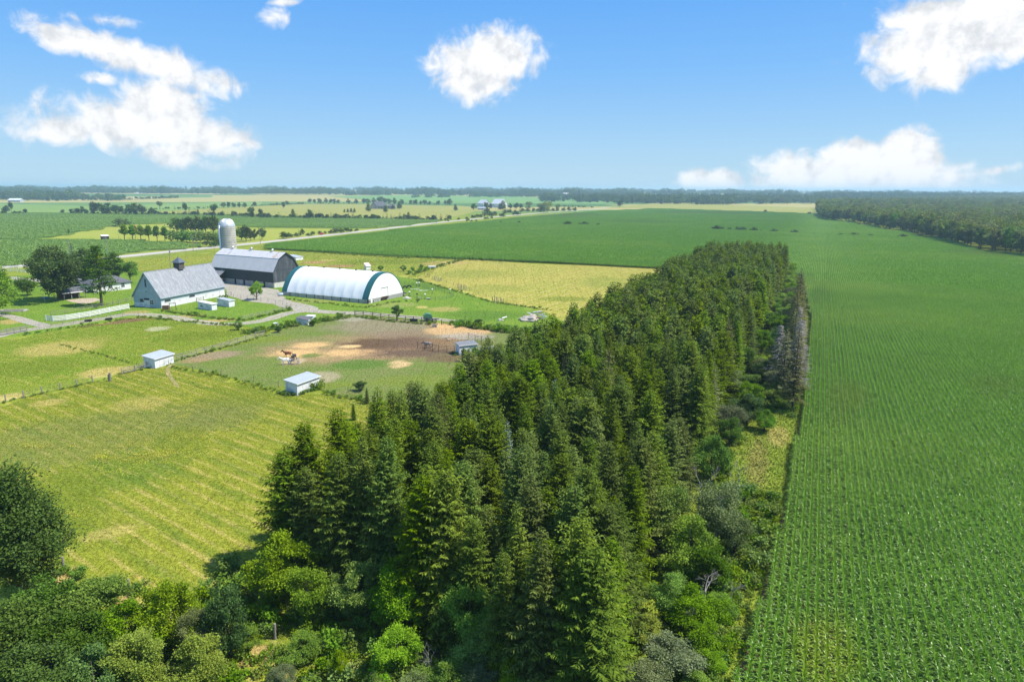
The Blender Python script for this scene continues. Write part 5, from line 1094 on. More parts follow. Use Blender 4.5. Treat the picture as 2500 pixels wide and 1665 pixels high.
def dead_wood(H, seed, spread=.5, r0=.13, depth=4, conifer=False, twigs=3):
    r = random.Random(seed); mb = MB()
    def grow(p, d, L, rr, k):
        q_ = p + d * L * .5 + Vector((r.uniform(-1, 1), r.uniform(-1, 1), r.uniform(-.3, .5))) * L * .06; e = p + d * L
        mb.tube([p, q_, e], [rr, rr * .75, rr * .5], 5 if k > 2 else 4, False)
        if k == 0: return
        for i in range(twigs):
            f = r.uniform(.35, 1.0); nd = (d + Vector((r.gauss(0, spread), r.gauss(0, spread), r.gauss(.1, spread * .7)))).normalized()
            grow(p.lerp(e, f), nd, L * r.uniform(.45, .7), rr * .5, k - 1)
    if conifer:
        mb.tube([(0, 0, -.2), (.05, 0, H * .5), (0, .05, H)], [r0, r0 * .6, .015], 6, False); z = H * .16
        while z < H - .2:
            for i in range(5):
                a = r.uniform(0, 6.28); L = (1 - z / H) ** .7 * H * .17 * r.uniform(.6, 1.2) + .15; e = Vector((math.cos(a) * L, math.sin(a) * L, z - L * .12))
                mb.tube([(0, 0, z), e], [.045, .02], 4, False)
                for j in range(5):
                    f = r.uniform(.3, 1); b0 = Vector((0, 0, z)).lerp(e, f); mb.tube([b0, b0 + Vector((r.uniform(-.4, .4), r.uniform(-.4, .4), r.uniform(-.35, .1)))], [.026, .014], 3, False)
            z += .32
    else: grow(Vector((0, 0, -.1)), Vector((r.uniform(-.1, .1), r.uniform(-.1, .1), 1)).normalized(), H * .45, r0, depth)
    return mb.mesh('branches', m_dead)

class Kind:
    """a plant model: trunk and crown meshes that all plants of the kind share"""
    def __init__(s, H, crown_mesh, trunk_mesh=None): s.H = H; s.c = crown_mesh; s.t = trunk_mesh
def plant(name, kind, label, cat, p, sc=1.0, group=None, rz=None, sxy=1.0, mat=None):
    t = thing(name, label, cat, p, random.uniform(0, 6.28) if rz is None else rz, group, (sc * sxy, sc * sxy, sc))
    c = link('crown' if kind.c and not kind.c.name.startswith('branches') else 'branches', kind.c, t) if kind.c else None
    if kind.t: link('trunk', kind.t, t)
    if mat and c: c.material_slots[0].link = 'OBJECT'; c.material_slots[0].material = mat
    return t

# ------------------------------------------------------------------ spruce plantation
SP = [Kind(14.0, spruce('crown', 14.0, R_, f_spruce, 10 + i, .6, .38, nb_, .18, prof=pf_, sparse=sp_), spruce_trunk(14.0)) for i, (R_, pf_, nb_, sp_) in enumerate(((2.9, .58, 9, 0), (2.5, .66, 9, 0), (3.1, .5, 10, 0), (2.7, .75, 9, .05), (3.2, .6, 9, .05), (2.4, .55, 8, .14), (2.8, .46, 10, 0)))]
SPC = [spruce('crown_far', 14.0, R_, f_spruce, 30 + i, 2.5, .56, 8, .36, 1.7, wid=.15, prof=.58) for i, R_ in enumerate((2.9, 3.2, 2.7))]
SPB = Kind(13.5, spruce('crown', 13.5, 2.1, f_blue, 41, 1.0, .42, 7, .18), SP[0].t)
SPT = [Kind(13.5, spruce('crown', 13.5, R_, f_thin, 50 + i, 2.2, .42, 7, .2, 1.1, .16, .11), spruce_trunk(13.5, .16)) for i, R_ in enumerate((2.1, 2.4))]
SPD = Kind(13.0, dead_wood(13.0, 5, conifer=True)); SPD.c.name = 'branches'
trees = []; SPC_ST = 3.15
for i in range(int((336 - 37) / SPC_ST)):
    for j in range(12):
        s = 37.5 + i * SPC_ST + random.uniform(-1.0, 1.0); t_ = -46.8 + j * 3.06 + random.uniform(-.9, .9)
        if 77 < s < 89 and t_ > -20.5: continue                       # a gap in the right edge
        if random.random() < .03 or t_ < -47.5 + 2.4 * sstep(68, 48, s) or s < 38.5 + 8.0 * sstep(-15, -42, t_): continue
        h = 13.6 * random.uniform(.80, 1.10) * (1.0 - .05 * (j in (0, 11)))
        if j == 0 and s > 60: h *= random.uniform(.62, 1.0)           # the left rank is uneven
        if random.random() < .06: h *= 1.08
        trees.append((s, t_, h, j))
def show(tr):          # how large it shows: near ones and those on the open edges first
    s, t_, h, j = tr; p = st(s, t_); d = p.length; return d * (0.72 if (j in (0, 11) or s < 45 + 8 * sstep(-15, -42, t_)) else 1.0)
trees.sort(key=show); near_tr, far_tr = trees[:270], trees[270:]
front_l = max((x for x in near_tr if x[0] < 56), key=lambda x: -x[1]); front_r = max((x for x in near_tr if x[0] < 43), key=lambda x: x[1])
for (s, t_, h, j) in near_tr:
    p = st(s, t_); k = random.choice(SP) if random.random() > .03 or s < 75 else SPT[0]; g_ = 'spruces of the plantation'
    if (s, t_, h, j) == front_l: lb = 'spruce at the near left corner of the plantation'
    elif (s, t_, h, j) == front_r: lb = 'spruce at the near right corner of the plantation'
    elif s < 43 + 8.5 * sstep(-15, -42, t_): lb = 'spruce in the front rank of the plantation, branches to the ground'; g_ = 'front rank spruces'
    elif j == 0: lb = 'spruce on the left edge of the plantation beside the meadow'; g_ = 'left edge spruces'
    elif j == 11: lb = 'spruce on the right edge of the plantation beside the verge'; g_ = 'right edge spruces'
    else: lb = 'dark green spruce inside the dense plantation'
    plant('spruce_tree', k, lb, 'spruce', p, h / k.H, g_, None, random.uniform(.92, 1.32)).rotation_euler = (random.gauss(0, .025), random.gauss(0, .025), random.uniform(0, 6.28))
for (x, y, lb) in ((1355, 930, 'bluish spruce standing out in the middle of the plantation'), (1238, 1035, 'smaller bluish spruce near the front of the plantation')):
    p = at(x, y, 13.0); p.z = 0; plant('blue_spruce', SPB, lb, 'spruce', p, 1.0)
for (x, y, h, lb) in ((1062, 1228, 6.5, 'young light green spruce in the front rank'), (1330, 1160, 9, 'middle-sized spruce before the taller front rank'), (1500, 1210, 9, 'lower spruce on the near right slope of the plantation')):
    p = at(x, y, h); p.z = 0; plant('young_spruce', SP[1], lb, 'spruce', p, h / 14.0, None, None, 1.35)
# small spruces at the plantation's left rim, by the paddock
for i, (x, y, h, lb) in enumerate(((862, 985, 2.8, 'small spruce at the paddock rim, leftmost'), (895, 945, 3.0, 'small spruce at the paddock rim, second'), (1132, 850, 3.0, 'thin young spruce against the double shed wall'))):
    p = at(x, y, h); p.z = 0; plant('young_spruce', SP[i % 4], lb, 'spruce', p, h / 14.0, None, None, 1.15)
far_pts = [(*st(s, t_)[:2], 0, random.uniform(0, 6.28), h / 14.0, random.randrange(3)) for s, t_, h, j in far_tr]
scatter('spruce_stand', far_pts, [proto('far_spruce', m) for m in SPC], 'farther spruces of the plantation closing into one dark mass', 'spruces')
# old thin spruces and dead ones standing in a row at the maize edge
for i, (s, t_, h, kd, lb) in enumerate(((121.5, -1.6, 14.5, 0, 'tall thin spruce with bare trunk at the maize edge, nearest'), (127, -3.6, 13, 1, 'thin spruce behind the bare-trunked one'), (131, -1.8, 14, 2, 'dead grey spruce leaning over the maize edge'), (134, -5.0, 12.5, 2, 'dead pale spruce left of the thin spruces'),
        (138, -2.6, 14.5, 0, 'thin spruce in the row at the maize edge, third'), (141, -1.4, 12.5, 2, 'pale dead spruce at the maize side of the row'), (144, -3.2, 14, 1, 'thin spruce in the row at the maize edge, fourth'), (151, -2.2, 13.5, 2, 'dead grey spruce in the middle of the maize edge row'), (158, -3.0, 14.5, 0, 'thin spruce in the row at the maize edge, fifth'), (168, -3.4, 15, 1, 'thin spruce in the row at the maize edge, sixth'), (178, -3.0, 15, 0, 'thin spruce in the row at the maize edge, seventh'), (188, -3.2, 16, 1, 'tall thin spruce at the far end of the maize edge row'), (198, -3.5, 16.5, 0, 'tallest thin spruce topping the maize edge row'))):
    k = SPD if kd == 2 else SPT[kd]; plant('old_spruce' if kd < 2 else 'dead_spruce', k, lb, 'spruce', st(s, t_), h / k.H, 'old spruces by the maize', None, 1.25)

# ------------------------------------------------------------------ broadleaved trees and shrubs near the camera
def dk(H, R, mat, seed, n, leaf, zb=.5, shape='round', lobes=46, lobe_r=.25): return Kind(H, crown('crown', H, zb, R, mat, seed, n, leaf, lobes, shape, lobe_r), limbs(H, zb, R, seed))
ND = {'dark': [dk(7, 3.1, f_dark, 60, 20000, .175), dk(7, 2.8, f_dark, 61, 18000, .175, .4)], 'lime': [dk(7, 2.5, f_lime, 62, 15000, .17, .5), dk(7, 2.7, f_lime, 63, 15000, .17, .4)],
      'mid': [dk(7, 2.6, f_mid, 64, 17000, .17), dk(7, 2.8, f_mid, 65, 17000, .17, .3)], 'bright': [dk(7, 2.5, f_bright, 66, 16000, .175, .4), dk(7, 2.7, f_bright, 67, 16000, .175)],
      'sage': [dk(7, 2.8, f_sage, 68, 14000, .15, .3, lobe_r=.28, lobes=34)], 'big': [dk(13, 5.6, f_dark, 69, 34000, .21, .8, 'cone', lobes=70, lobe_r=.22)]}
FG = [('big', 20, 1150, 13.5, 'tall dark broadleaved tree at the left edge of the foreground', 1.0), ('dark', 95, 1415, 7, 'dark green bush mass in the lower left, below the tall tree', 1.1), ('mid', 235, 1410, 6.3, 'green bush in the lower left with its top at the meadow edge', 1.2),
      ('dark', 15, 1470, 7, 'dark bush at the left frame edge', 1.1), ('dark', 165, 1495, 6, 'dark bush in front of the green bush, lower left', 1.2), ('mid', 300, 1475, 5.6, 'green bush right of the meadow-edge bush', 1.2), ('dark', 70, 1575, 6, 'dark bush near the lower left corner', 1.2), ('mid', 215, 1585, 5.2, 'green bush at the bottom edge, left part', 1.2), ('sage', 130, 1560, 5, 'grey-green shrub among the lower left bushes', 1.2),
      ('lime', 405, 1420, 6.6, 'yellow-green tree at the bottom, left of the dark upright tree', .95), ('lime', 330, 1555, 5.2, 'yellow-green bush at the bottom edge, left one', 1.1), ('lime', 470, 1555, 5.0, 'yellow-green bush at the bottom edge, middle one', 1.1), ('sage', 470, 1480, 5.0, 'thin greyish shrub between the lime and dark trees', .7),
      ('dark', 545, 1428, 6.6, 'upright dark green tree at the meadow corner', .72), ('mid', 600, 1530, 2.6, 'rounded green bush right of the upright dark tree', 1.1), 
      ('lime', 680, 1300, 7.4, 'bright yellow-green tree at the plantation corner', 1.0), ('bright', 745, 1385, 5.6, 'fresh green tree right of the yellow-green one', .9), ('mid', 735, 1550, 2.4, 'round shrub beside the fence post in the foreground', 1.6), ('sage', 690, 1630, 1.8, 'grey shrub at the bottom edge below the round shrub', 1.6), ('lime', 828, 1585, 2.8, 'small yellow-green sapling at the bottom edge', .6),
      ('bright', 865, 1372, 6.2, 'light green tree before the front spruces, left', .9), ('bright', 960, 1385, 6.6, 'light green tree before the front spruces, middle', 1.0), ('bright', 1145, 1425, 6.8, 'light green tree before the front spruces, right', .75), ('mid', 1185, 1505, 5.4, 'green tree below the right-hand light green tree', .9), ('bright', 965, 1535, 4.2, 'low bright bush under the front spruces', 1.2), ('lime', 1240, 1540, 4.6, 'yellow-green bush at the foot of the spruces', .9), ('lime', 1275, 1615, 3.6, 'yellow-green bush at the bottom edge, centre', 1.2),
      ('mid', 1085, 1610, 3.2, 'green bush at the bottom edge left of centre', 1.4), ('sage', 1010, 1645, 2.4, 'grey-green bush at the bottom edge left of centre', 1.4), ('mid', 920, 1640, 2.0, 'small green bush at the bottom edge', 1.4), ('sage', 1160, 1600, 3.2, 'grey-green bush at the bottom edge near the centre', 1.3),
      ('lime', 1590, 1112, 9.0, 'yellow-green tree standing against the right side of the spruces', .85), ('mid', 1640, 1180, 8.5, 'green tree beside the yellow-green tree on the right side', .85), ('mid', 1690, 1260, 7.0, 'green tree under the dead crown on the verge', .95), ('sage', 1762, 1170, 8.0, 'half bare grey-green tree leaning over the verge', .95), ('dark', 1730, 1330, 5.0, 'dark bush at the foot of the half bare tree', 1.1), ('sage', 1800, 1250, 5.0, 'grey-green bush beside the maize edge', .9),
      ('mid', 1700, 1430, 4.6, 'green bush on the verge below the dead branches', 1.2), ('bright', 1640, 1400, 5.0, 'bright bush at the right foot of the spruces', .9), ('sage', 1640, 1560, 3.6, 'dark greyish thicket at the lower verge', 1.6), ('mid', 1725, 1520, 3.2, 'green bush in the lower verge near the soil strip', 1.4), ('bright', 1765, 1450, 2.4, 'bright low bush beside the soil strip', 1.6), ('bright', 1740, 1590, 2.2, 'bright low bush at the bottom of the verge', 1.6), ('sage', 1590, 1625, 3.0, 'grey-green bush at the bottom edge of the verge', 1.6), ('bright', 1700, 1640, 2.2, 'fresh green bush at the bottom right of the verge', 1.6), ('lime', 1590, 1500, 3.0, 'lime bush tucked under the right-hand spruces', 1.2),
      ('dark', 1830, 960, 5.5, 'dark bush on the verge near the bare-trunked spruce', 1.0), ('sage', 1790, 900, 7.0, 'pale grey-green tree in the verge, upper part', .9), ('mid', 1830, 930, 6.0, 'green tree in the verge behind the pale one', .9), ('sage', 1790, 985, 5.5, 'greyish willow bush in the verge', 1.1), ('dark', 1785, 1020, 4.5, 'dark leafy bush at the near end of the verge trees', 1.0), ('mid', 1870, 1000, 3.6, 'green bush left of the bare trunk', 1.2), ('bright', 1850, 800, 6.0, 'bright green tree far along the verge', .9), ('dark', 1820, 845, 6.5, 'dark tree in the shade of the verge', .9), ('mid', 1880, 760, 6.0, 'green tree at the far end of the verge', .9), ('mid', 1740, 1060, 6.5, 'olive bush at the spruce gap', 1.0), ('sage', 1860, 870, 5.0, 'pale bush between the thin spruces', 1.0), ('mid', 1900, 930, 4.0, 'green undergrowth bush beneath the thin spruces', 1.3)]
for i, (kd, x, y, h, lb, sx) in enumerate(FG):
    k = ND[kd][i % len(ND[kd])]; p = at(x, y, h * .97); p.z = 0
    plant('broadleaf_tree' if h > 4.8 else 'shrub', k, lb, 'tree' if h > 4.8 else 'shrub', p, h / k.H, None, None, sx)
for i in range(46):          # low trees and bushes closing the verge
    s = 128 + i * 4.4; k = ND[('mid', 'sage', 'dark', 'mid', 'bright')[i % 5]][0]; h = random.uniform(3.0, 6.5)
    plant('verge_shrub', k, 'leafy shrub filling the far part of the verge', 'shrub', st(s, random.uniform(-10.5, corn_edge(s) - 4.2)), h / k.H, 'far verge shrubs', None, random.uniform(1.0, 1.4))
# bare dead trees on the verge
DT = [Kind(7.0, dead_wood(7, 21, .45, .12, 4)), Kind(7.0, dead_wood(7, 22, .55, .11, 4)), Kind(4.0, dead_wood(4, 23, .8, .08, 4))]
for i, (x, y, h, lb) in enumerate(((1715, 1090, 8.5, 'bare grey dead tree standing above the verge, left one'), (1800, 1100, 9.0, 'bare grey dead tree standing above the verge, right one'), (1720, 1370, 5.5, 'pale dead branches drooping over the verge'), (1690, 1440, 5.0, 'thin dead tree low on the verge'), (1760, 1190, 8.0, 'dead grey crown inside the half bare tree'), (1800, 970, 6.0, 'bare grey bush on the verge near the spruce gap'), (520, 1500, 4.5, 'bare twigs between the foreground bushes'), (1050, 1560, 4.0, 'bare twigs under the front spruces'), (1790, 1390, 3.5, 'bare twigs beside the soil strip'))):
    k = DT[i % 3]; p = at(x, y, h * .95); p.z = 0; plant('dead_tree', k, lb, 'dead tree', p, h / k.H, None, None, .9)
# fallen dead bough with brown leaves at the lower verge
p = at(1690, 1590); t = thing('fallen_bough', 'fallen bough with withered orange leaves on the verge', 'bough', p, .4)
MB().tube([(-2.2, .3, .4), (-.6, 0, 1.3), (1.0, -.2, 1.1), (2.0, .4, .1)], [.05, .08, .06, .02], 6).build('branch', m_dead, t)
link('withered_leaves', crown('withered_leaves', 2.0, .3, .8, foliage('withered', (.25, .1, .03), (.45, .22, .09), .2), 77, 500, .2, 8), t)
for (x, y, lb) in ((156, 1392, 'grey fence post in the meadow corner bushes, left'), (316, 1448, 'grey fence post at the lower meadow edge'), (560, 1468, 'grey fence post at the meadow corner right of the upright tree'), (672, 1560, 'grey fence post beside the round shrub'), (835, 1640, 'grey fence post at the bottom edge')):
    t = thing('fence_post', lb, 'post', at(x, y), .3); MB().tube([(0, 0, -.1), (.04, 0, 1.45)], [.12, .10], 8).build('shaft', m_wood_grey, t)
    for z_ in (.6, 1.1): MB().tube([(.125 * math.cos(a), .125 * math.sin(a), z_) for a in [i_ * math.pi / 5 for i_ in range(11)]], .01, 4, False).build('wire_loop', m_metal_dark, t)

# ------------------------------------------------------------------ yard trees
def by_base(name, kind, x, y, hpx, lb, cat='tree', sxy=1.0, group=None, mat=None):
    """tree by the pixel of its foot and its height in photo pixels"""
    p = at_terr(x, y); h = hpx * mpp(p); return plant(name, kind, lb, cat, p, h / kind.H, group, None, sxy, mat)
maple = dk(16, 7.0, f_dark, 80, 20000, .48, .5, lobes=80, lobe_r=.25)
by_base('maple_tree', maple, 142, 735, 118, 'big dark maple shading the garden left of the barn', 'tree', 1.0)
by_base('apple_tree', dk(8, 4.6, f_dark, 81, 4000, .4, .6), 68, 722, 38, 'low dark apple tree left of the big maple', 'tree', 1.0)
pine = Kind(16, None, None)
def pine_mesh(seed, H=16, R=4.6):
    r = np.random.default_rng(seed); bs, ds = [], []
    for z in np.arange(3.6, H, 1.0):
        t = (z - 3.6) / (H - 3.6); nb_ = 5
        for k in range(nb_):
            a = r.uniform(0, 6.28); L = R * (1 - t ** 1.8) * r.uniform(.6, 1.1) + .5
            for u in np.arange(.25, 1.05, .09):
                c = np.array([math.cos(a) * L * u, math.sin(a) * L * u, z + .12 * L * u]); m_ = 9
                bs.append(c + r.normal(0, 1, (m_, 3)) * np.array([[.38, .38, .12]])); dd = r.normal(0, .7, (m_, 3)); dd[:, 2] += .35; ds.append(dd)
    b = np.vstack(bs); d = np.vstack(ds); n = len(b); l = r.uniform(.35, .7, n)
    return petals(b, d, l, l * .42, r.uniform(-1, 1, n), np.clip(r.normal(.45, .22, n), 0, 1), 'crown', f_pine, .1)
pine.c = pine_mesh(4); mbp = MB().tube([(0, 0, -.2), (.1, 0, 6), (0, 0, 15)], [.38, .28, .04], 9)
for i in range(14):
    a = i * 2.4; z_ = 3.6 + i * .8; mbp.tube([(0, 0, z_), (math.cos(a) * 3, math.sin(a) * 3, z_ + .4)], [.1, .03], 5)
pine.t = mbp.mesh('trunk', m_bark)
by_base('pine_tree', pine, 249, 747, 124, 'white pine with layered boughs in front of the farmhouse', 'tree', 1.0)
by_base('spruce_tree', SPB, 186, 700, 88, 'greyish spruce behind the big maple', 'spruce', 1.25)
ymid = dk(13, 4.6, f_dark, 82, 8000, .5, .8, lobes=46, lobe_r=.3); ygr = dk(12, 4.2, f_mid, 83, 5000, .5, 2.5, lobes=30, lobe_r=.3)
by_base('broadleaf_tree', ymid, 213, 700, 82, 'dark tree behind the pine, left one'); by_base('broadleaf_tree', ymid, 285, 690, 66, 'dark tree behind the pine, right one')
by_base('broadleaf_tree', ygr, 319, 692, 52, 'light green tree at the corner of the grey barn roof', 'tree', 1.0); by_base('broadleaf_tree', dk(13, 5.0, f_lime, 84, 5000, .5, 1.5), 245, 690, 62, 'yellowish tree crown behind the pine')
by_base('spruce_tree', SP[0], 150, 700, 85, 'narrow dark spruce top rising behind the maple', 'spruce', 1.0)
by_base('broadleaf_tree', dk(10, 5.0, f_mid, 85, 7000, .4, .5), -8, 775, 100, 'green tree cut by the left edge above the lane', 'tree', 1.0)
by_base('young_tree', dk(7, 2.9, f_bright, 86, 2600, .36, 1.0, lobes=20), 627, 733, 44, 'young bright green tree in the farmyard', 'tree', 1.0)
by_base('young_tree', dk(6.5, 2.2, f_mid, 87, 2600, .32, 1.0, lobes=20), 969, 783, 41, 'small green tree on the lane fence', 'tree', .95)
for (x, y, h, lb, m_) in ((582, 806, 22, 'round green bush at the track below the coop pen', 'mid'), (680, 812, 16, 'dark bush beside the white cube tank', 'dark'), (764, 796, 15, 'dark bush beside the black-roofed hut', 'dark'), (500, 754, 12, 'leafy bush before the white-roofed coop', 'dark'), (1020, 738, 10, 'low shrub at the arena corner', 'sage'), (1168, 800, 22, 'dark shrub at the hedge by the spruces', 'dark'), (985, 663, 16, 'bushes behind the arena ridge, right end', 'mid'), (930, 662, 14, 'bush behind the arena roof', 'mid'), (1028, 657, 12, 'weedy bush behind the arena near the trailer', 'mid'), (1008, 663, 12, 'weedy green bush behind the ring', 'bright'), (880, 955, 26, 'dark bush at the paddock rim near the spruces', 'dark'), (500, 660, 10, 'small conifer-like bush behind the grey barn', 'dark')):
    by_base('shrub', ND[m_][0], x, y, h, lb, 'shrub', 1.35)

# ------------------------------------------------------------------ trees across the road and farther
FT = [Kind(10, crown('crown', 10, .8, R_, f_far, 100 + i, 900, .95, 24, s_, .33), limbs(10, 1.0, R_, i, .3, n=4)) for i, (R_, s_) in enumerate(((4.2, 'round'), (3.8, 'round'), (4.5, 'round'), (3.4, 'round')))]
FV = Kind(12, crown('crown', 12, 4.5, 5.4, f_far, 110, 900, .9, 26, 'vase', .27), limbs(12, 4, 5.5, 110, .38, n=7))
FC = Kind(14, SPC[0], SP[0].t); FB = [Kind(4, crown('crown', 4, .2, 2.6, f_far, 120 + i, 420, .6, 14), None) for i in range(2)]
FO = Kind(9, crown('crown', 9, 1.8, 3.0, f_mid, 130, 1400, .65, 20, 'cone', .3), limbs(9, 1.8, 2.5, 130, .22)); FW = Kind(12, crown('crown', 12, .5, 6.2, f_willow, 131, 1200, .9, 26, 'round', .32, .5, .3), limbs(12, 1, 6, 131, .3))
R4x = lambda L: [(z[0] * .2718, 440 + z[1] * .2718) + tuple(z[2:]) for z in L]
R5x = lambda L: [(500 + z[0] * .2718, 440 + z[1] * .2718) + tuple(z[2:]) for z in L]
R6x = lambda L: [(1000 + z[0] * .2718, 440 + z[1] * .2718) + tuple(z[2:]) for z in L]
def row(items, kinds, name, label, group, sxy=1.0, cat='tree'):
    for i, (x, y, h, *r) in enumerate(items): by_base(name, kinds[i % len(kinds)] if isinstance(kinds, list) else kinds, x, y, h * .2718, label, cat, (r[0] if r else 1.0) * sxy, group)
wh6 = ['first', 'second', 'third', 'fourth', 'fifth', 'sixth']
for i, (x, y, h) in enumerate(R4x([(1120, 540, 132), (1192, 543, 128), (1268, 545, 130), (1340, 548, 130), (1413, 552, 130), (1483, 550, 122)])):
    by_base('roadside_tree', FO, x, y, h * .2718, 'trim round tree in the row across the road, %s from left' % wh6[i], 'tree', .95, 'row of six trees')
x, y = R4x([(1218, 530)])[0]; by_base('red_tree', FO, x, y - 2, 28, 'small red-leaved tree behind the row of six', 'tree', .7, None, f_red)
row(R4x([(60, 300, 62), (230, 302, 36), (20, 302, 22), (130, 303, 22), (180, 303, 22)]), FT, 'hedge_tree', 'dark tree of the small clump at the far left', 'far left clump')
by_base('hedge_tree', FV, *R4x([(105, 298)])[0], 22, 'thin taller tree in the far left clump', 'tree', .5)
row(R4x([(565, 300, 32), (640, 302, 36), (700, 302, 45), (740, 302, 55), (775, 303, 38), (850, 306, 92), (915, 307, 88), (980, 308, 88), (1040, 308, 78), (1090, 308, 65), (1160, 310, 84), (1215, 312, 90), (1270, 312, 88), (1365, 313, 58)]), FT, 'hedge_tree', 'dark tree in the long hedgerow behind the left crop field', 'long hedgerow trees', 1.05)
for (z, lb) in (((1437, 262, 62, 1.0), 'umbrella-shaped tree alone at the light green field'), ((1668, 317, 100, .5), 'tall narrow tree in the cedar hedge'), ((1925, 322, 98, .85), 'vase-shaped tree in the cedar hedge left of the silo'), ((2255, 338, 88, 1.0), 'broad vase-shaped tree in the cedar hedge, left of a pair'), ((2345, 338, 75, .7), 'narrower tree at the right of the vase-shaped pair')):
    x, y, h, sx = R4x([z])[0]; by_base('field_tree', FV, x, y, h * .2718, lb, 'tree', sx)
row(R4x([(1780, 314, 46), (2090, 330, 50), (2270, 338, 62)]), FC, 'cedar_tree', 'pointed dark conifer in the cedar hedge', 'hedge conifers', 1.6, 'conifer')
row(R5x([(795, 342, 78), (1180, 350, 50), (1830, 354, 68)]), FC, 'cedar_tree', 'pointed dark conifer farther along the cedar hedge', 'far hedge conifers', 1.7, 'conifer')
row(R5x([(945, 347, 82), (2050, 362, 48)]), FT, 'field_tree', 'round tree standing in the cedar hedge right of the silo', 'hedge round trees', .9)
by_base('dead_tree', DT[0], *R5x([(1020, 345)])[0], 28, 'bare pale tree in the cedar hedge', 'dead tree', 1.2)
row(R4x([(2010, 250, 48), (2055, 250, 48), (2100, 250, 44), (2150, 250, 44), (2200, 250, 46), (2290, 238, 40)]), FT, 'hedge_tree', 'dark tree of the compact group in the golden meadow', 'meadow tree group')
row(R5x([(648, 230, 28), (708, 252, 52), (740, 226, 38)]), FT, 'field_tree', 'lone round tree in the golden meadow', 'lone meadow trees', .9)
row(R5x([(945, 208, 42), (985, 210, 36), (1035, 211, 46), (1090, 211, 48), (1135, 211, 42), (1165, 211, 40), (1195, 212, 36), (1290, 216, 46), (1360, 216, 46), (1430, 216, 48), (1470, 216, 50), (1520, 216, 55), (1580, 212, 66), (1620, 215, 50), (1660, 218, 52), (1705, 226, 62), (1770, 222, 50), (1850, 220, 40), (1895, 222, 48), (1940, 222, 36), (1975, 222, 46), (2020, 222, 32), (2100, 223, 40), (2160, 224, 42), (2198, 226, 62)]), FT, 'hedge_tree', 'dark tree in the far hedgerow behind the country house', 'far hedgerow trees', 1.0)
row(R5x([(1255, 292, 30), (1285, 292, 34), (1315, 292, 38), (1345, 293, 40), (1470, 284, 74), (1625, 292, 66), (1690, 264, 46), (1750, 262, 72), (2252, 277, 60)]), FC, 'conifer', 'dark conifer standing near the country house', 'conifers by the country house', 2.0, 'conifer')
for i, z in enumerate(R4x([(1590, 470, 122, .95), (1650, 480, 118, .9), (1720, 480, 138, .9), (1790, 480, 142, .9), (1850, 480, 150, .9), (1920, 490, 150, .9)])):
    by_base('homestead_tree', FT[i % 4], z[0], z[1], z[2] * .2718, 'large dark tree behind the homestead hedge left of the silo', 'tree', z[3], 'homestead trees')
for i, z in enumerate(R4x([(1560, 555, 98, 1.3), (1640, 558, 100, 1.3), (1720, 560, 96, 1.3), (1800, 562, 98, 1.3), (1880, 562, 96, 1.3), (1950, 562, 90, 1.2)])):
    by_base('hedge_bush', FB[i % 2], z[0], z[1], z[2] * .2718, 'large clipped-looking green bush of the homestead hedge', 'shrub', z[3] * .9, 'homestead hedge bushes', f_mid)
row(R4x([(1085, 418, 70, 1.5), (1875, 600, 52, 1.3), (1925, 600, 48, 1.2), (1965, 590, 58, 1.1), (1790, 608, 18, 1.6)]), FB, 'shrub', 'rounded green shrub beside the road or field edge left of the silo', 'rounded shrubs left of the silo', 1.0, 'shrub')
by_base('leaning_tree', FV, *R4x([(622, 510)])[0], 16, 'small leaning tree at the crop field border', 'tree', .35); by_base('dead_tree', DT[1], *R4x([(1070, 545)])[0], 17, 'bare shrub beside the dark field shed', 'dead tree', 1.0)
row(R5x([(330, 540, 120, .9), (372, 555, 135, .9), (415, 545, 110, .8), (450, 540, 92, .7), (515, 535, 106, .8)]), FT, 'roadside_tree', 'dark roadside tree right of the silo', 'trees right of the silo', .9)
row(R5x([(715, 527, 62, 1.3), (775, 518, 36), (825, 512, 40), (872, 506, 62, .6), (930, 503, 28), (965, 500, 38), (1030, 488, 32), (1080, 485, 24), (1130, 482, 34), (1175, 478, 46, 1.4), (1215, 476, 46, 1.2), (1260, 472, 42, 1.3), (1310, 466, 30, 1.5), (1360, 460, 22, 1.5)]), FB, 'roadside_bush', 'dark bush of the hedge along the road right of the silo', 'roadside hedge bushes', 1.0, 'shrub')
row(R6x([(575, 270, 62), (685, 266, 66), (720, 262, 52), (905, 262, 52), (960, 262, 60), (1000, 262, 50), (780, 240, 50)]), FT, 'farm_tree', 'dark tree around the far roadside farm', 'roadside farm trees')
row(R6x([(840, 268, 84), (815, 268, 60)]), FC, 'farm_conifer', 'dark conifer clump right of the far white barns', 'roadside farm conifers', 2.2, 'conifer')
row(R6x([(1070, 265, 74), (1180, 285, 82), (1235, 292, 106, 1.1), (1330, 275, 64)]), FW, 'willow_tree', 'pale yellowish willow beside the far road', 'far willows', .9)
row(R6x([(565, 345, 32), (600, 342, 34), (640, 338, 34), (690, 334, 84, .6), (735, 330, 46), (770, 322, 40), (835, 335, 42, 1.2), (860, 305, 40), (900, 300, 40), (945, 318, 46, .8), (970, 318, 40, .8), (1010, 292, 36), (1060, 288, 36), (1110, 286, 34), (1150, 285, 32), (1195, 292, 52), (1290, 282, 32), (1325, 282, 30), (1385, 282, 36), (1430, 280, 36), (1485, 280, 36), (520, 372, 28), (555, 374, 18), (440, 360, 22), (600, 370, 16), (680, 355, 22), (740, 345, 20), (512, 350, 20), (350, 372, 12), (700, 352, 20)]), FB, 'roadside_bush', 'bush along the far stretch of the road', 'far roadside bushes', 1.0, 'shrub')
by_base('round_tree', FT[2], *R6x([(1890, 242)])[0], 17, 'dark round tree at the far road end', 'tree', 1.0)
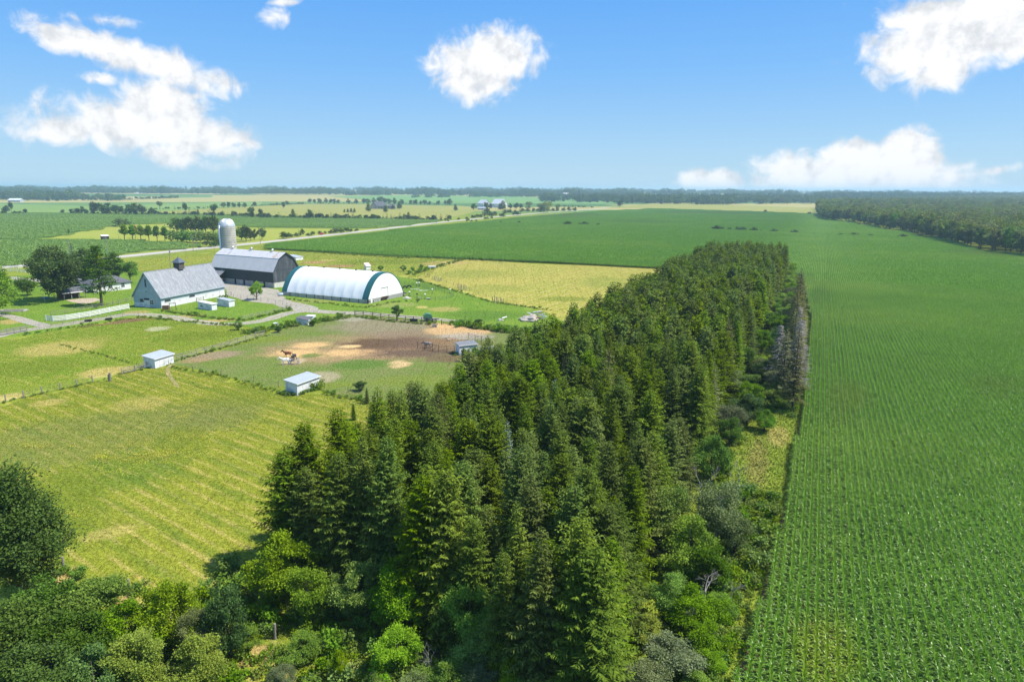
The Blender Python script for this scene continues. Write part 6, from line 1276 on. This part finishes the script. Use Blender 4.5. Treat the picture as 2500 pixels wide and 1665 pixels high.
# lone shrubs standing in the maize
shr = R6x([(820, 386, 14), (985, 389, 16), (1297, 400, 10), (1410, 404, 24, 1.6), (1525, 403, 16), (1578, 404, 20, 1.6), (1695, 410, 18), (2155, 424, 8, 2)]) + [(1600 + a * .382, 440 + b * .382, h * 1.4, w) for a, b, h, w in ((395, 319, 20, 1.7), (475, 321, 12, 1.4), (523, 324, 18, 1.1), (565, 325, 16, 1.4), (633, 328, 18, 1.2), (675, 330, 8, 1.4), (757, 334, 16, 1.3), (865, 338, 10, 1), (895, 340, 16, 1.2), (1190, 354, 9, 1.8), (1270, 356, 14, 1.8), (1375, 361, 9, 2.6), (1585, 369, 16, 1.5), (700, 205, 10, 1.2), (985, 217, 10, 1.2))]
row([(z[0], z[1] + 1.5, z[2] * 1.7, *z[3:]) for z in shr], FB, 'field_shrub', 'lone dark shrub standing in the line across the maize', 'shrubs in the maize', .95, 'shrub')
# woods on the right: front trees one by one, the rest as a mass
edge = [(1600 + a * .382, 440 + b * .382) for a, b in ((1038, 222), (1060, 246), (1085, 259), (1170, 266), (1250, 272), (1350, 290), (1450, 312), (1530, 324), (1600, 334), (1700, 358), (1800, 383), (1870, 402), (1940, 421), (2020, 436), (2100, 452), (2200, 470), (2300, 487), (2400, 503), (2550, 530))]
EG = [at(*p) for p in edge]; S = []
for a, b2 in zip(EG, EG[1:]):
    n_ = max(1, int((b2 - a).length / 7.0)); S += [a.lerp(b2, i / n_) for i in range(n_)]
WK = [Kind(16, crown('crown', 16, 1.2, R_, f_wood, 140 + i, 2200, .85, 34, 'round', .28), limbs(16, 2, R_, 140 + i, .25, n=5)) for i, R_ in enumerate((4.6, 4.2, 5.0))]
for i, p in enumerate(S):
    n_ = Vector((p.y, -p.x, 0)).normalized(); q_ = p + n_ * random.uniform(1, 5); h = random.uniform(12.5, 17.5)
    if i in (len(S) // 2 + 24,): plant('conifer', FC, 'dark conifer in the front of the right-hand woods', 'conifer', q_, 17.5 / 14, None, None, 1.7); continue
    plant('woodland_tree', WK[i % 3], 'leafy tree on the open edge of the right-hand woods', 'tree', q_, h / 16, 'woodland edge trees', None, random.uniform(.85, 1.1), f_wood if i % 4 else f_mid)
WP = [(p.x, p.y) for p in EG] + [(900, 300), (3800, 1500), (3800, 2600), (1900, 2700), (at(1995, 505).x, at(1995, 505).y)]
PW = [proto('wood_tree', crown('wood_tree', 16, 3, R_, f_wood, 150 + i, 800, 1.15, 26, 'round', .3)) for i, R_ in enumerate((4.8, 5.2, 4.4))] + [proto('wood_conifer', spruce('wood_conifer', 16, 3.0, f_far, 155, 3, .9, 6, .6, 2.4, wid=.2))]
pts = []; y = 300.0
while y < 2700:
    sp_ = 7.5 if y < 700 else (9.5 if y < 1200 else 15.0); x = 200.0
    while x < 3800:
        xx, yy = x + random.uniform(-.4, .4) * sp_, y + random.uniform(-.4, .4) * sp_
        if xx < yy * .86 + 40 and inside(WP, xx, yy): pts.append((xx, yy, terr(xx, yy), random.uniform(0, 6.28), random.uniform(.6, 1.15) * (1.0 if sp_ < 12 else 1.25), 3 if random.random() < .12 else random.randrange(3)))
        x += sp_
    y += sp_
scatter('right_hand_woods', pts, PW, 'broad leafy woods stretching away on the right', 'woods')
# far woods along the horizon
def band(bx0, bx1, y0, y1, n, h=1.0, jx=0):
    L_ = []
    for _ in range(n):
        x = random.uniform(bx0, bx1); y = y0 + (y1 - y0) * random.random(); p = at_terr(x, y)
        if p.y > 9000: continue
        L_.append((p.x, p.y, p.z, random.uniform(0, 6.28), h * random.uniform(.8, 1.25) * (1.0 + p.y / 9000), 3 if random.random() < .25 else random.randrange(3)))
    return L_
def ridge(d0, d1, az0, az1, n, h=1.0):
    L_ = []
    for _ in range(n):
        d = random.uniform(d0, d1); a = rad(random.uniform(az0, az1)); x, y = d * math.tan(a), d
        L_.append((x, y, terr(x, y), random.uniform(0, 6.28), h * random.uniform(.7, 1.2) * (1 + .28 * math.sin(a * 37 + d * .004) + .18 * math.sin(a * 91)), 3 if random.random() < .3 else random.randrange(3)))
    return L_
FP = [proto('far_clump', crown('far_clump', 18, 0.5, 11, f_far, 160 + i, 420, 2.6, 30, 'round', .3)) for i in range(3)] + [proto('far_firs', spruce('far_firs', 20, 4.5, f_far, 165, 1, 1.3, 6, .9, 3.5, wid=.26))]
pts = ridge(2900, 3300, -42, 10, 1100, 1.0) + ridge(3300, 4300, -42, 30, 1300, 1.1) + ridge(4300, 5600, -42, 42, 900, 1.2) + ridge(6500, 9500, -42, 42, 700, 1.3)
pts += band(-100, 190, 482, 489, 120) + band(60, 310, 485, 491, 60, .7) + band(850, 950, 482, 484, 60, .9) + band(1320, 2000, 486, 494, 330, .9) + band(1410, 1780, 489, 496, 160, .8) + band(1500, 2000, 493, 499, 160, .8)+ band(1700, 1790, 498, 500, 26, .8) + band(1990, 2500, 480, 490, 500, .9) + band(1150, 1500, 480, 487, 200, .8) + band(1000, 1300, 482, 487, 120, .7)
scatter('far_woods', pts, FP, 'blue-green belt of far woods along the horizon', 'woods')
# low cedar hedges
def hedge(pxs, name, label, step, h):
    L_ = [at_terr(*p) for p in pxs]; W_ = walk(L_, step)
    scatter(name, [(p.x + random.uniform(-1, 1), p.y + random.uniform(-2, 2), terr(p.x, p.y), random.uniform(0, 6.28), h * random.uniform(.5, 1.25), random.randrange(3)) for p in W_ if random.random() < .85], HP, label, 'hedge')
HP = [proto('hedge_shrub', crown('hedge_shrub', 4, .1, 1.9, f_far, 170, 160, .9, 10, 'cone')), proto('hedge_cedar', spruce('hedge_cedar', 5, 1.5, f_far, 171, .2, .6, 6, .45, 1.8, wid=.2)), proto('hedge_shrub_b', crown('hedge_shrub_b', 3.4, .1, 2.2, f_far, 172, 160, .9, 10))]
hedge(R4x([(1400, 312), (1800, 318), (2355, 334)]), 'cedar_hedge', 'low cedar hedge between the crop field and the golden meadow', 3.0, 1.5)
hedge(R5x([(500, 340), (900, 346), (1500, 350), (2200, 366)]), 'cedar_hedge', 'low cedar hedge right of the silo along the golden meadow', 3.0, 1.5)
hedge(R4x([(1300, 268), (1600, 262), (1900, 252)]), 'hedgerow', 'thin hedgerow at the light green field', 5, 1.0); hedge(R5x([(400, 236), (900, 216), (1500, 214), (2200, 224)]), 'hedgerow', 'hedgerow line behind the golden meadow', 6, 1.1)
hedge(R4x([(0, 303), (250, 303)]), 'hedgerow', 'short hedge under the far left clump', 4, .9); hedge(R4x([(650, 303), (1000, 308), (1360, 312)]), 'hedgerow', 'undergrowth of the long hedgerow', 3.5, 1.2)
hedge(R4x([(300, 178), (420, 184), (1000, 182), (1600, 168)]), 'hedgerow', 'hedgerow below the wheat strip', 7, 2.2); hedge(R6x([(1360, 240), (1650, 250)]), 'hedgerow', 'dark hedge line near the far willows', 5, 1.0)

# ------------------------------------------------------------------ maize and other crops
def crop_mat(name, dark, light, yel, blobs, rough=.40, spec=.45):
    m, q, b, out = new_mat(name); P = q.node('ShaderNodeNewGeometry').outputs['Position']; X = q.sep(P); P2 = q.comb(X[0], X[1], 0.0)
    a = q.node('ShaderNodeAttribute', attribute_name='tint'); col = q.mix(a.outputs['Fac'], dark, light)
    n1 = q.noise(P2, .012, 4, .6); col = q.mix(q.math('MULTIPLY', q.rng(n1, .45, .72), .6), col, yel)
    n2 = q.noise(P2, .08, 3, .6); col = q.mix(.35, col, q.mix(n2, (.5, .5, .5), (1.5, 1.5, 1.5)), 'MULTIPLY')
    for (p, aa, bb_, r, bc, soft, amt, wobk) in blobs:
        d = q.length(q.mapping(P2, (p.x, p.y, 0), (0, 0, r), (aa, bb_, 1))); d = q.math('ADD', d, q.math('MULTIPLY', q.math('SUBTRACT', q.noise(P2, 1.0 / max(1, min(aa, bb_)), 3), .5), wobk * 2))
        col = q.mix(q.math('MULTIPLY', q.rng(d, 1 + soft, 1 - soft), amt), col, bc)
    q.put(b.inputs['Base Color'], col); b.inputs['Roughness'].default_value = rough; b.inputs['Specular IOR Level'].default_value = spec
    tr = q.node('ShaderNodeBsdfTranslucent'); q.put(tr.inputs['Color'], col); mx = q.node('ShaderNodeMixShader'); mx.inputs[0].default_value = .3
    q.l.new(b.outputs[0], mx.inputs[1]); q.l.new(tr.outputs[0], mx.inputs[2]); q.l.new(mx.outputs[0], out.inputs['Surface']); return m
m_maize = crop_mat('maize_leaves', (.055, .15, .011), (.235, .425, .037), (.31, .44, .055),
    [px_blob(2010, 1625, 70, 90, (.26, .36, .02), .5, .75, .5), px_blob(2070, 985, 45, 40, (.19, .29, .03), .5, .6), px_blob(2440, 960, 60, 30, (.16, .26, .03), .6, .5), px_blob(2420, 622, 90, 8, (.2, .3, .05), .5, .7), px_blob(1330, 527, 120, 6, (.2, .3, .05), .5, .7), px_blob(1560, 543, 80, 4, (.2, .3, .05), .5, .6), px_blob(1740, 521, 120, 4, (.2, .29, .06), .5, .6), px_blob(2000, 730, 25, 25, (.15, .28, .03), .5, .6)])
m_soya = crop_mat('soya_leaves', (.095, .19, .03), (.26, .41, .065), (.26, .38, .07), [], .5, .35)
def leaf_strip(P0, D, L, h, w, ti, r, segs=3, droop=1.0):
    """arching blade leaves: rows of quads along an arc"""
    n = len(P0); U = np.linspace(0, 1, segs + 1); side = np.stack([-D[:, 1], D[:, 0], np.zeros(n)], 1); V = []
    for u in U:
        c = P0 + D * (L * u * (1 - .15 * u))[:, None]; c[:, 2] += h * (u * 1.9 - 1.95 * droop * u ** 2.2); ww = w * (1 - u ** 2 * .95) * .5
        tl = r.normal(0, .25, n)[:, None] * np.array([[0, 0, 1]]); V.append(c - (side + tl) * ww[:, None]); V.append(c + (side + tl) * ww[:, None])
    V = np.stack(V, 1); k = 2 * (segs + 1); off = (np.arange(n) * k)[:, None]; Fq = np.concatenate([off + np.array([[2 * i, 2 * i + 1, 2 * i + 3, 2 * i + 2]]) for i in range(segs)], 0)
    return V.reshape(-1, 3), Fq, np.repeat(ti, k)
def maize_patch(name, nrow, length, seed, step=.17, leaves=7, segs=3, k=1.0, H=1.55):
    r = np.random.default_rng(seed); PX = []
    for i in range(nrow):
        y = np.arange(0, length, step) + r.uniform(-.03, .03, int(np.ceil(length / step - 1e-6))); x = (i + .5) * .76 - nrow * .38 + r.normal(0, .025, len(y)); PX.append(np.stack([x, y - length / 2, np.zeros(len(y))], 1))
    PX = np.vstack(PX); n = len(PX); vs, fs, ts = [], [], []; o_ = 0; hs = r.uniform(.88, 1.1, n) * H
    def put(R):
        nonlocal o_
        vs.append(R[0]); fs.append(R[1] + o_); ts.append(R[2]); o_ += len(R[0])
    for l in range(leaves):
        a = np.where(r.uniform(size=n) < .5, 0, math.pi) + r.normal(0, .75, n); P0 = PX.copy(); f = (l + .5) / leaves; P0[:, 2] = hs * (.25 + .62 * f) * r.uniform(.92, 1.05, n)
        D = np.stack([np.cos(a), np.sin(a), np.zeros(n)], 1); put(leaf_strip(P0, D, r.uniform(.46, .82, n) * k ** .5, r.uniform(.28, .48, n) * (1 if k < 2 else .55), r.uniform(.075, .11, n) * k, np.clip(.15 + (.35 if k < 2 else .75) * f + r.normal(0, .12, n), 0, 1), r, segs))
    for l in range(2):                                               # upright young leaves in the heart of each plant
        a = r.uniform(0, 6.28, n); P0 = PX.copy(); P0[:, 2] = hs * .72; D = np.stack([np.cos(a), np.sin(a), np.zeros(n)], 1)
        put(leaf_strip(P0, D, r.uniform(.14, .30, n), hs * r.uniform(.30, .42, n), r.uniform(.08, .11, n) * k, np.clip(r.normal(.85, .12, n), 0, 1), r, 2, .35))
    return np_mesh(name, np.vstack(vs), np.vstack(fs), m_maize, {'tint': np.concatenate(ts)})
MP = [proto('maize_rows', maize_patch('maize_rows', 8, 8.0, 200 + i)) for i in range(4)]
MF = [proto('maize_rows_far', maize_patch('maize_rows_far', 24, 24.0, 210 + i, .5, 5, 2, 2.6)) for i in range(3)]
def soya_patch(name, seed, sz=20.0, n=5200, leaf=.55):
    r = np.random.default_rng(seed); b = np.stack([r.uniform(-sz / 2, sz / 2, n), r.uniform(-sz / 2, sz / 2, n), np.zeros(n)], 1); b[:, 0] = np.round(b[:, 0] / .76) * .76 + r.normal(0, .14, n); b[:, 2] = r.uniform(.35, .8, n)
    d = r.normal(0, .6, (n, 3)); d[:, 2] = r.normal(.15, .35, n); l = leaf * r.uniform(.6, 1.3, n); return petals(b, d, l, l * .75, r.normal(0, .4, n), np.clip(r.normal(.5, .22, n), 0, 1), name, m_soya, .1)
SY = [proto('soya_rows', soya_patch('soya_rows', 220 + i)) for i in range(2)]
mz_near, mz_far = [], []; SPLIT = 300
polyM = [(p.x, p.y) for p in MAIZE]
s = 14.0
gap1 = at(2210, 1640)
while s < 1900:
    big = s > SPLIT; ds, dt = (24.0, 18.24) if big else (8.0, 6.08)
    t_ = -700.0 + (-700 % dt)
    k0 = int(-620 / dt); 
    for k in range(k0, int(900 / dt)):
        tc_ = (k + .5) * dt; p = st(s + ds / 2, tc_)
        if p.y < 20 or abs(p.x) > p.y * .80 + 30: continue
        if not big and s < 330:
            e = corn_edge(s + ds / 2)
            if tc_ - dt / 2 < e - .2: continue
        elif not inside(polyM, p.x, p.y): continue
        (mz_far if big else mz_near).append((p.x, p.y, 0, ROW_ROT + (math.pi if random.random() < .5 else 0), random.uniform(.97, 1.03) if not big else 1.0, random.randrange(3 if big else 4)))
    s += ds
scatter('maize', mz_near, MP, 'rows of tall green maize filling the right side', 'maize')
# plants that follow the crooked edge of the field
r_ = MB(); ed = []
ONE = [proto('maize_plants', maize_patch('maize_plants', 1, 2.0, 230 + i)) for i in range(3)]
for i in range(0, 160):
    s = 16 + i * 2.0; e = corn_edge(s); t_ = math.ceil((e) / .76) * .76 - .38 ; k_end = math.ceil((e - .2) / 6.08) * 6.08
    e8 = max(corn_edge(14 + 8 * int((s - 14) / 8) + 4), -99); first = math.ceil((e8 - .2 - 1e-6) / 6.08) * 6.08
    t_ = math.ceil(e / .76) * .76 + .38
    while t_ < first:
        p = st(s, t_); ed.append((p.x, p.y, 0, ROW_ROT, random.uniform(.9, 1.02), random.randrange(3))); t_ += .76
scatter('maize_edge_rows', ed, ONE, 'outer maize rows along the bare soil strip', 'maize')
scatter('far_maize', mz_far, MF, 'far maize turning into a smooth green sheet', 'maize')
# front edge of the far maize, along the hay field and pasture
fr = []; W_ = walk([at(*p) for p in ((1600, 654), (1450, 647), (1300, 642), (1150, 636), (1000, 630), (850, 622), (680, 608), (650, 603))], 2.0)
for p in W_:
    for k in range(7): fr.append((p.x + random.uniform(-1, 1), p.y + k * 2.4, 0, random.uniform(0, 6.28), random.uniform(.95, 1.2), random.randrange(3)))
for p in walk([at(*p, 1.7) for p in ((650, 598), (717, 589), (799, 579.5), (908, 567.5), (1043, 552.5), (1136, 544.5), (1260, 531), (1380, 521.5), (1480, 514))], 2.0):
    for k in range(6): fr.append((p.x + k * 2.2, p.y - k * 2.0, 0, random.uniform(0, 6.28), random.uniform(.95, 1.2), random.randrange(3)))
scatter('maize_front_rows', fr, ONE, 'front rows of the far maize above the hay field', 'maize')
sy = []
for poly in (SOY1, SOY2):
    P_l = [(p.x, p.y) for p in poly]; x0, x1 = min(p[0] for p in P_l), max(p[0] for p in P_l); y0, y1 = min(p[1] for p in P_l), max(p[1] for p in P_l)
    y = y0
    while y < y1:
        x = x0
        while x < x1:
            if inside(P_l, x, y) and abs(x) < y * .8 + 30: sy.append((x, y, 0, random.choice((0, math.pi)) + .35, 1.0 if poly is SOY1 else 1.0, random.randrange(2)))
            x += 18.5
        y += 18.5
scatter('soya_plants', sy, SY, 'low green crop rows across the road', 'crop')

# ------------------------------------------------------------------ grass and weeds
def tuft_patch(name, mat, seed, n=900, h=.14, sz=6.0, w=.06):
    r = np.random.default_rng(seed); b = np.stack([r.uniform(-sz / 2, sz / 2, n), r.uniform(-sz / 2, sz / 2, n), np.zeros(n)], 1); d = r.normal(0, .45, (n, 3)); d[:, 2] = .4
    cl = r.uniform(.4, 1.5, n); return petals(b, d, h * cl, w * r.uniform(.7, 1.5, n), r.uniform(-1.5, 1.5, n), np.zeros(n), name, mat)
def lay(poly, mat, name, label, h=.14, sz=6.0, n=900, far=1e9, w=.06, holes=()):
    pr_ = [proto(name + '_tufts', tuft_patch(name + '_tufts', mat, 300 + i, n, h, sz, w)) for i in range(2)]; P_l = [(p.x, p.y) for p in poly]; L_ = []
    x0, x1 = min(p[0] for p in P_l), max(p[0] for p in P_l); y0, y1 = min(p[1] for p in P_l), max(p[1] for p in P_l); y = y0
    while y < min(y1, far):
        x = x0
        while x < x1:
            if inside(P_l, x, y) and abs(x) < y * .8 + 10: L_.append((x, y, 0, random.choice((0, 1.5708, 3.1416, 4.712)), random.uniform(.95, 1.05), random.randrange(2)))
            x += sz * .96
        y += sz * .96
    scatter(name, L_, pr_, label, 'grass')
lay(hay_poly, m_hay, 'meadow_grass', 'short mown grass of the foreground meadow', .13, 4.0, 1500, 1e9, .05)
lay([st(20, -17), st(20, 3), st(140, 5), st(330, 3), st(330, -15), st(60, -15)], m_strip, 'verge_grass', 'rough grass on the verge beside the maize', .26, 4.0, 800, 1e9, .08)
lay(px((-200, 1000), (0, 978), (265, 918), (430, 872), (645, 814), (560, 795), (340, 776), (60, 822), (-200, 850)), m_past, 'pasture_grass', 'tufted grass of the left pasture', .16, 5.0, 1300, 1e9, .06)
lay(POLY['paddock'], m_padk, 'paddock_grass', 'thin grazed grass of the horse paddock', .10, 5.0, 700, 1e9, .07)
lay(POLY['lawn'], m_lawn, 'lawn_grass', 'short grass of the lawn around the barns', .10, 6.0, 700, 1e9, .09)
lay(POLY['cut_hayfield'], m_hay2, 'hayfield_stubble', 'short stubble of the yellow hay field', .14, 8.0, 700, 1e9, .12)
lay(POLY['rough_pasture'], m_far_past, 'rough_grass', 'tufted grass of the far pasture', .2, 9.0, 700, 1e9, .16)
m_flower = foliage('yellow_flowers', (.40, .36, .02), (.6, .56, .05), .2)
def flower_patch(name, seed, n=26):
    r = np.random.default_rng(seed); b = np.stack([r.normal(0, .45, n), r.normal(0, .45, n), r.uniform(.08, .22, n)], 1); d = r.normal(0, 1, (n, 3)); d[:, 2] *= .3
    return petals(b, d, r.uniform(.05, .11, n), r.uniform(.05, .1, n), r.normal(0, .3, n), r.uniform(0, 1, n), name, m_flower)
FL = [proto('flower_clump', flower_patch('flower_clump', 500 + i)) for i in range(3)]; fl = []
for (cx, cy, rx, ry, n_) in ((400, 1105, 60, 14, 150), (330, 1120, 70, 12, 130), (460, 985, 34, 26, 130), (485, 1062, 40, 12, 90), (110, 1088, 60, 7, 80), (235, 1118, 30, 7, 40), (270, 1155, 50, 14, 40), (300, 1080, 120, 20, 60), (170, 1255, 20, 10, 20), (430, 1020, 30, 25, 50)):
    for _ in range(n_ // 2): p = at(random.gauss(cx, rx * .8), random.gauss(cy, ry * .6)); fl.append((p.x, p.y, 0, random.uniform(0, 6.28), random.uniform(.6, 1.5), random.randrange(3)))
scatter('wild_flowers', fl, FL, 'yellow wild flowers drifting across the meadow', 'flowers')
# weeds along fences and borders
f_weed = foliage('weeds', (.09, .16, .018), (.25, .36, .04), .35, .65, .12, .02, .15, .2)
WD = [proto('weed', crown('weed', h_, .02, R_, f_weed, 400 + i, 150, .17, 9, 'round', .4)) for i, (h_, R_) in enumerate(((.7, .5), (.9, .45), (.5, .6)))] + [proto('weed_bush', crown('weed_bush', 1.5, .05, .9, f_mid, 405, 420, .2, 14))]
wl = []
def weeds(pxs, step, wid, sc=1.0, bush=.06):
    for p in walk([at(*q_) for q_ in pxs], step):
        wl.append((p.x + random.uniform(-wid, wid), p.y + random.uniform(-wid, wid), 0, random.uniform(0, 6.28), sc * random.uniform(.6, 1.3), 3 if random.random() < bush else random.randrange(3)))
weeds([(298, 914), (410, 888), (520, 858), (650, 820)], .7, .6, .6, .02); weeds([(410, 893), (560, 923), (690, 963)], .6, .8, .55, .02); weeds([(770, 952), (900, 985), (960, 990)], .5, .8, .7, .06); weeds([(690, 964), (726, 966), (785, 945)], .25, .5, 1.0, .1)
for k in range(3): weeds([(600, 815), (660, 806), (720, 795), (790, 783), (845, 774)], .5, 2.0, 1.0, .12)
weeds([(867, 774), (960, 786), (1060, 794)], .5, .5, .8, .08)
for k in range(2): weeds([(1110, 794), (1180, 803), (1260, 812), (1320, 815)], .4, 1.6, 1.1, .25)
weeds([(340, 774), (420, 783), (500, 790), (590, 797)], .5, .8, .7, .05); weeds([(60, 818), (200, 796), (340, 776)], .7, .7, .6); weeds([(400, 760), (470, 771), (540, 780), (600, 783), (711, 756)], .45, .6, .8, .05)
weeds([(1010, 682), (1100, 708), (1200, 738), (1340, 758)], 1.0, .8, .8, .05); weeds([(1000, 672), (1040, 660), (1130, 634)], .7, 2.0, 1.1, .15); weeds([(680, 610), (850, 623), (1000, 632)], 1.2, 1.0, 1.0)
weeds([(0, 985), (140, 953), (265, 926)], 1.2, .6, .6); weeds([(1115, 866), (1170, 868), (1210, 864)], .3, 1.2, 1.0, .2); weeds([(700, 730), (800, 742), (890, 752), (960, 738), (1000, 735)], .6, 1.0, .6); weeds([(150, 842), (250, 868), (330, 888)], .8, .5, .5, .02)
weeds([(590, 1440), (640, 1480), (760, 1560), (900, 1640)], .3, 3.0, .9, .1); weeds([(130, 1405), (310, 1460), (560, 1475)], .4, 1.2, .9, .12)
scatter('weeds', wl, WD, 'tall weeds growing along the fences and borders', 'weeds')
vw = []
for i in range(1500):
    s = 30 + 110 * random.random() ** 1.4; t_ = random.uniform(-9, corn_edge(s) - .4)
    if 85 < s < 118 and t_ > -8: continue
    p = st(s, t_); vw.append((p.x, p.y, 0, random.uniform(0, 6.28), random.uniform(.6, 1.4), 3 if random.random() < .12 else random.randrange(3)))
for i in range(900):
    s = random.uniform(25, 46); t_ = random.uniform(-50, -6); p = st(s, t_); vw.append((p.x, p.y, 0, random.uniform(0, 6.28), random.uniform(.6, 1.5), 3 if random.random() < .2 else random.randrange(3)))
scatter('undergrowth', vw, WD, 'bright weeds and undergrowth on the verge and before the spruces', 'weeds')

# ------------------------------------------------------------------ air
hz, q, b, out = new_mat('haze_air'); q.n.remove(b)
pv_ = q.node('ShaderNodeVolumePrincipled'); pv_.inputs['Color'].default_value = (0.55, 0.78, 1.0, 1); pv_.inputs['Density'].default_value = 1.5e-4; pv_.inputs['Anisotropy'].default_value = 0.2
q.l.new(pv_.outputs[0], out.inputs['Volume'])
hzo = MB().box((0, 6500, 36), (19000, 14800, 76)).build('haze', hz); tag(hzo, 'thin blue summer haze over the farmland', 'haze', None, 'stuff')
